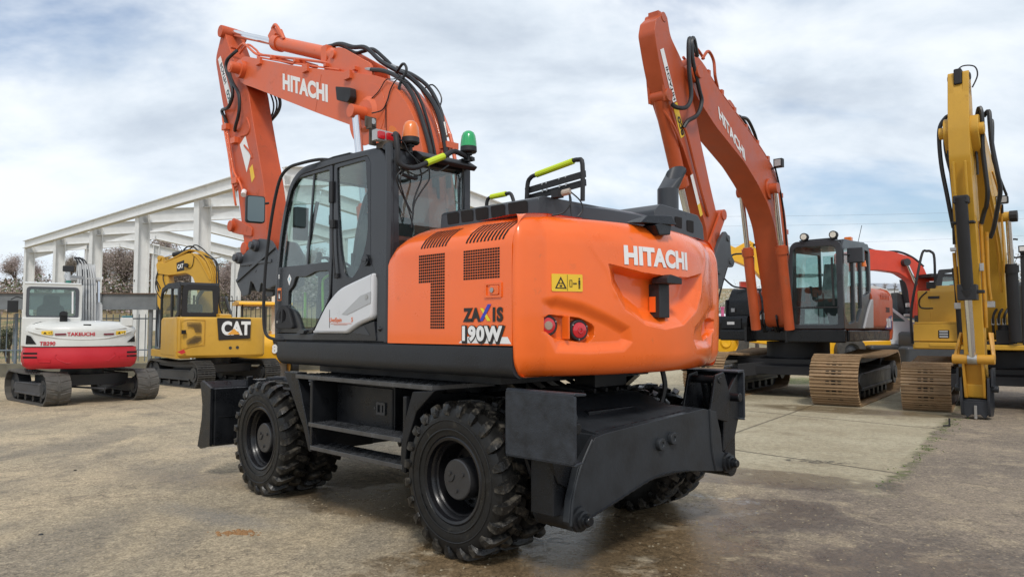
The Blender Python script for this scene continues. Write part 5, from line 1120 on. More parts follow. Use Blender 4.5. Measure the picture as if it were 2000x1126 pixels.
# ================================================================ shared builders for the tracked machines
M_TRK = mat('rusty_track', (.33, .215, .115), .62, var=.35, vs=4, bump=.35, bs=25, dirt=.42, dcol=(.13, .075, .04), ds=4)
M_TRD = mat('dark_track', (.05, .047, .042), .6, var=.3, vs=6, bump=.25, dirt=.3, dcol=(.12, .10, .075), ds=5)
M_CAT = mat('machine_yellow', (.55, .305, .03), .42, var=.06, dirt=.06, dcol=(.3, .17, .04), ds=3)
M_CATW = mat('machine_yellow_worn', (.50, .245, .022), .45, var=.12, dirt=.2, dcol=(.20, .12, .05), ds=4)
M_SUNY = mat('bright_machine_yellow', (.80, .42, .015), .4, var=.05)
M_REDP = mat('machine_red', (.60, .055, .025), .4, var=.08)
M_RDB = mat('red_counterweight', (.52, .014, .026), .42, var=.05)
M_WHP = mat('machine_white', (.62, .62, .59), .38, var=.05, coat=.2)
M_DG = mat('dark_grey_metal', (.035, .037, .04), .45, var=.2)
def stadium(a, r, sag=0, n=None, pitch=.18, drop=0):
    """closed path of (x, z, tangent angle); a = half wheelbase, r = radius, front idler may sit lower"""
    L1 = 2 * a; per = 2 * L1 + 2 * PI * r; n = n or int(per / pitch); out = []
    for i in range(n):
        s = (i + .5) * per / n
        if s < L1: out.append((-a + s, 0, 0))
        elif s < L1 + PI * r: t = (s - L1) / r; out.append((a + r * math.sin(t), r - r * math.cos(t), t))
        elif s < 2 * L1 + PI * r: q = s - L1 - PI * r; out.append((a - q, 2 * r - sag * math.sin(PI * q / L1), PI))
        else: t = (s - 2 * L1 - PI * r) / r; out.append((-a - r * math.sin(t), r + r * math.cos(t), PI + t))
    return out, per / n
def crawler(par, yc, w, a, r, mt, rubber=False, pitch=.19, sag=.05, fm=None, name='track'):
    pts, pt = stadium(a, r, sag, pitch=pitch)
    def shoes(m):
        for (x, z, t) in pts:
            m.T = Matrix.Translation((x, yc, z)) @ Matrix.Rotation(-t, 4, 'Y')
            if rubber:
                m.box(-pt * .52, -w / 2, 0, pt * .52, w / 2, .03)
                for s in (-1, 1): m.add([(-pt * .42, s * w / 2 * .98, -.012), (pt * .08, s * w / 2 * .98, -.012), (pt * .40, s * .03, -.016), (-.1 * pt, s * .03, -.016), (-pt * .5, s * w / 2, .01), (pt * .16, s * w / 2, .01), (pt * .48, s * .02, .01), (-.2 * pt, s * .02, .01)], [(0, 1, 2, 3), (4, 5, 1, 0), (5, 6, 2, 1), (6, 7, 3, 2), (7, 4, 0, 3)])
            else:
                m.box(-pt * .47, -w / 2, .0, pt * .47, w / 2, .022)
                for k in (-.40, -.02, .36): m.prism([(k * pt - .014, .0), (k * pt + .014, .0), (k * pt + .008, -.028), (k * pt - .008, -.028)], -w / 2, w / 2)
                m.mat(1)
                for s in (-1, 1): m.box(-.03, s * .10 - .028, -.006, .03, s * .10 + .028, .001)
                m.box(-.035, -.035, -.005, .035, .035, .001); m.mat(0)
        m.T = None
    tr = part(name, [mt, M_VOID], par, shoes, flat=False)
    def chain(m):
        q, p2 = stadium(a, r - .075, sag, pitch=pitch)
        for (x, z, t) in q:
            m.T = Matrix.Translation((x, yc, z + .075)) @ Matrix.Rotation(-t, 4, 'Y')
            for s in (-1, 1): m.box(-pt * .5, s * .07 - .02, -.05, pt * .5, s * .07 + .02, .05)
        m.T = None
    if not rubber: part('chain', M_DG, tr, chain)
    fm = fm or M_DG
    def frame(m):
        h = r * 2
        m.prism(rp([(-a * .82, h * .30), (a * .78, h * .30), (a * .9, h * .45), (a * .82, h * .62), (-a * .80, h * .68), (-a * .88, h * .5)], .04), yc - w * .38, yc + w * .38)
        m.box(-a * .8, yc - w * .42, h * .27, a * .78, yc + w * .42, h * .33); m.box(-a * .8, yc - w * .40, h * .60, a * .7, yc + w * .40, h * .63)
    part('track_frame', fm, par, frame, bev=.008)
    part('idler_wheel', M_DG, par, lambda m: (m.cyl((a, yc - .12, r), (a, yc + .12, r), r - .06, n=28), m.cyl((a, yc - w * .36, r), (a, yc + w * .36, r), r * .35)))
    part('sprocket', M_DG, par, lambda m: (m.cyl((-a, yc - .1, r), (-a, yc + .1, r), r - .07, n=22), m.cyl((-a, yc - w * .42, r), (-a, yc + w * .42, r), r * .55), m.cyl((-a, yc - w * .46, r), (-a, yc + w * .46, r), r * .3)))
    nr = 7 if a > 1.4 else 4
    def rollers(m):
        for i in range(nr): x = -a * .72 + 1.44 * a * i / (nr - 1); m.cyl((x, yc - w * .3, .15), (x, yc + w * .3, .15), .085 if a > 1.4 else .06, n=14)
    for i in range(nr):
        x = -a * .72 + 1.44 * a * i / (nr - 1); part('roller', M_DG, par, lambda m: m.cyl((x, yc - w * .3, .15 if a > 1.4 else .11), (x, yc + w * .3, .15 if a > 1.4 else .11), .085 if a > 1.4 else .06, n=14))
def rot_about(par, pivot, deg):           # a helper: matrix turning local geometry about a vertical axis
    p = Vector(pivot); return Matrix.Translation(p) @ Matrix.Rotation(R(deg), 4, 'Z') @ Matrix.Translation(-p)
class MBT(MB):
    pass
def tpart(T, name, mats, par, fn, **k):
    m = MB(); m.T = T; fn(m); return m.done(name, mats, par, **k)
# ================================================================ tracked orange excavator on the right
tx = thing('tracked_excavator', (6.8, 17.7, 0), -130.5, 'orange tracked excavator with rusty steel tracks and raised boom facing the camera at right', 'excavator', scale=1.135)
TT = Matrix.Rotation(R(4.5), 4, 'Z')        # tracks stand at a slight angle to the house
_MB = MB
class TB(_MB):
    def done(s, *a, **k):
        s.v = [tuple(TT @ Vector(v)) for v in s.v]; return _MB.done(s, *a, **k)
MB = TB
for s in (1, -1): crawler(tx, s * 1.19, .80, 1.83, .44, M_TRK, pitch=.175, sag=.06)
def carb(m):
    m.prism([(-.9, .45), (-.6, .78), (.6, .78), (.95, .62), (.95, .45)], -.6, .6)
    for s in (1, -1):
        for x in (.75, -.85): m.bar((x * .4, 0, .62), (x * 1.3, s * 1.0, .52), .42, .26)
    m.box(.55, -1.0, .50, .85, 1.0, .76); m.cyl((0, 0, .75), (0, 0, 1.1), .62, n=40)
    for k in range(28): q = 2 * PI * k / 28; m.cyl((.60 * math.cos(q), .60 * math.sin(q), 1.0), (.60 * math.cos(q), .60 * math.sin(q), 1.03), .016, n=6)
part('undercarriage', M_BD, tx, carb, bev=.01); part('tag_plate', M_WH, tx, lambda m: m.box(.852, -.62, .58, .858, -.56, .66))
MB = _MB
def deck2(m):
    m.box(-2.2, -1.3, 1.12, .95, 1.3, 1.34); m.box(1.2, .25, 1.10, 1.30, 1.33, 1.35)
part('deck', M_BK, tx, deck2, bev=.03)
part('house', M_OD, tx, lambda m: (m.prism(rp([(1.34, 1.35), (1.34, 2.05), (1.25, 2.2), (1.0, 2.25), (-1.0, 2.25), (-1.25, 2.2), (-1.34, 2.05), (-1.34, 1.35)], .1), -2.0, -.50, lambda u, v, c: (c, u, v)),), bev=.01)
def cw2(m):
    P = [(-2.0, 1.34)] + [(-.2 - 2.4 * math.cos(t), 2.4 * math.sin(t)) for t in [R(q) for q in range(33, -34, -6)]] + [(-2.0, -1.34)]; n = len(P); vs = []
    prof = [(1.10, .10), (1.16, .02), (1.3, 0), (2.0, .0), (2.12, .04), (2.2, .12), (2.24, .3)]
    for x, y in P:
        for z, k in prof: f = 1 - k / 2.4; vs.append((x * f, y * f, z))
    w = len(prof); m.add(vs, [(i * w + j, i * w + j + 1, (i + 1) * w + j + 1, (i + 1) * w + j) for i in range(n - 1) for j in range(w - 1)])
    for e in (0, n - 1): m.add([vs[e * w + j] for j in range(w)], [tuple(range(w))])
part('counterweight', M_OD, tx, cw2, ang=50)
part('number_decal', [M_WH, mat('navy_decal', (.04, .03, .14), .4)], tx, lambda m: (m.mat(1).prism([(-1.42, 1.36), (-1.72, 1.62), (-1.99, 1.66), (-1.99, 1.36)], 1.341, 1.343), m.mat(0).text('210', .26, LX(-1.52, 1.346, 1.40), bold=.012, sx=.85, ext=.001), m.text('LC', .1, LX(-1.92, 1.346, 1.54), bold=.004, ext=.001, sx=.7)))
part('name_decal', M_DK, tx, lambda m: m.text('ZAXIS', .14, LX(-1.50, 1.344, 1.72), bold=.006, sx=.8, ext=.001))
part('side_vents', M_OBW, tx, lambda m: [m.box(-1.2 - k * .12, 1.34, 1.98, -1.14 - k * .12, 1.346, 2.12) for k in range(6)])
# cab
cy0, cy1 = .25, 1.31
cab2 = part('cab_frame', M_GR, tx, lambda m: (
    m.plate(rp([(.25, 1.36), (1.31, 1.36), (1.29, 2.95), (1.20, 3.03), (.42, 3.04), (.33, 2.95)], [.03, .03, .08, .08, .08, .08]), [rp([(.33, 1.44), (1.20, 1.44), (1.19, 2.86), (1.12, 2.92), (.46, 2.93), (.39, 2.86)], .05)], .08, YZ(1.25), .01),
    m.plate(rp([(1.29, 1.36), (1.28, 2.9), (1.15, 3.05), (-.42, 3.08), (-.56, 2.9), (-.56, 1.36)], .05), [rp([(1.20, 1.62), (1.18, 2.85), (.62, 2.92), (.60, 1.50), (.95, 1.45)], .04), rp([(.52, 1.5), (.52, 2.93), (.12, 2.94), (.10, 1.75), (.40, 1.50)], .04), rp([(.02, 1.98), (.02, 2.94), (-.42, 2.93), (-.46, 2.1)], .04)], .06, XZ(1.275), .008),
    m.plate(rp([(1.20, 1.36), (1.14, 2.9), (1.0, 3.03), (-.45, 3.03), (-.52, 1.36)], .05), [rp([(1.05, 1.8), (1.02, 2.85), (-.38, 2.9), (-.42, 1.8)], .05)], .05, XZ(.34), .008)), ang=25)
part('windscreen', G_CAB, cab2, lambda m: m.box(1.245, .30, 1.40, 1.25, 1.24, 2.96)); part('windscreen_bar', M_BD, cab2, lambda m: m.bar((1.295, .33, 1.765), (1.295, 1.22, 1.765), .03, .025))
part('side_glass', G_CAB, cab2, lambda m: (m.box(-.47, 1.262, 1.46, 1.15, 1.266, 2.96), m.box(-.44, .332, 1.75, 1.08, .336, 2.93)))
part('rear_glass', G_CAB, cab2, lambda m: m.box(-.52, .38, 1.9, -.515, 1.24, 2.9))
part('roof', M_GR, cab2, lambda m: (m.prism(rp([(1.20, 2.97), (1.28, 3.02), (1.0, 3.06), (-.4, 3.12), (-.55, 3.06), (-.5, 2.98)], .02), .40, 1.24), m.bar((1.2, .5, 3.05), (1.2, 1.2, 3.06), .05, .04)), bev=.01)
part('seat', M_SEAT, cab2, lambda m: (m.prism(rp([(.1, 1.8), (.6, 1.8), (.62, 1.95), (.1, 1.93)], .04), .55, 1.05), m.prism(rp([(.1, 1.9), (.22, 1.95), (.02, 2.65), (-.12, 2.62)], .05), .58, 1.02), m.box(-.5, .4, 1.36, .9, 1.2, 1.45), m.box(.2, .45, 1.45, .5, .55, 2.0), m.box(-.5, .4, 1.4, -.3, 1.2, 1.9)), bev=.02)
part('seat_cover', mat('plastic_sheet', (.45, .50, .52), .25, var=.3, vs=8, bump=.6, bs=12), cab2, lambda m: (m.prism(rp([(.2, 1.93), (.63, 1.95), (.55, 2.0), (.3, 2.05), (.1, 2.68), (-.05, 2.66)], .03), .60, 1.0), m.prism([(.9, 1.46), (.85, 1.75), (.6, 1.6), (.5, 1.46)], .45, .8)), bev=.02)
part('control_levers', M_BD, cab2, lambda m: (m.cyl((.95, .85, 1.4), (1.0, .85, 2.05), .012), m.cyl((.95, .75, 1.4), (1.0, .75, 2.05), .012), m.cyl((.6, 1.1, 1.9), (.66, 1.1, 2.2), .03), m.cyl((.6, .5, 1.9), (.66, .5, 2.2), .03), m.box(.95, .36, 1.9, 1.05, .5, 2.15)))
part('wiper', M_BD, cab2, lambda m: m.bar((1.30, 1.14, 1.8), (1.30, 1.12, 2.7), .02, .035))
for y in (.62, 1.16): o = part('work_lamp', [M_BD, mat('lamp_glass', (.7, .68, .6), .2)], cab2, lambda m: (m.cyl((1.24, y, 3.12), (1.33, y, 3.12), .075), m.mat(1).cyl((1.332, y, 3.12), (1.338, y, 3.12), .055)))
part('beacon', M_AMB, cab2, lambda m: m.box(.0, 1.0, 3.10, .12, 1.14, 3.20), bev=.015); part('marker_lamp', M_AMB, cab2, lambda m: m.cyl((-.05, 1.32, 2.60), (-.05, 1.32, 2.72), .05, .03))
part('mirror', M_GR, cab2, lambda m: (m.box(.92, 1.32, 2.60, 1.06, 1.60, 2.88), m.bar((1.2, 1.3, 2.75), (1.0, 1.4, 2.75), .03, .03)), bev=.03)
part('side_fairing', mat('fairing_grey_mottled', (.33, .33, .34), .4, var=.1), tx, lambda m: m.plate(rp([(.12, 1.37), (-.10, 1.62), (-.32, 1.85), (-.50, 1.97), (-.56, 1.95), (-.52, 1.37)], [.02, .1, .1, .05, .03, .03]), [], .05, XZ(1.325), .015), ang=50)
part('antenna', M_BD, cab2, lambda m: m.cyl((-.45, 1.1, 3.1), (-.6, 1.15, 3.5), .006, n=6))
# black boxes on the far side of the boom
def rbox(m):
    m.prism(rp([(.82, 1.14), (.86, 1.5), (.82, 1.63), (-.5, 1.63), (-.5, 1.14)], .03), -1.44, -.73)
    m.prism(rp([(.60, 1.62), (.58, 1.95), (.35, 2.22), (-.5, 2.22), (-.5, 1.62)], .04), -1.28, -.42)
    m.prism(rp([(.62, 1.63), (.62, 1.98), (.46, 2.0), (.2, 2.24), (-.1, 2.24), (-.1, 1.63)], .02), -1.32, -1.26)
    m.box(.82, -1.3, 1.36, .875, -.85, 1.58); m.box(.84, -1.36, 1.17, .90, -.75, 1.24)
rb = part('tool_box', M_BK, tx, rbox, bev=.02)
part('latch', M_WH, rb, lambda m: (m.box(.875, -1.16, 1.45, .88, -1.0, 1.51),)); part('latch', M_SIL, rb, lambda m: (m.box(.60, -1.18, 1.72, .63, -1.10, 1.80),)); part('latch', M_SIL, rb, lambda m: (m.box(.60, -.78, 1.72, .63, -.70, 1.80),))
def rails2(m):
    m.tube([(.85, -1.45, 1.18), (.80, -1.46, 1.65), (.55, -1.40, 2.35), (.36, -1.32, 2.85), (.3, -1.25, 2.98), (.3, -1.0, 2.98), (.3, -.85, 2.95), (.3, -.82, 2.8), (.3, -.82, 2.24)], .02, 8, 4); m.tube([(.5, -1.38, 2.45), (.45, -1.2, 2.28), (.4, -1.0, 2.24), (.3, -.9, 2.22)], .018, 6); m.cyl((.3, -.82, 2.22), (.3, -.82, 2.9), .035); m.tube([(.0, -.5, 2.22), (.0, -.5, 2.75), (0, -.6, 2.85), (0, -.8, 2.88)], .02, 6)
part('handrail', M_BD, tx, rails2)
def guts(m):
    m.box(.4, -.6, 1.35, .6, .2, 1.9); rnd = random.Random(2)
    for k in range(9):
        y = -.5 + k * .09; m.tube([(1.05, y, 1.75), (1.15 + rnd.uniform(-.1, .1), y + rnd.uniform(-.1, .1), 1.55), (.95, y + rnd.uniform(-.15, .15), 1.30)], .022, 6)
    m.box(.7, -.65, 1.1, 1.2, -.6, 1.4); m.box(.7, .18, 1.1, 1.2, .23, 1.4)
part('swing_motor_hoses', M_HS, tx, guts)
part('boom_foot_pipe', M_OD, tx, lambda m: [m.tube([(1.05, y, 1.62), (1.1, y, 1.95), (1.08, y + s, 2.08), (.95, y + 2 * s, 2.12)], .026, 7) for y, s in ((-.36, -.05), (-.26, -.05), (.06, .05), (.16, .05))])
part('fitting', M_ST, tx, lambda m: [m.cyl((1.07, y, 1.55), (1.07, y, 1.68), .036, n=10) for y in (-.36, -.26, .06, .16)])
bm2 = rp([(5.02, 5.72), (4.72, 5.72), (4.5, 5.58), (4.04, 5.36), (3.12, 5.02), (2.2, 4.66), (1.56, 4.32), (1.18, 3.68), (1.0, 2.87), (.85, 2.1), (.72, 1.45), (.9, 1.38), (1.18, 1.42), (1.3, 2.0), (1.58, 2.87), (1.75, 3.35), (2.03, 3.68), (2.52, 4.02), (3.05, 4.30), (4.23, 4.72), (4.95, 5.08), (5.12, 5.3)], .14)
b2 = part('boom', M_OD, tx, lambda m: (m.prism(bm2, -.22, .22), m.cyl((5.02, -.3, 5.42), (5.02, .34, 5.42), .10), m.cyl((1.98, -.40, 4.0), (1.98, .40, 4.0), .10, n=24), m.cyl((1.98, .22, 4.0), (1.98, .26, 4.0), .2),
    m.prism(rp([(3.1, 4.98), (3.3, 5.3), (3.5, 5.38), (3.7, 5.3), (3.9, 5.25)], .05), -.15, .15)), bev=.015)
ang_t = math.atan2(5.02 - 4.53, 4.09 - 3.14)
part('maker_name_decal', M_WH, b2, lambda m: m.text('HITACHI', .31, (lambda a, b, c: (4.12 - a * math.cos(ang_t) + b * math.sin(ang_t) * .5, .225 + c, 4.90 - a * math.sin(ang_t) + b * math.cos(ang_t))), bold=.012, ext=.001, sx=.98), label='white HITACHI lettering')
def pipes2(m):
    for y in (-.14, -.05, .06, .15): m.tube([(4.85, y, 5.80), (4.5, y, 5.68), (4.04, y, 5.46), (3.12, y, 5.12), (2.2, y, 4.76), (1.5, y, 4.38), (1.1, y, 3.75), (.92, y, 2.9)], .022, 6, 4)
    for x, z in ((4.4, 5.62), (3.9, 5.41), (3.4, 5.22), (2.9, 5.02), (2.4, 4.83), (1.9, 4.62), (1.25, 4.0), (1.0, 3.3)): m.box(x - .04, -.18, z - .06, x + .04, .20, z + .03)
    m.tube([(4.62, .18, 5.78), (4.45, .2, 5.95), (4.25, .2, 5.85), (4.2, .2, 5.6), (4.0, .15, 5.46)], .026, 6); m.tube([(4.85, .05, 5.8), (4.75, .05, 5.95), (4.55, .05, 6.0), (4.3, .05, 5.9)], .024, 6)
part('boom_pipe', M_OD, b2, pipes2)
part('boom_hose', M_HS, b2, lambda m: (m.tube([(3.0, .1, 5.18), (2.7, .12, 5.20), (2.4, .12, 5.02), (2.2, .1, 4.85)], .03, 6), m.tube([(3.1, 0, 5.2), (2.7, 0, 5.26), (2.3, 0, 5.06), (2.1, 0, 4.82)], .03, 6), m.tube([(1.8, .27, 4.45), (1.55, .24, 4.2), (1.35, .235, 3.8), (1.22, .235, 3.3), (1.15, .235, 2.8)], .018, 6), m.tube([(1.92, .30, 4.1), (1.7, .28, 4.15), (1.5, .24, 4.05)], .012, 6)))
part('boom_lamp', [M_BD, M_SIL], b2, lambda m: (m.box(1.78, .28, 4.42, 1.90, .44, 4.58), m.bar((1.85, .2, 4.4), (1.85, .35, 4.44), .03, .03), m.mat(1).box(1.902, .30, 4.44, 1.906, .42, 4.56)), bev=.0)
ram(b2, (1.36, .33, 1.30), (1.98, .33, 4.0), .095, .60, M_OD, M_CH, .05); ram(b2, (1.36, -.33, 1.30), (1.98, -.33, 4.0), .095, .60, M_OD, M_CH, .05)
arm2 = rp([(5.72, 6.15), (5.84, 6.16), (6.06, 5.98), (6.12, 5.78), (5.98, 5.35), (5.78, 4.92), (5.42, 4.42), (4.9, 3.72), (4.47, 2.95), (4.42, 2.72), (4.25, 2.66), (4.06, 2.80), (3.93, 3.0), (4.28, 3.65), (4.68, 4.49), (4.86, 4.98), (5.02, 5.38), (5.30, 5.62), (5.62, 5.86)], [.05, .05, .03, .05, .2, .1, .2, .2, .1, .05, .05, .1, .1, .2, .2, .2, .15, .2, .1])
a2 = part('arm', M_OD, tx, lambda m: (m.prism(arm2, -.14, .14), m.cyl((5.83, -.15, 6.10), (5.83, .15, 6.10), .075), m.box(5.76, -.09, 6.1, 5.9, .09, 6.2), m.cyl((5.02, -.1, 5.42), (5.02, .27, 5.42), .15),
    m.cyl((5.72, -.16, 4.92), (5.72, .17, 4.92), .10), m.prism(rp([(5.45, 5.25), (5.80, 4.80), (5.85, 5.1), (5.9, 5.5)], .03), -.16, -.12), m.prism(rp([(5.45, 5.25), (5.80, 4.80), (5.85, 5.1), (5.9, 5.5)], .03), .10, .135), m.cyl((4.2, -.2, 2.86), (4.2, .2, 2.86), .11)), bev=.012)
ram(a2, (5.72, 0, 4.92), (4.58, 0, 2.60), .115, .56, M_OD, M_CH, .055)
part('bucket_link', M_OBW, a2, lambda m: [m.prism(rp([(4.02, 3.36), (3.86, 3.26), (4.45, 2.52), (4.66, 2.55)], .05), y, y + .04) for y in (-.2, .16)] + [m.cyl((4.58, -.26, 2.58), (4.58, .26, 2.58), .13), m.cyl((3.96, -.22, 3.28), (3.96, .22, 3.28), .09)])
def a2dec(m):
    e = Vector((5.92 - 5.51, 5.63 - 4.86)); L_ = math.hypot(*e); ux, uz = -(.50) / .93, -(.77) / .93   # runs down the arm
    q = lambda s, w, c: (6.0 + ux * s * .83 - uz * 0 - w * .84, .143 + c, 5.60 + uz * s - w * -.54)
    f = lambda s0, w0, k: (lambda a, b, c: (5.97 + (-.47) * (s0 + a) + (b + w0) * -.0 + (b + w0) * .88 - .10, .145 + k + c, 5.60 - .88 * (s0 + a) - (b + w0) * .47))
    m.mat(0).prism(rect(0, -.02, .82, .10), 0, .001, f(0, 0, 0)); m.mat(2).prism(rect(.84, -.03, 1.38, .13), 0, .001, f(0, 0, 0))
    m.mat(1).text('HITACHI', .10, (lambda a, b, c: f(.80, .0, .0025)(-a, b, c)), bold=.003, ext=.0005, sx=1.35); m.text('eco', .19, (lambda a, b, c: f(1.36, .0, .0025)(-a, b, c)), bold=.006, ext=.0005, sx=1.1)
    m.mat(0).prism(rect(2.0, .02, 2.5, .12), 0, .001, f(0, 0, 0)); m.mat(2).prism(rect(2.5, .02, 2.70, .12), 0, .001, f(0, 0, 0))
part('arm_decal', [M_WH, M_DK, M_YD], a2, a2dec)
part('arm_hose', M_HS, a2, lambda m: (m.tube([(4.85, .2, 5.75), (5.08, .26, 5.95), (5.20, .28, 5.86), (5.16, .28, 5.55), (4.95, .28, 5.15), (4.88, .28, 4.98), (5.0, .26, 4.75), (5.20, .2, 4.62), (5.28, .16, 4.50)], .034, 8), m.tube([(4.95, .2, 5.8), (5.2, .26, 5.92), (5.3, .28, 5.80), (5.3, .28, 5.4), (5.24, .28, 5.0), (5.35, .26, 4.80), (5.58, .22, 4.74), (5.68, .18, 4.78)], .034, 8)))
part('arm_pipe', M_OD, a2, lambda m: (m.tube([(5.28, .17, 4.5), (5.2, .18, 4.4), (4.95, .18, 3.95), (4.72, .18, 3.55), (4.45, .16, 3.2)], .022, 6), m.tube([(5.75, -.0, 4.80), (5.6, .14, 4.5), (5.3, .15, 4.2)], .02, 6)))
def coup2(m):
    for y in (-.26, .20): m.prism(rp([(4.02, 3.00), (3.84, 2.90), (3.80, 2.62), (3.66, 2.50), (3.74, 2.40), (3.98, 2.40), (4.22, 2.02), (4.46, 2.0), (4.50, 2.10), (4.46, 2.50), (4.22, 2.84)], .05), y, y + .06)
    m.box(3.95, -.22, 2.35, 4.3, .22, 2.6)
    for x, z in ((3.93, 2.88), (4.3, 2.3), (3.85, 2.5)): m.cyl((x, -.28, z), (x, .28, z), .055)
part('quick_coupler', mat('coupler_grey', (.055, .06, .068), .42, var=.2), a2, coup2, bev=.01)
# ================================================================ big yellow excavator at the right edge
M_YK = M_CAT
ye = thing('yellow_excavator', (9.9, 15.13, 0), -130, 'large yellow excavator at the right edge with its arm hanging straight towards the camera', 'excavator')
TT = Matrix.Rotation(R(7.4), 4, 'Z'); MB = TB
for s in (1, -1): crawler(ye, s * 1.19, .82, 1.83, .44, M_TRK, pitch=.175, sag=.06)
part('undercarriage', M_BD, ye, carb, bev=.01)
MB = _MB
def yhouse(m):
    m.box(-2.2, -1.3, 1.14, 1.25, 1.32, 1.22); m.box(-2.2, -1.28, 1.22, .9, -.30, 2.32)
    m.prism(rp([(.905, 1.22), (.905, 2.30), (.82, 2.42), (-2.2, 2.42), (-2.2, 1.22)], .03), -1.06, -.28)
    m.box(1.2, -1.3, 1.14, 1.34, 1.32, 1.24)
part('house', M_CAT, ye, yhouse, bev=.02)
yb = part('storage_box', M_CAT, ye, lambda m: (m.box(.9, -1.29, 1.30, 1.30, -.45, 1.64), m.box(.92, -1.27, 1.16, 1.36, -.5, 1.28), m.box(.88, -1.27, 1.645, 1.28, -.5, 1.68), m.box(1.36, -1.0, 1.2, 1.375, -.55, 1.26)), bev=.015)
part('grille', [M_VOID, M_SIL], yb, lambda m: (m.prism(rect(-.85, 1.36, -.66, 1.52, .02), 1.301, 1.305, lambda u, v, c: (c, u, v)), m.mat(1), [m.box(1.305, -.83, 1.375 + k * .052, 1.31, -.68, 1.405 + k * .052) for k in range(3)]))
part('rear_house', M_DG, ye, lambda m: m.box(-2.6, -1.3, 1.2, -2.2, 1.3, 2.6), bev=.1)
def yrail(m):
    m.tube([(1.1, -1.36, 1.25), (1.0, -1.38, 1.9), (.78, -1.3, 2.6), (.62, -1.22, 3.12), (.6, -1.14, 3.16), (.6, -1.06, 3.14), (.62, -1.0, 3.0), (.7, -.99, 2.3), (.72, -.99, 2.12)], .026, 8, 4); m.bar((.905, -1.08, 2.18), (.905, -.88, 2.18), .05, .05); m.tube([(.905, -1.1, 2.3), (.905, -1.24, 2.15), (.905, -1.22, 1.98), (.905, -1.0, 1.96)], .015, 5)
part('handrail', M_BD, ye, yrail)
part('mirror', M_BD, ye, lambda m: (m.box(.80, -1.12, 2.36, .86, -.95, 2.50), m.bar((.8, -1.0, 2.3), (.83, -1.03, 2.42), .02, .02)), bev=.02)
part('boom_foot_box', M_BD, ye, lambda m: (m.box(.5, -.28, 1.24, 1.15, .30, 1.3), m.box(.9, .10, 1.26, 1.2, .40, 1.52), m.cyl((1.1, .22, 1.5), (1.1, .22, 1.62), .08), [m.tube([(1.1, .05 + k * .09, 1.45), (1.18, .06 + k * .09, 1.75), (1.1, .1 + k * .09, 1.9), (.9, .14 + k * .08, 1.95)], .022, 6) for k in range(4)]))
part('fitting', M_ST, ye, lambda m: [m.cyl((1.15, .05 + k * .09, 1.62), (1.15, .05 + k * .09, 1.74), .03, n=8) for k in range(4)])
# cab at the image edge
def ycab(m):
    for (x, y) in ((1.2, .56), (1.2, 1.28), (-.4, .56), (-.4, 1.28)): m.bar((x, y, 1.24), (x - (.1 if x > 0 else 0), y, 2.98), .08, .08)
    m.box(-.45, .52, 2.95, 1.2, 1.32, 3.03); m.box(-.45, .52, 1.24, 1.26, 1.32, 1.36); m.box(-.42, .53, 1.3, .4, .58, 2.0); m.bar((1.18, .56, 1.9), (1.18, 1.3, 1.9), .04, .05)
yc_ = part('cab_frame', M_BD, ye, ycab, bev=.015)
part('cab_glass_panes', G_CAB, yc_, lambda m: (m.box(1.12, .6, 1.36, 1.125, 1.26, 2.94), m.box(-.38, .555, 1.9, 1.12, .56, 2.94)))
part('cab_lamp', [M_BD, M_WH], yc_, lambda m: (m.box(1.12, .50, 2.98, 1.2, .66, 3.10), m.mat(1).box(1.201, .52, 3.0, 1.205, .64, 3.08), m.mat(0).tube([(1.2, .55, 2.9), (1.22, .42, 2.9), (1.22, .40, 3.2), (1.2, .5, 3.22)], .018, 6)))
ZS = lambda z: z if z < 1 else 1 + (z - 1) * .945
class ZB(_MB):
    def done(s, *a, **k): s.v = [(v[0], v[1], ZS(v[2])) for v in s.v]; return _MB.done(s, *a, **k)
yboom = rp([(3.75, 5.35), (3.45, 5.32), (2.7, 5.0), (2.1, 4.70), (1.35, 4.15), (.85, 3.4), (.55, 2.6), (.35, 1.6), (.5, 1.35), (.85, 1.35), (1.0, 1.7), (1.25, 2.7), (1.6, 3.3), (2.2, 3.85), (3.0, 4.4), (3.6, 4.75), (3.85, 5.05)], .14)
y2 = part('boom', M_CAT, ye, lambda m: (m.prism([(p[0], ZS(p[1])) for p in yboom], -.24, .27), m.cyl((3.65, -.32, 4.86), (3.65, .34, 4.86), .10), m.cyl((1.72, -.44, 3.60), (1.72, .46, 3.60), .09), m.bar((.95, -.22, 2.55), (1.0, .22, 2.55), .02, .02)), bev=.015)
MB = ZB
for y in (.42, -.42): ram(y2, (1.3, y, 1.28), (1.72, y, 3.75), .10, .62, M_BD, M_CH, .05)
part('boom_lamp', [M_BD, M_SIL], y2, lambda m: (m.prism(rect(.26, 3.97, .46, 4.12, .03), 1.95, 2.05, lambda u, v, c: (c, u, v)), m.mat(1).prism(rect(.28, 3.99, .44, 4.10, .02), 2.051, 2.055, lambda u, v, c: (c, u, v)), m.mat(0).cyl((1.9, .35, 3.8), (1.9, .35, 3.97), .02), m.cyl((1.72, .44, 3.75), (1.72, .56, 3.75), .11, n=10)))
part('boom_pipe', M_CATW, y2, lambda m: [m.tube([(3.4, y, 5.38), (2.7, y, 5.06), (2.1, y, 4.77), (1.35, y, 4.22), (.82, y, 3.45), (.5, y, 2.6)], .022, 6) for y in (-.12, 0, .12)] + [m.tube([(2.9, .24, 4.1), (2.2, .25, 3.5), (1.7, .25, 2.9), (1.45, .24, 2.3)], .025, 6), m.tube([(2.6, .30, 4.5), (2.2, .33, 4.2), (1.9, .33, 3.9), (1.75, .33, 3.0), (1.6, .3, 2.6)], .016, 6)])
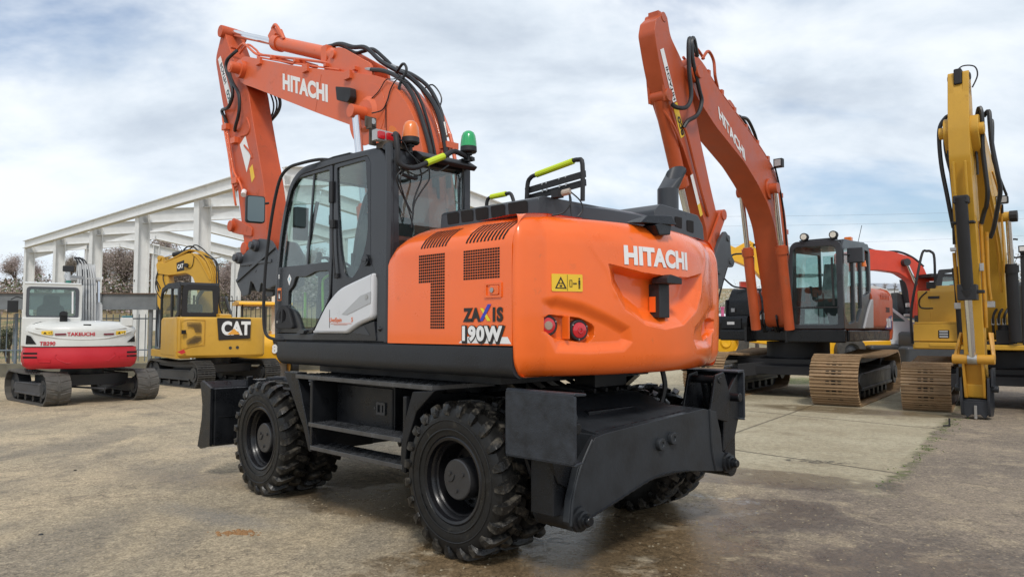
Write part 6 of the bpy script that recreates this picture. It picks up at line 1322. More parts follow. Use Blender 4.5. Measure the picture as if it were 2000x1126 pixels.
# arm: hangs down, seen end on; x = towards the camera
yarm = rp([(3.62, 5.98), (3.48, 5.72), (3.42, 5.1), (3.32, 4.6), (3.1, 3.6), (2.92, 2.4), (2.78, 1.2), (2.72, .62), (2.84, .48), (3.0, .50), (3.06, 1.2), (3.28, 2.4), (3.62, 3.6), (3.86, 4.6), (3.88, 5.1), (3.80, 5.72), (3.74, 5.98)], .06)
ya = part('arm', M_CAT, ye, lambda m: (m.prism(yarm, -.155, .155), m.prism(rp([(3.5, 5.7), (3.54, 6.14), (3.74, 6.14), (3.8, 5.7)], .05), .06, .155), m.prism(rp([(3.5, 5.7), (3.54, 6.14), (3.74, 6.14), (3.8, 5.7)], .05), -.155, -.06),
    m.cyl((3.65, -.24, 5.08), (3.65, .26, 5.08), .13), [m.bar((3.90, y, 4.50), (3.78, y, 3.78), .035, .06, (1, 0, 0)) for y in (-.085, .085)], m.prism(rp([(2.72, .58), (2.72, .36), (3.0, .36), (3.06, .6)], .03), -.15, .15)), bev=.012)
part('arm_head_pin', M_BD, ya, lambda m: (m.box(3.55, -.058, 5.9, 3.8, .058, 6.18), m.cyl((3.64, -.17, 6.05), (3.64, .17, 6.05), .07)), bev=.02)
ycl = ram(ya, (3.88, 0, 3.92), (3.25, 0, 1.05), .095, .62, M_BD, M_CH, .058)
part('cylinder_clamp', M_BD, ycl, lambda m: m.box(3.62, -.17, 3.42, 3.8, .17, 3.46), bev=.012); part('cylinder_gland', M_BD, ycl, lambda m: (m.box(3.36, -.14, 2.08, 3.6, .14, 2.36), m.box(3.42, .1, 2.2, 3.52, .24, 2.26)), bev=.012); part('cylinder_eye', M_BD, ycl, lambda m: m.box(3.7, -.11, 3.76, 3.92, .11, 3.90), bev=.02)
yl_ = part('bucket_link', M_CATW, ya, lambda m: (m.cyl((3.22, -.30, 1.03), (3.22, .32, 1.03), .085, n=24), m.bar((3.0, -.27, 1.03), (2.86, -.20, 1.5), .05, .035), m.bar((3.0, .28, 1.03), (2.86, .24, 1.5), .05, .035), m.bar((3.22, -.27, 1.03), (2.95, -.2, 1.5), .04, .05), m.bar((3.22, .30, 1.03), (2.95, .22, 1.5), .04, .05), m.prism(rp([(3.12, 1.0), (3.26, .98), (3.10, .36), (2.92, .36)], .03), -.16, -.12), m.prism(rp([(3.12, 1.0), (3.26, .98), (3.10, .36), (2.92, .36)], .03), .12, .16), m.prism([(3.05, .98), (3.16, .98), (2.98, .40), (2.88, .40)], -.12, .12)), bev=.006)
part('link_collar', M_ST, yl_, lambda m: m.cyl((3.22, -.07, 1.03), (3.22, .07, 1.03), .095, n=20))
def ycoup(m):
    for s in (-1, 1):
        m.prism(rp([(3.14, .72), (3.16, .30), (3.10, .06), (2.78, .04), (2.62, .2), (2.66, .72)], .04), s * .20 - .02, s * .20 + .02)
        m.prism(rp([(3.10, .88), (3.12, .56), (2.8, .56), (2.8, .88)], .02), s * .25 - .02, s * .25 + .02); m.cyl((2.92, s * .18, .52), (2.92, s * .32, .52), .06)
    m.prism([(-.2, .30), (-.2, .10), (-.13, .03), (-.07, .08), (.07, .08), (.13, .02), (.2, .12), (.2, .30)], 3.0, 3.08, lambda u, v, c: (c, u, v)); m.box(2.7, -.2, .12, 3.05, .2, .34)
    m.mat(1).box(3.085, -.022, .01, 3.12, .022, .24)
part('quick_coupler', [mat('coupler_steel', (.022, .025, .031), .4, var=.2), M_ST], ya, ycoup, bev=.008)
yh = MB()
for P, r_ in (([(3.5, -.17, 5.40), (3.52, -.22, 5.42), (3.55, -.32, 5.25), (3.55, -.34, 4.95), (3.52, -.32, 4.5), (3.48, -.26, 4.0), (3.44, -.22, 3.65), (3.4, -.19, 3.4)], .036), ([(3.52, -.17, 5.30), (3.56, -.19, 5.3), (3.6, -.20, 5.0), (3.56, -.18, 4.5), (3.52, -.15, 3.9), (3.46, -.17, 3.5), (3.4, -.18, 3.1)], .036),
             ([(3.5, -.20, 5.15), (3.52, -.26, 5.0), (3.54, -.24, 4.7), (3.5, -.17, 4.3)], .026),
             ([(3.5, .20, 5.2), (3.55, .26, 5.48), (3.58, .30, 5.3), (3.56, .29, 4.8), (3.52, .31, 4.4), (3.48, .33, 4.0), (3.42, .30, 3.75), (3.36, .26, 3.66), (3.3, .2, 3.45)], .036), ([(3.4, .30, 5.35), (3.45, .38, 5.42), (3.5, .40, 5.2), (3.52, .42, 4.8), (3.5, .48, 4.3), (3.4, .50, 4.0), (3.3, .44, 3.7), (3.2, .36, 3.35), (3.15, .3, 3.2)], .036), ([(3.3, .36, 5.3), (3.35, .42, 5.25), (3.4, .42, 4.9), (3.3, .40, 4.6), (3.0, .45, 4.3), (2.8, .52, 4.0)], .022),
             ([(3.65, -.05, 6.15), (3.62, .05, 6.26), (3.6, .22, 6.22), (3.6, .26, 6.05), (3.6, .18, 5.85)], .012), ([(3.5, .17, 5.0), (3.52, .20, 4.6), (3.5, .2, 4.3)], .02)): yh.tube(P, r_, 8)
yh.done('arm_hose', M_HS, ya)
part('arm_pipe', M_CATW, ya, lambda m: (m.tube([(3.38, -.20, 2.95), (3.32, -.20, 2.7), (3.2, -.20, 2.3), (3.12, -.19, 2.05)], .028, 8), m.tube([(3.25, .27, 3.3), (3.2, .26, 3.0), (3.1, .25, 2.4), (3.0, .26, 2.1)], .028, 8), m.tube([(3.3, .19, 3.5), (3.2, .19, 3.0), (3.1, .19, 2.0), (3.0, .18, 1.6)], .03, 8)))
for b_ in ((3.06, -.26, 1.94, 3.16, -.14, 2.05), (2.96, .20, 1.96, 3.08, .32, 2.07), (3.3, -.25, 2.98, 3.44, -.14, 3.04), (3.3, .16, 2.6, 3.36, .22, 2.74)): part('arm_fitting', M_ST, ya, lambda m: m.box(*b_), bev=.005)
MB = _MB
# ================================================================ small white and red excavator, far left
tk = thing('compact_excavator', (-9.45, 16.4, 0), 123, 'compact white excavator with red counterweight seen from behind at far left', 'excavator')
TT = Matrix.Rotation(R(16.5), 4, 'Z'); MB = TB
M_RUB = mat('rubber_track', (.085, .078, .068), .75, var=.25, vs=6, dirt=.2, dcol=(.16, .13, .10), ds=6)
for s in (1, -1): crawler(tk, s * .875, .45, .98, .33, M_RUB, rubber=True, pitch=.16, sag=.03, fm=mat('track_frame_grey', (.075, .075, .078), .6, var=.2))
part('undercarriage', M_DG, tk, lambda m: (m.box(-.55, -.75, .34, .55, .75, .58), m.bar((-.7, -.6, .36), (-1.25, 0, .3), .04, .04), m.bar((-.7, .6, .36), (-1.25, 0, .3), .04, .04), m.cyl((0, 0, .5), (0, 0, .74), .42, n=30)), bev=.01)
MB = _MB
def shell(m, prof, rr=1.62, cx=.12, half=1.05, y0=0):
    """rounded tail: profile of (inset, z) swept along an arc"""
    P = [(.3, half), (-.9, half)] + [(cx - rr * math.cos(t), rr * math.sin(t)) for t in [R(q) for q in range(38, -39, -4)]] + [(-.9, -half), (.3, -half)]; n = len(P); w = len(prof); vs = []
    for i, (x, y) in enumerate(P):
        a = Vector(P[max(i - 1, 0)]); b = Vector(P[min(i + 1, n - 1)]); t = (b - a).normalized(); nr = Vector((t.y, -t.x)); nr = nr if nr.dot(Vector((-.2, 0)) - Vector((x, y))) > 0 else -nr
        for k, z in prof: q = Vector((x, y)) + nr * k; vs.append((q.x, q.y + y0, z))
    m.add(vs, [(i * w + j, i * w + j + 1, (i + 1) * w + j + 1, (i + 1) * w + j) for i in range(n - 1) for j in range(w - 1)])
    m.add([vs[j] for j in range(w)] + [vs[(n - 1) * w + j] for j in range(w)][::-1], [tuple(range(2 * w))])
tcw = part('counterweight', M_RDB, tk, lambda m: shell(m, [(.4, .74), (.10, .74), (.03, .80), (0, .90), (0, 1.06), (.02, 1.12), (.02, 1.17), (.4, 1.18)], y0=.08), ang=40)
def tx_(y): return .12 - math.sqrt(1.62 ** 2 - (y - .08) ** 2)
TXM = lambda y0, z0, off=.006: (lambda a, b, c: (tx_(y0 - a) - off - c, y0 - a, z0 + b))
def strip(m, P, t=.01, off=0.):        # polygon on the curved tail
    q = TXM(0, 0, off)
    pts = []
    for i in range(len(P)):
        a = P[i]; b = P[(i + 1) % len(P)]
        for k in range(4): pts.append((a[0] + (b[0] - a[0]) * k / 4, a[1] + (b[1] - a[1]) * k / 4))
    m.prism([(-p[0], p[1]) for p in pts], 0, t, lambda u, v, c: q(u, v, c))
def slots(m):
    for z in (1.055, .975, .905): 
        for y0, y1 in ((.86, 1.10), (-.94, -.74)):
            if z > .92: strip(m, [(y0, z - .018), (y1, z - .018), (y1, z + .018), (y0, z + .018)], .002, .004)
part('vent_slot', M_VOID, tcw, slots)
def relief(m):
    rim = [(.54, 1.03), (-.5, 1.06), (-.52, 1.0), (-.38, .89), (.36, .86), (.5, .92), (.56, .98)]
    m.tube([TXM(0, 0, .0)(-y, z, 0) for y, z in rim], .009, 5, 0, closed=True)
    for P in ([(.84, .94), (.62, .93), (.64, .88), (.82, .885)], [(-.58, .97), (-.80, 1.0), (-.78, .93), (-.60, .92)]): m.tube([TXM(0, 0, .0)(-y, z, 0) for y, z in P], .008, 5, 0, closed=True)
part('relief_edge', M_RDB, tcw, relief)
tb = part('engine_bonnet', M_WHP, tk, lambda m: shell(m, [(.45, 1.19), (.03, 1.19), (.03, 1.30), (.05, 1.42), (.03, 1.50), (.06, 1.58), (.13, 1.64), (.28, 1.69), (.7, 1.72)], y0=.08), ang=50)
def bcr(m):
    c = [(1.02, 1.50), (.8, 1.43), (.5, 1.36), (.1, 1.33), (-.3, 1.35), (-.6, 1.42), (-.82, 1.50)]
    m.tube([TXM(0, 0, -.035)(-y, z, 0) for y, z in c], .014, 6, 4); c2 = [(.9, 1.56), (.55, 1.51), (.1, 1.495), (-.35, 1.515), (-.72, 1.57)]; m.tube([TXM(0, 0, -.045)(-y, z, 0) for y, z in c2], .012, 6, 4)
part('crease', M_WHP, tb, bcr)
M_TXR = mat('red_lettering', (.50, .02, .035), .4)
part('name_decal', M_TXR, tb, lambda m: (m.text('TAKEUCHI', .10, TXM(.36, 1.405, -.04), bold=.003, ext=.003, sx=1.02), m.text('TB290', .105, TXM(.83, 1.215, -.022), bold=.003, ext=.002, sx=.95, shear=.15)))
def refl(m):
    for y0 in (.57, -.29): strip(m, [(y0, 1.415), (y0 - .19, 1.42), (y0 - .19, 1.455), (y0, 1.45)], .01, -.038)
part('reflector', mat('dark_red_reflector', (.16, .015, .03), .3), tb, refl)
def tdec(m):
    for y0 in (.80, -.52): m.mat(0); strip(m, [(y0, 1.42), (y0 - .19, 1.425), (y0 - .19, 1.505), (y0, 1.50)], .01, -.035); m.mat(1).prism([(-(y0 - .03), 1.44), (-(y0 - .09), 1.44), (-(y0 - .06), 1.485)], 0, .001, TXM(0, 0, -.022)); m.prism(rect(-(y0 - .12), 1.455, -(y0 - .14), 1.47), 0, .001, TXM(0, 0, -.022)); m.prism(rect(-(y0 - .16), 1.44, -(y0 - .17), 1.49), 0, .001, TXM(0, 0, -.022))
part('warning_decal', [M_YD, M_DK], tb, tdec)
part('corner_lamp', M_VOID, tb, lambda m: (strip(m, [(1.06, 1.24), (.88, 1.24), (.98, 1.40), (1.05, 1.42)], .01, -.03), strip(m, [(-.74, 1.27), (-.90, 1.27), (-.89, 1.40)], .01, -.03)))
part('exhaust_stack', M_VOID, tk, lambda m: m.tube([(-1.1, .42, 1.66), (-1.1, .42, 1.80), (-1.14, .42, 1.86)], .07, 14, 3)); part('camera', M_VOID, tk, lambda m: m.box(-1.4, -.06, 1.59, -1.25, .08, 1.64), bev=.01)
part('tank_cap', [M_WHP, mat('teal_glass', (.05, .16, .18), .2)], tk, lambda m: (m.box(-1.2, -.85, 1.6, -.95, -.62, 1.78), m.mat(1).box(-1.18, -.84, 1.78, -.97, -.64, 1.82)), bev=.03)
part('deck', M_WHP, tk, lambda m: (m.box(-.6, -.9, .8, 1.2, 1.13, 1.19), m.box(-1.0, .1, 1.18, .9, 1.14, 1.78)), bev=.03)
tc = part('cab', M_WHP, tk, lambda m: (m.plate(rect(.09, 1.66, 1.13, 2.46, .04), [rect(.165, 1.77, 1.06, 2.39, .07)], .06, YZ(-.9), .01), m.plate(rp([(-.92, 1.2), (.75, 1.2), (.80, 1.9), (.6, 2.46), (-.92, 2.46)], .05), [rp([(-.82, 1.75), (.66, 1.75), (.68, 1.95), (.5, 2.36), (-.82, 2.36)], .05)], .05, XZ(1.105), .006),
    m.plate(rp([(-.92, 1.2), (.75, 1.2), (.80, 1.9), (.6, 2.46), (-.92, 2.46)], .05), [rp([(-.82, 1.6), (.66, 1.6), (.68, 1.95), (.5, 2.36), (-.82, 2.36)], .05)], .05, XZ(.115), .006), m.prism(rp([(-.92, 2.42), (.62, 2.42), (.66, 2.47), (-.5, 2.52), (-.95, 2.48)], .02), .11, 1.11)), ang=25)
part('window_seal', mat('seal_grey', (.07, .075, .085), .5), tc, lambda m: m.plate(rect(.15, 1.755, 1.075, 2.405, .08), [rect(.21, 1.81, 1.02, 2.355, .06)], .02, YZ(-.94), .004))
G_GRN = glass('green_glass', (.60, .76, .72), 1.6, .85)
part('rear_window', G_GRN, tc, lambda m: m.box(-.93, .19, 1.80, -.925, 1.04, 2.37)); part('side_glass', G_GRN, tc, lambda m: (m.box(-.84, 1.10, 1.73, .6, 1.105, 2.38), m.box(-.84, .115, 1.6, .6, .12, 2.38)))
part('seat', mat('seat_grey', (.10, .115, .125), .8), tc, lambda m: (m.prism(rp([(.36, 1.7), (.40, 2.0), (.48, 2.05), (.48, 2.25), (.78, 2.25), (.78, 2.05), (.88, 2.0), (.9, 1.7)], .05), -.55, -.42, lambda u, v, c: (c, u, v)),), bev=.03)
part('wiper', M_WH, tc, lambda m: m.bar((-.95, .26, 1.86), (-.95, .27, 2.32), .02, .03)); part('cab_cable', M_BD, tc, lambda m: m.tube([(-.90, .85, 1.92), (-.90, .6, 1.95), (-.9, .4, 2.02)], .007, 5))
part('mirror', M_BD, tk, lambda m: (m.box(.55, 1.22, 1.9, .6, 1.42, 2.16), m.tube([(.6, 1.12, 2.2), (.6, 1.25, 2.24), (.58, 1.36, 2.18)], .014, 6)), bev=.03); part('work_lamp', M_BD, tk, lambda m: m.box(.35, .20, 2.82, .45, .42, 2.95), bev=.015)
part('beacon', mat('teal_beacon', (.03, .16, .12), .3), tk, lambda m: m.cyl((.4, .30, 2.48), (.4, .30, 2.62), .055)); part('beacon_stalk', M_SIL, tk, lambda m: (m.cyl((.4, .30, 2.62), (.4, .30, 2.84), .05, .03), m.bar((.4, .35, 2.72), (.9, .0, 2.72), .10, .06)))
M_TB = mat('boom_grey_white', (.43, .43, .42), .45, var=.12)
TBO = Matrix.Translation((.0, 0, 0))
tbm = part('boom', M_TB, tk, lambda m: (m.prism(rp([(.85, 1.2), (1.15, 1.2), (1.7, 2.3), (1.9, 3.0), (1.75, 3.12), (1.5, 2.9), (1.15, 2.3)],   .08), -.30, .09), m.cyl((1.5, -.40, 2.72), (1.5, .22, 2.72), .06), m.bar((.95, -.36, 1.25), (1.3, -.36, 2.1), .16, .16)), bev=.012)
part('lift_cylinder', M_CH, tbm, lambda m: m.cyl((1.3, -.36, 2.1), (1.5, -.36, 2.72), .035)); part('lift_barrel', M_TB, tbm, lambda m: m.cyl((1.0, -.36, 1.4), (1.32, -.36, 2.15), .075))
part('boom_pipe', M_TB, tbm, lambda m: [m.tube([(.82, y, 1.5), (1.0, y, 2.2), (1.3, y * .9 - .01, 2.75), (1.55, y * .7, 3.1)], .021, 6) for y in (-.27, -.21, -.15, -.09, -.03, .03, .08)] + [m.bar((1.08, -.3, z), (1.08, .14, z), .02, .03) for z in (1.78, 2.72)])
part('boom_hose', M_HS, tbm, lambda m: [m.tube([(1.35, y, 2.8), (1.5, y * .8, 3.02), (1.58, y * .7 + .05, 3.18), (1.62, y * .4 + .12, 3.25)], .018, 6) for y in (-.16, -.09, .0, .08)] + [m.tube([(1.0, y, 2.0), (1.2, y, 2.6), (1.42, y, 2.95)], .012, 5) for y in (-.12, -.02)])
# ================================================================ mid-size yellow excavator behind the blade
ct = thing('midi_excavator', (-8.464, 21.106, 0), 127.3, 'yellow compact excavator with CAT lettering seen from behind, beside the white one', 'excavator', scale=1.037)
TT = Matrix.Rotation(R(12), 4, 'Z'); MB = TB
for s in (1, -1): crawler(ct, s * .93, .45, 1.15, .33, M_TRD, pitch=.16, sag=.04)
part('undercarriage', M_DG, ct, lambda m: (m.box(-.6, -.8, .34, .6, .8, .56), m.cyl((0, 0, .5), (0, 0, .74), .45, n=30), m.box(1.3, -1.1, .25, 1.45, 1.1, .62), m.box(.6, -.5, .35, 1.35, -.35, .5), m.box(.6, .35, .35, 1.35, .5, .5)), bev=.01)
MB = _MB
cx0, cxl, cxr = -1.40, 1.25, -1.02
def cbody(m):
    P = [(.5, cxl), (-1.1, cxl), (-1.3, 1.15), (-1.38, .95), (-1.43, .5), (-1.45, .1), (-1.43, -.4), (-1.38, -.75), (-1.28, -.95), (-1.1, cxr), (.5, cxr)]
    P = rp(P, .12, 4); prof = [(.05, .76), (.0, .82), (0, 1.70), (.02, 1.76), (.06, 1.79)]; n = len(P); w = len(prof); vs = []
    for x, y in P:
        for k, z in prof: f = 1 - k / 1.4; vs.append((x * f, y * f, z))
    m.add(vs, [(i * w + j, i * w + j + 1, ((i + 1) % n) * w + j + 1, ((i + 1) % n) * w + j) for i in range(n) for j in range(w - 1)]); m.add([vs[i * w + w - 1] for i in range(n)], [tuple(range(n))]); m.add([vs[i * w] for i in range(n)], [tuple(range(n))])
    m.box(-1.2, .9, .74, 1.62, 1.24, .93); m.box(-.2, -1.0, .76, 1.5, 1.2, .93)
    m.prism(rp([(-1.2, .9), (-1.2, 1.78), (-.78, 1.78), (.50, 1.25), (.58, .9)], .03), 1.0, 1.22)
    m.prism(rp([(-.2, 1.79), (-.9, 1.79), (-.9, 1.86), (-.7, 1.89), (-.2, 1.86)], .01), -.2, .1)
cb = part('body', M_CAT, ct, cbody, bev=.012)
CXM = lambda y0, z0, x=-1.452: (lambda a, b, c: (x - c, y0 - a, z0 + b))
def clogo(m):
    m.mat(0).prism(rp([(-.33, 1.77), (.53, 1.75), (.52, 1.24), (-.28, 1.20)], .02), 0, .012, CXM(0, 0, -1.45))
    m.mat(1).text('CAT', .46, CXM(.215, 1.35, -1.464), bold=.022, ext=.001, sx=.80)
    m.mat(2).prism([(-.07, 1.345), (.26, 1.345), (.095, 1.50)], 0, .002, CXM(0, 0, -1.468))
part('maker_name_sign', [M_DK, M_WH, mat('logo_yellow', (.75, .35, .05), .4)], cb, clogo, label='black sign with white CAT lettering')
def cpanel(m):
    # framed inspection door, left of the logo, with perforated patches
    m.mat(0).tube([(-1.335, 1.17, .98), (-1.445, .62, 1.10), (-1.445, .62, 1.72), (-1.335, 1.17, 1.72)], .008, 5, 0, closed=True)
    m.mat(1)
    for P in ([(1.04, 1.66), (.74, 1.66), (.70, 1.62), (.70, 1.40), (.84, 1.40), (.88, 1.52), (1.04, 1.56)], [(1.04, 1.10), (.80, 1.13), (.70, 1.20), (.70, 1.32), (.86, 1.32), (1.04, 1.20)]):
        ys = [p[0] for p in P]; zs = [p[1] for p in P]
        for i in range(16):
            for j in range(14):
                y = min(ys) + (max(ys) - min(ys)) * (i + .5) / 16; z = min(zs) + (max(zs) - min(zs)) * (j + .5) / 14
                if inside((y, z), P): x = -1.452 + max(0, y - .70) * .12; m.box(x, y - .006, z - .006, x + .01, y + .006, z + .006)
    m.mat(2).box(-1.42, 1.06, 1.36, -1.38, 1.16, 1.46)
    m.mat(3).prism([(-1.2, 1.0), (-1.05, 1.06), (-1.0, .98), (-1.1, .94)], 0, .003, CXM(.05, -.08, -1.40)); m.mat(1).cyl((-1.45, -.02, 1.0), (-1.44, -.02, 1.0), .04); m.cyl((-1.45, -.2, 1.01), (-1.44, -.2, 1.01), .04)
part('side_panel', [M_CATW, M_DG, M_VOID, M_RED], cb, cpanel)
part('right_panel', M_CATW, cb, lambda m: (m.tube([(-1.37, -.72, 1.16), (-1.18, -.97, 1.05), (-1.18, -.97, 1.72), (-1.37, -.72, 1.72)], .008, 5, 0, closed=True)))
part('side_decal', [M_DK, M_WH], cb, lambda m: (m.prism(rect(-.42, 1.0, -.34, 1.3, .02), 1.221, 1.223), m.mat(1).prism(rect(-.41, 1.2, -.35, 1.28), 1.2235, 1.2245)))
cc = part('cab', M_BD, ct, lambda m: (m.plate(rp([(.06, 1.80), (.98, 1.80), (.95, 2.58), (.88, 2.66), (.1, 2.66), (.04, 2.58)], .06), [rp([(.17, 1.92), (.84, 1.92), (.82, 2.50), (.2, 2.52)], .05)], .07, YZ(-.53), .01),
    m.plate(rp([(-.56, 1.82), (-.56, 2.60), (-.45, 2.68), (.85, 2.70), (1.35, 2.62), (1.50, 2.42), (1.56, .96), (.60, .96), (.5, 1.25), (-.1, 1.6)], .04), [rp([(-.42, 1.95), (-.42, 2.54), (.20, 2.56), (.22, 1.60)], .04), rp([(.32, 1.52), (.30, 2.58), (.82, 2.58), (1.30, 2.50), (1.42, 2.35), (1.48, 1.05), (.68, 1.05)], .04)], .06, XZ(1.02), .006),
    m.prism(rp([(-.56, 2.62), (-.5, 2.71), (.9, 2.74), (1.36, 2.64), (1.3, 2.60)], .02), .05, 1.0), m.plate(rp([(-.56, 1.82), (-.56, 2.60), (.85, 2.68), (1.5, 2.42), (1.56, .96), (.60, .96)], .04), [rp([(-.42, 1.95), (-.42, 2.5), (.8, 2.55), (1.38, 2.35), (1.45, 1.7)], .04)], .05, XZ(.08), .004)), ang=25)
G_YG = glass('cab_glass_yellowish', (.80, .86, .74), 1.2, .95)
part('rear_window', G_YG, cc, lambda m: m.box(-.54, .15, 1.9, -.535, .88, 2.53)); part('side_window', G_YG, cc, lambda m: m.prism([(-.45, 1.9), (-.45, 2.57), (.8, 2.6), (1.40, 2.48), (1.5, 1.02), (.62, 1.02), (.3, 1.5)], 1.02, 1.024))
part('seat', M_SEAT, cc, lambda m: (m.box(-.2, .35, 1.5, -.05, .8, 2.15), m.box(-.2, .35, 1.4, .4, .8, 1.55), m.box(.9, .3, 1.0, 1.0, .5, 1.8)), bev=.04)
part('windscreen_edge', M_SIL, cc, lambda m: m.bar((1.6, 1.04, .95), (1.55, 1.04, 1.9), .02, .02)); part('handrail', M_BD, ct, lambda m: (m.tube([(1.45, 1.06, 2.35), (1.52, 1.16, 2.55), (1.46, 1.2, 2.78), (1.3, 1.2, 2.82), (1.28, 1.1, 2.6)], .014, 6), m.tube([(1.62, 1.08, 1.0), (1.66, 1.1, 1.6), (1.62, 1.08, 2.1)], .018, 6)))
BT = Matrix.Translation((1.2, -.4, 0)) @ Matrix.Rotation(R(37.7), 4, 'Z')
cbm = tpart(BT, 'boom', M_CAT, ct, lambda m: (m.prism(rp([(2.0, 3.42), (1.9, 3.46), (1.72, 3.42), (.91, 3.70), (.62, 3.68), (.30, 3.44), (.10, 3.05), (.02, 2.4), (-.1, 1.3), (.35, 1.3), (.5, 2.2), (.58, 2.70), (.72, 3.0), (.94, 3.12), (1.55, 3.06), (1.95, 3.12)], .07), -.16, .16),), bev=.012)
tpart(BT, 'arm', M_CAT, ct, lambda m: (m.prism(rp([(1.97, 3.66), (1.84, 3.64), (1.76, 3.42), (1.60, 3.1), (1.54, 2.7), (1.50, 2.2), (1.75, 1.9), (1.95, 2.2), (1.98, 2.8), (2.0, 3.3)], .04), -.12, .12), m.cyl((1.9, -.16, 3.58), (1.9, .16, 3.58), .07)), bev=.01)
tpart(BT, 'arm_cylinder', M_BD, cbm, lambda m: m.cyl((.95, 0, 3.78), (1.52, 0, 3.68), .07)); tpart(BT, 'piston_rod', M_CH, cbm, lambda m: m.cyl((1.52, 0, 3.68), (1.9, 0, 3.60), .035))
tpart(BT, 'boom_pipe', M_CAT, cbm, lambda m: [m.tube([(1.7, y, 3.46), (1.3, y, 3.62), (.91, y, 3.78), (.6, y, 3.74), (.3, y + .02, 3.52), (.08, y + .02, 3.1), (.02, y, 2.7)], .022, 6) for y in (-.12, -.04, .05, .13)] + [m.tube([(.75, .18, 3.7), (.5, .19, 3.5), (.3, .19, 3.2), (.12, .18, 2.9)], .018, 6)])
tpart(BT, 'boom_hose', M_HS, cbm, lambda m: (m.tube([(1.1, .1, 3.8), (.95, .1, 3.90), (.75, .1, 3.88), (.5, .1, 3.68), (.2, .1, 3.55), (-.05, .1, 3.40), (-.12, .1, 2.9), (-.12, .05, 2.2), (-.2, 0, 1.9)], .022, 6), m.tube([(1.0, 0, 3.78), (.8, 0, 3.95), (.55, 0, 3.85), (.35, 0, 3.68), (-.0, .12, 3.45), (-.08, .14, 3.0), (-.05, .14, 2.3)], .018, 6), m.tube([(1.9, .14, 3.25), (1.98, .16, 2.95), (1.9, .14, 2.6)], .02, 6), m.tube([(1.65, .13, 3.3), (1.75, .15, 3.0), (1.6, .14, 2.6)], .014, 6), m.tube([(.9, .17, 3.36), (.85, .18, 3.25), (.72, .18, 3.33), (.68, .17, 3.6)], .01, 5)))
tpart(BT, 'boom_decal', [M_DK, M_WH], cbm, lambda m: (m.prism([(1.28, 3.42), (1.02, 3.50), (1.0, 3.20), (1.26, 3.16)], .161, .164), m.mat(1).text('CAT', .17, (lambda a, b, c: (1.245 - a * .97, .167 + c, 3.24 + b + a * .2)), bold=.006, ext=.001, sx=.62)))
tpart(BT, 'boom_lamp', M_BD, cbm, lambda m: m.cyl((.92, .16, 3.34), (.9, .24, 3.34), .06))
part('lower_hose', M_HS, ct, lambda m: m.tube([(1.1, -.62, 2.4), (.9, -.58, 2.3), (.6, -.55, 2.1), (.2, -.5, 1.9), (-.1, -.4, 1.8)], .05, 8))
# ================================================================ small canopy machine behind it
cn = thing('canopy_dumper', (-7.9, 23.6, 0), 118, 'bright yellow small site machine with a roof canopy partly hidden by the big cab', 'dumper')
part('canopy', M_SUNY, cn, lambda m: m.prism(rp([(-.75, 2.36), (-.80, 2.28), (.75, 2.28), (.7, 2.37), (0, 2.42)], .03), -.75, .85), bev=.02)
for x, y in ((-.65, -.65), (-.65, .72), (.65, -.65), (.65, .72)): part('canopy_post', M_BD, cn, lambda m: m.tube([(x, y, 1.2), (x * 1.02, y, 1.8), (x * .92, y, 2.3)], .025, 6))
cbo = part('body', M_SUNY, cn, lambda m: (m.prism(rp([(-1.0, .5), (-1.05, 1.1), (-.85, 1.38), (.6, 1.38), (1.0, 1.1), (1.0, .5)], .12), -.95, .85), m.box(-.3, -.7, 1.3, .2, -.2, 1.5)), bev=.04)
part('number_decal', [M_DK, M_WH], cbo, lambda m: (m.prism([(.0, 1.22), (.45, 1.30), (.55, .65), (.15, .68)], 0, .006, (lambda u, v, c: (-1.06 - c, -.1 - u, v))), m.mat(1).text('80', .34, (lambda a, b, c: (-1.07 - c, -.1 - a, .82 + b)), bold=.02, ext=.002, sx=.8)))
part('wheel', M_RB, cn, lambda m: [m.cyl((x, y - .12, .38), (x, y + .12, .38), .38, n=28) for x in (-.7, .7) for y in (-.8, .75)][0:4] and None, bev=.04) if False else None
for x in (-.7, .7):
    for y in (-.8, .72): w_ = part('wheel', M_RB, cn, lambda m: m.cyl((x, y - .12, .38), (x, y + .12, .38), .38, n=28), bev=.04); part('rim', M_SUNY, w_, lambda m: m.cyl((x, y - .13, .38), (x, y + .13, .38), .2, n=20))
# ================================================================ things behind on the right
def at(px, py, Y): return ((px - 1000) / 1450 * Y, Y, 1.54 + ((563 - py) / 1450 + .0545) * Y)
zg = lambda x, y: terrain(x, y)
# white van
vn = thing('white_van', (12.1, 26.5, zg(12.9, 26.5)), -6, 'white delivery van mostly hidden behind the two orange and yellow excavators', 'van')
M_VW = mat('van_white', (.68, .69, .70), .3, coat=.5, var=.02, rv=.05)
vb = part('body', M_VW, vn, lambda m: (m.prism(rp([(2.7, .35), (2.75, .85), (2.5, 1.12), (1.65, 1.30), (.85, 1.95), (.6, 2.1), (-2.3, 2.12), (-2.45, 1.9), (-2.45, .35)], [.1, .15, .15, .2, .2, .15, .1, .15, .05]), -.95, .95)), bev=.06, seg=3)
part('sill_trim', mat('bumper_grey', (.075, .082, .095), .6), vb, lambda m: (m.prism(rp([(2.78, .28), (2.80, .72), (2.0, .72), (1.2, .55), (1.2, .28)], .05), -.965, .965), m.box(-2.4, -.962, .30, 1.2, .962, .55)), bev=.02)
part('side_glass', G_REAR, vb, lambda m: [m.prism(rp([(1.45, 1.32), (.82, 1.85), (.2, 1.88), (.2, 1.32)], .04), y, y + .01) for y in (-.962, .952)]); part('windscreen', G_REAR, vb, lambda m: m.add([(1.68, -.8, 1.34), (1.68, .8, 1.34), (.93, .75, 1.93), (.93, -.75, 1.93)], [(0, 1, 2, 3)]))
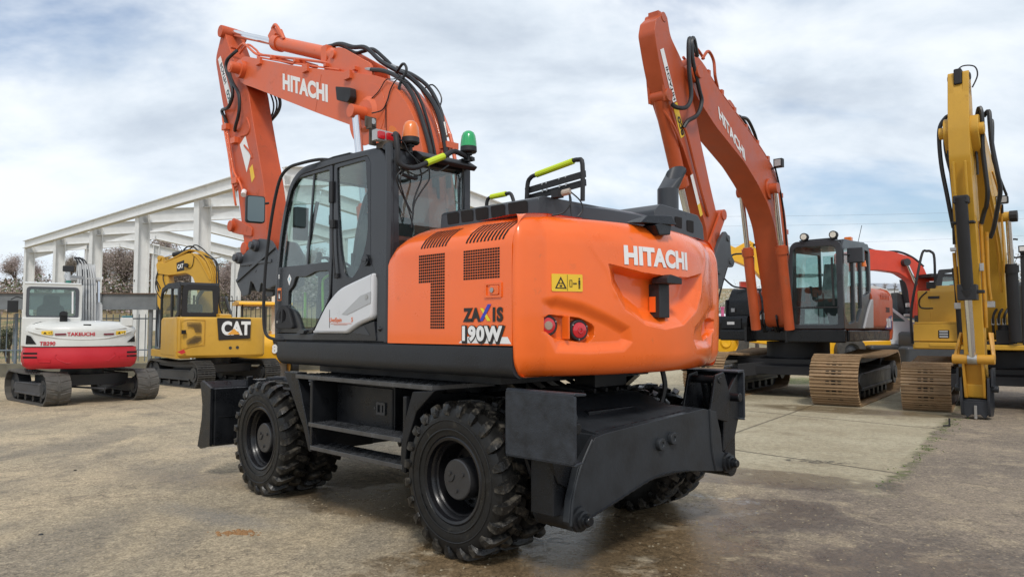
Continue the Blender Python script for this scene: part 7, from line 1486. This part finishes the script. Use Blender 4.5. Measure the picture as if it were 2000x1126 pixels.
part('headlamp', mat('headlamp_glass', (.5, .52, .55), .1), vb, lambda m: m.prism(rp([(2.72, .85), (2.45, 1.08), (2.2, 1.05), (2.5, .80)], .03), .90, .965)); part('mirror', M_BD, vb, lambda m: m.box(1.2, .97, 1.3, 1.32, 1.2, 1.55), bev=.03)
for x in (1.75, -1.5):
    for y in (-.86, .86):
        w_ = part('wheel', M_RB, vn, lambda m: m.lathe([(.22, -.11), (.33, -.11), (.355, -.08), (.355, .08), (.33, .11), (.22, .11)], (x, y, .355), 'y', 32)); part('wheel_arch', M_VOID, vn, lambda m: m.cyl((x, y - .098, .40), (x, y + .098 * 1.02, .40), .44, n=28))
        s_ = 1 if y > 0 else -1
        part('rim', M_SIL, w_, lambda m: (m.cyl((x, y - .09, .355), (x, y + s_ * .08, .355), .225, n=24), m.cyl((x, y + s_ * .08, .355), (x, y + s_ * .115, .355), .06, n=12), [m.bar((x + .05 * math.cos(q * .785), y + s_ * .09, .355 + .05 * math.sin(q * .785)), (x + .2 * math.cos(q * .785), y + s_ * .1, .355 + .2 * math.sin(q * .785)), .03, .03) for q in range(8)]))
# red excavator
ax = at(1830, 620, 24)
rx = thing('red_excavator', (ax[0], 24.5, .25), 186, 'red excavator with dark cab whose boom arches behind the orange one', 'excavator')
def RP(px, py): p = at(px, py, 24); return (-(p[0] - ax[0]), p[2] - .25)
rb_ = part('boom', M_REDP, rx, lambda m: (m.prism(rp([RP(*p) for p in [(1640, 492), (1703, 485), (1752, 489), (1790, 500), (1816, 520), (1832, 560), (1840, 620), (1800, 620), (1795, 565), (1790, 548), (1762, 531), (1720, 526), (1640, 530)]], .1), -.18, .18), m.cyl((RP(1774, 511)[0], -.3, RP(1774, 511)[1]), (RP(1774, 511)[0], .3, RP(1774, 511)[1]), .1)), bev=.02)
part('boom_hose', M_HS, rb_, lambda m: m.tube([(RP(*p)[0], .1, RP(*p)[1]) for p in [(1700, 483), (1730, 490), (1765, 489), (1795, 500), (1818, 518)]], .04, 6)); part('trunnion', M_DG, rb_, lambda m: m.cyl((RP(1774, 511)[0], .18, RP(1774, 511)[1]), (RP(1774, 511)[0], .36, RP(1774, 511)[1]), .12))
part('piston_rod', M_CH, rb_, lambda m: m.cyl((RP(1776, 514)[0], .28, RP(1776, 514)[1]), (RP(1795, 555)[0], .28, RP(1795, 555)[1]), .05))
rc = part('cab', M_BD, rx, lambda m: (m.plate(rp([RP(*p) for p in [(1800, 640), (1806, 560), (1816, 528), (1872, 524), (1876, 640)]], .05), [rp([RP(*p) for p in [(1816, 580), (1824, 536), (1846, 533), (1846, 580)]], .03), rp([RP(*p) for p in [(1850, 580), (1850, 533), (1869, 532), (1869, 580)]], .03)], .06, XZ(.9), .01), m.box(-.7, .0, 2.95, .5, .9, 3.05), m.box(-.7, 0, 1.2, .5, .85, 2.1)), bev=.0)
part('cab_window', G_GRN, rc, lambda m: m.box(-.6, .88, 2.0, .35, .885, 3.0)); part('roof_strip', M_REDP, rc, lambda m: m.box(-.66, -.0, 2.86, .05, .84, 2.95)); part('house', M_REDP, rx, lambda m: m.box(-2.6, -1.2, 1.2, -.7, 1.2, 2.1), bev=.05); part('undercarriage', M_DG, rx, lambda m: (m.box(-1.8, -1.2, .0, 1.6, -.7, .75), m.box(-1.8, .7, .0, 1.6, 1.2, .75), m.box(-.6, -.8, .4, .6, .8, 1.2)), bev=.1)
# dark engine parts and grey tank standing between the van and the orange house
eg = thing('stacked_machine_parts', (at(1770, 600, 25)[0], 25.6, .5), 0, 'dark hoses and grey machinery standing on a flatbed behind the white van roof', 'machinery')
def EP(px, py): p = at(px, py, 25.6); return (p[0] - at(1770, 600, 25)[0], p[2] - .5)
part('rubber_bellows', M_BD, eg, lambda m: m.tube([(EP(1766, 545)[0], 0, EP(1766, 545)[1]), (EP(1772, 580)[0], 0, EP(1772, 580)[1]), (EP(1778, 610)[0], 0, EP(1778, 610)[1])], .13, 10)); part('grey_duct', M_SIL, eg, lambda m: m.prism([EP(1786, 545), EP(1780, 555), EP(1780, 620), EP(1792, 620), EP(1792, 550)], .1, .6))
part('engine_block', M_DG, eg, lambda m: (m.prism([EP(1755, 570), EP(1755, 612), EP(1800, 625), EP(1800, 590)], .05, .5), m.cyl((EP(1765, 608)[0], -.15, EP(1765, 608)[1]), (EP(1785, 608)[0], -.15, EP(1785, 608)[1]), .12)), bev=.02); part('cream_frame', M_WHP, eg, lambda m: (m.prism([EP(1758, 613), EP(1758, 618), EP(1790, 618), EP(1790, 613)], -.3, -.2), m.prism([EP(1762, 592), EP(1762, 600), EP(1772, 600), EP(1772, 592)], -.3, -.2), m.prism([EP(1690, 558), EP(1690, 575), EP(1760, 575), EP(1758, 562), EP(1730, 555)], .8, 1.4)), bev=.02)
# yellow backhoe loader behind the tracked machine
jx = at(1450, 650, 26)[0]
jc = thing('backhoe_loader', (jx, 26, .3), 0, 'bright yellow backhoe loader standing behind the lifting cylinders of the orange tracked excavator', 'loader')
def JP(px, py): p = at(px, py, 26); return (p[0] - jx, p[2] - .3)
part('backhoe_boom', M_SUNY, jc, lambda m: (m.prism(rp([JP(*p) for p in [(1395, 470), (1420, 476), (1436, 484), (1462, 470), (1472, 474), (1474, 484), (1500, 498), (1535, 505), (1540, 560), (1530, 575), (1505, 535), (1488, 545), (1470, 525), (1440, 512), (1410, 500)]], .03), -.15, .15), m.cyl((JP(1463, 474)[0], -.2, JP(1463, 474)[1]), (JP(1463, 474)[0], .2, JP(1463, 474)[1]), .07)), bev=.02)
part('boom_hose', M_HS, jc, lambda m: m.tube([(JP(*p)[0], -.18, JP(*p)[1]) for p in [(1470, 478), (1490, 482), (1510, 492), (1530, 500)]], .04, 6))
for px_, r_ in ((1404, .78), (1640, .5)):
    X_, Z_ = JP(px_, 668); w_ = part('wheel', M_TRD, jc, lambda m: m.lathe([(.4 * r_ / .78, -.2), (r_ * .9, -.2), (r_, -.14), (r_, .14), (r_ * .9, .2), (.4 * r_ / .78, .2)], (X_, -.7, max(r_, Z_ * 0 + r_)), 'y', 36)); part('rim', M_SUNY if r_ > .7 else M_DG, w_, lambda m: m.lathe([(0, -.12), (.15, -.14), (.2, -.08), (.4, -.05), (.52, -.16), (.55, -.19)] if r_ > .7 else [(0, -.12), (.2, -.08), (.38, -.19)], (X_, -.7, r_), 'y', 30))
part('chassis', M_SUNY, jc, lambda m: (m.prism([JP(1560, 668), JP(1560, 695), JP(1722, 690), JP(1722, 664)], -.6, .6), m.prism([JP(1400, 640), JP(1400, 660), JP(1560, 680), JP(1560, 640)], -.3, .6)), bev=.03); part('cab', M_BD, jc, lambda m: (m.prism([JP(1500, 540), JP(1500, 650), JP(1506, 650), JP(1506, 540)], .2, .26), m.prism([JP(1500, 540), JP(1600, 540), JP(1600, 536), JP(1500, 536)], -.4, .5)))
part('cab_seat', M_REDP, jc, lambda m: m.prism([JP(1455, 548), JP(1455, 562), JP(1480, 562), JP(1480, 548)], .4, .6))
# bits glimpsed between the counterweight and the tracked machine
gx = at(1405, 600, 30)[0]; wv = thing('parked_white_car', (at(1385, 600, 31)[0], 31, zg(8, 31)), 80, 'white vehicle half hidden behind the orange counterweight at its right edge', 'vehicle')
part('body', M_VW, wv, lambda m: (m.prism(rp([(1.9, .3), (1.95, .75), (1.2, .95), (.7, 1.55), (-1.6, 1.6), (-1.9, .9), (-1.9, .3)], .15), -.8, .8)), bev=.05); part('side_glass', G_REAR, wv, lambda m: m.prism(rp([(1.05, 1.0), (.65, 1.45), (-1.4, 1.5), (-1.5, 1.0)], .05), -.815, -.805))
for x in (1.2, -1.2):
    for y in (-.72, .72): part('wheel', M_RB, wv, lambda m: m.cyl((x, y - .1, .32), (x, y + .1, .32), .32, n=24), bev=.03)
gb = part('green_white_container', [M_VW, mat('sign_green', (.03, .35, .16), .5)], None, lambda m: (m.box(at(1405, 0, 30)[0], 30, .6, at(1422, 0, 30)[0], 30.6, 2.0), m.mat(1).box(at(1406, 0, 30)[0], 29.98, .75, at(1424, 0, 30)[0], 29.995, 1.25)), bev=.0); tag(gb, 'white box with green lower half beside the tracked machine tool box', 'container')
pk_ = part('pink_marker_post', mat('marker_pink', (.6, .12, .28), .5), None, lambda m: (m.cyl((at(1411, 0, 29)[0], 29, .5), (at(1411, 0, 29)[0], 29, 2.35), .06, n=10), m.cyl((at(1411, 0, 29)[0], 29, 2.35), (at(1411, 0, 29)[0], 29, 2.40), .09, n=10))); tag(pk_, 'slim pink post standing next to the green and white box', 'post')
# sliver of another track at the left edge
lf = thing('tracked_machine_edge', (-11.35, 15.6, 0), 120, 'rusty track end of another machine cut off by the left edge', 'excavator')
crawler(lf, 0, .45, .95, .33, M_TRK, pitch=.16)
lf.location = (-11.75, 15.3, 0)
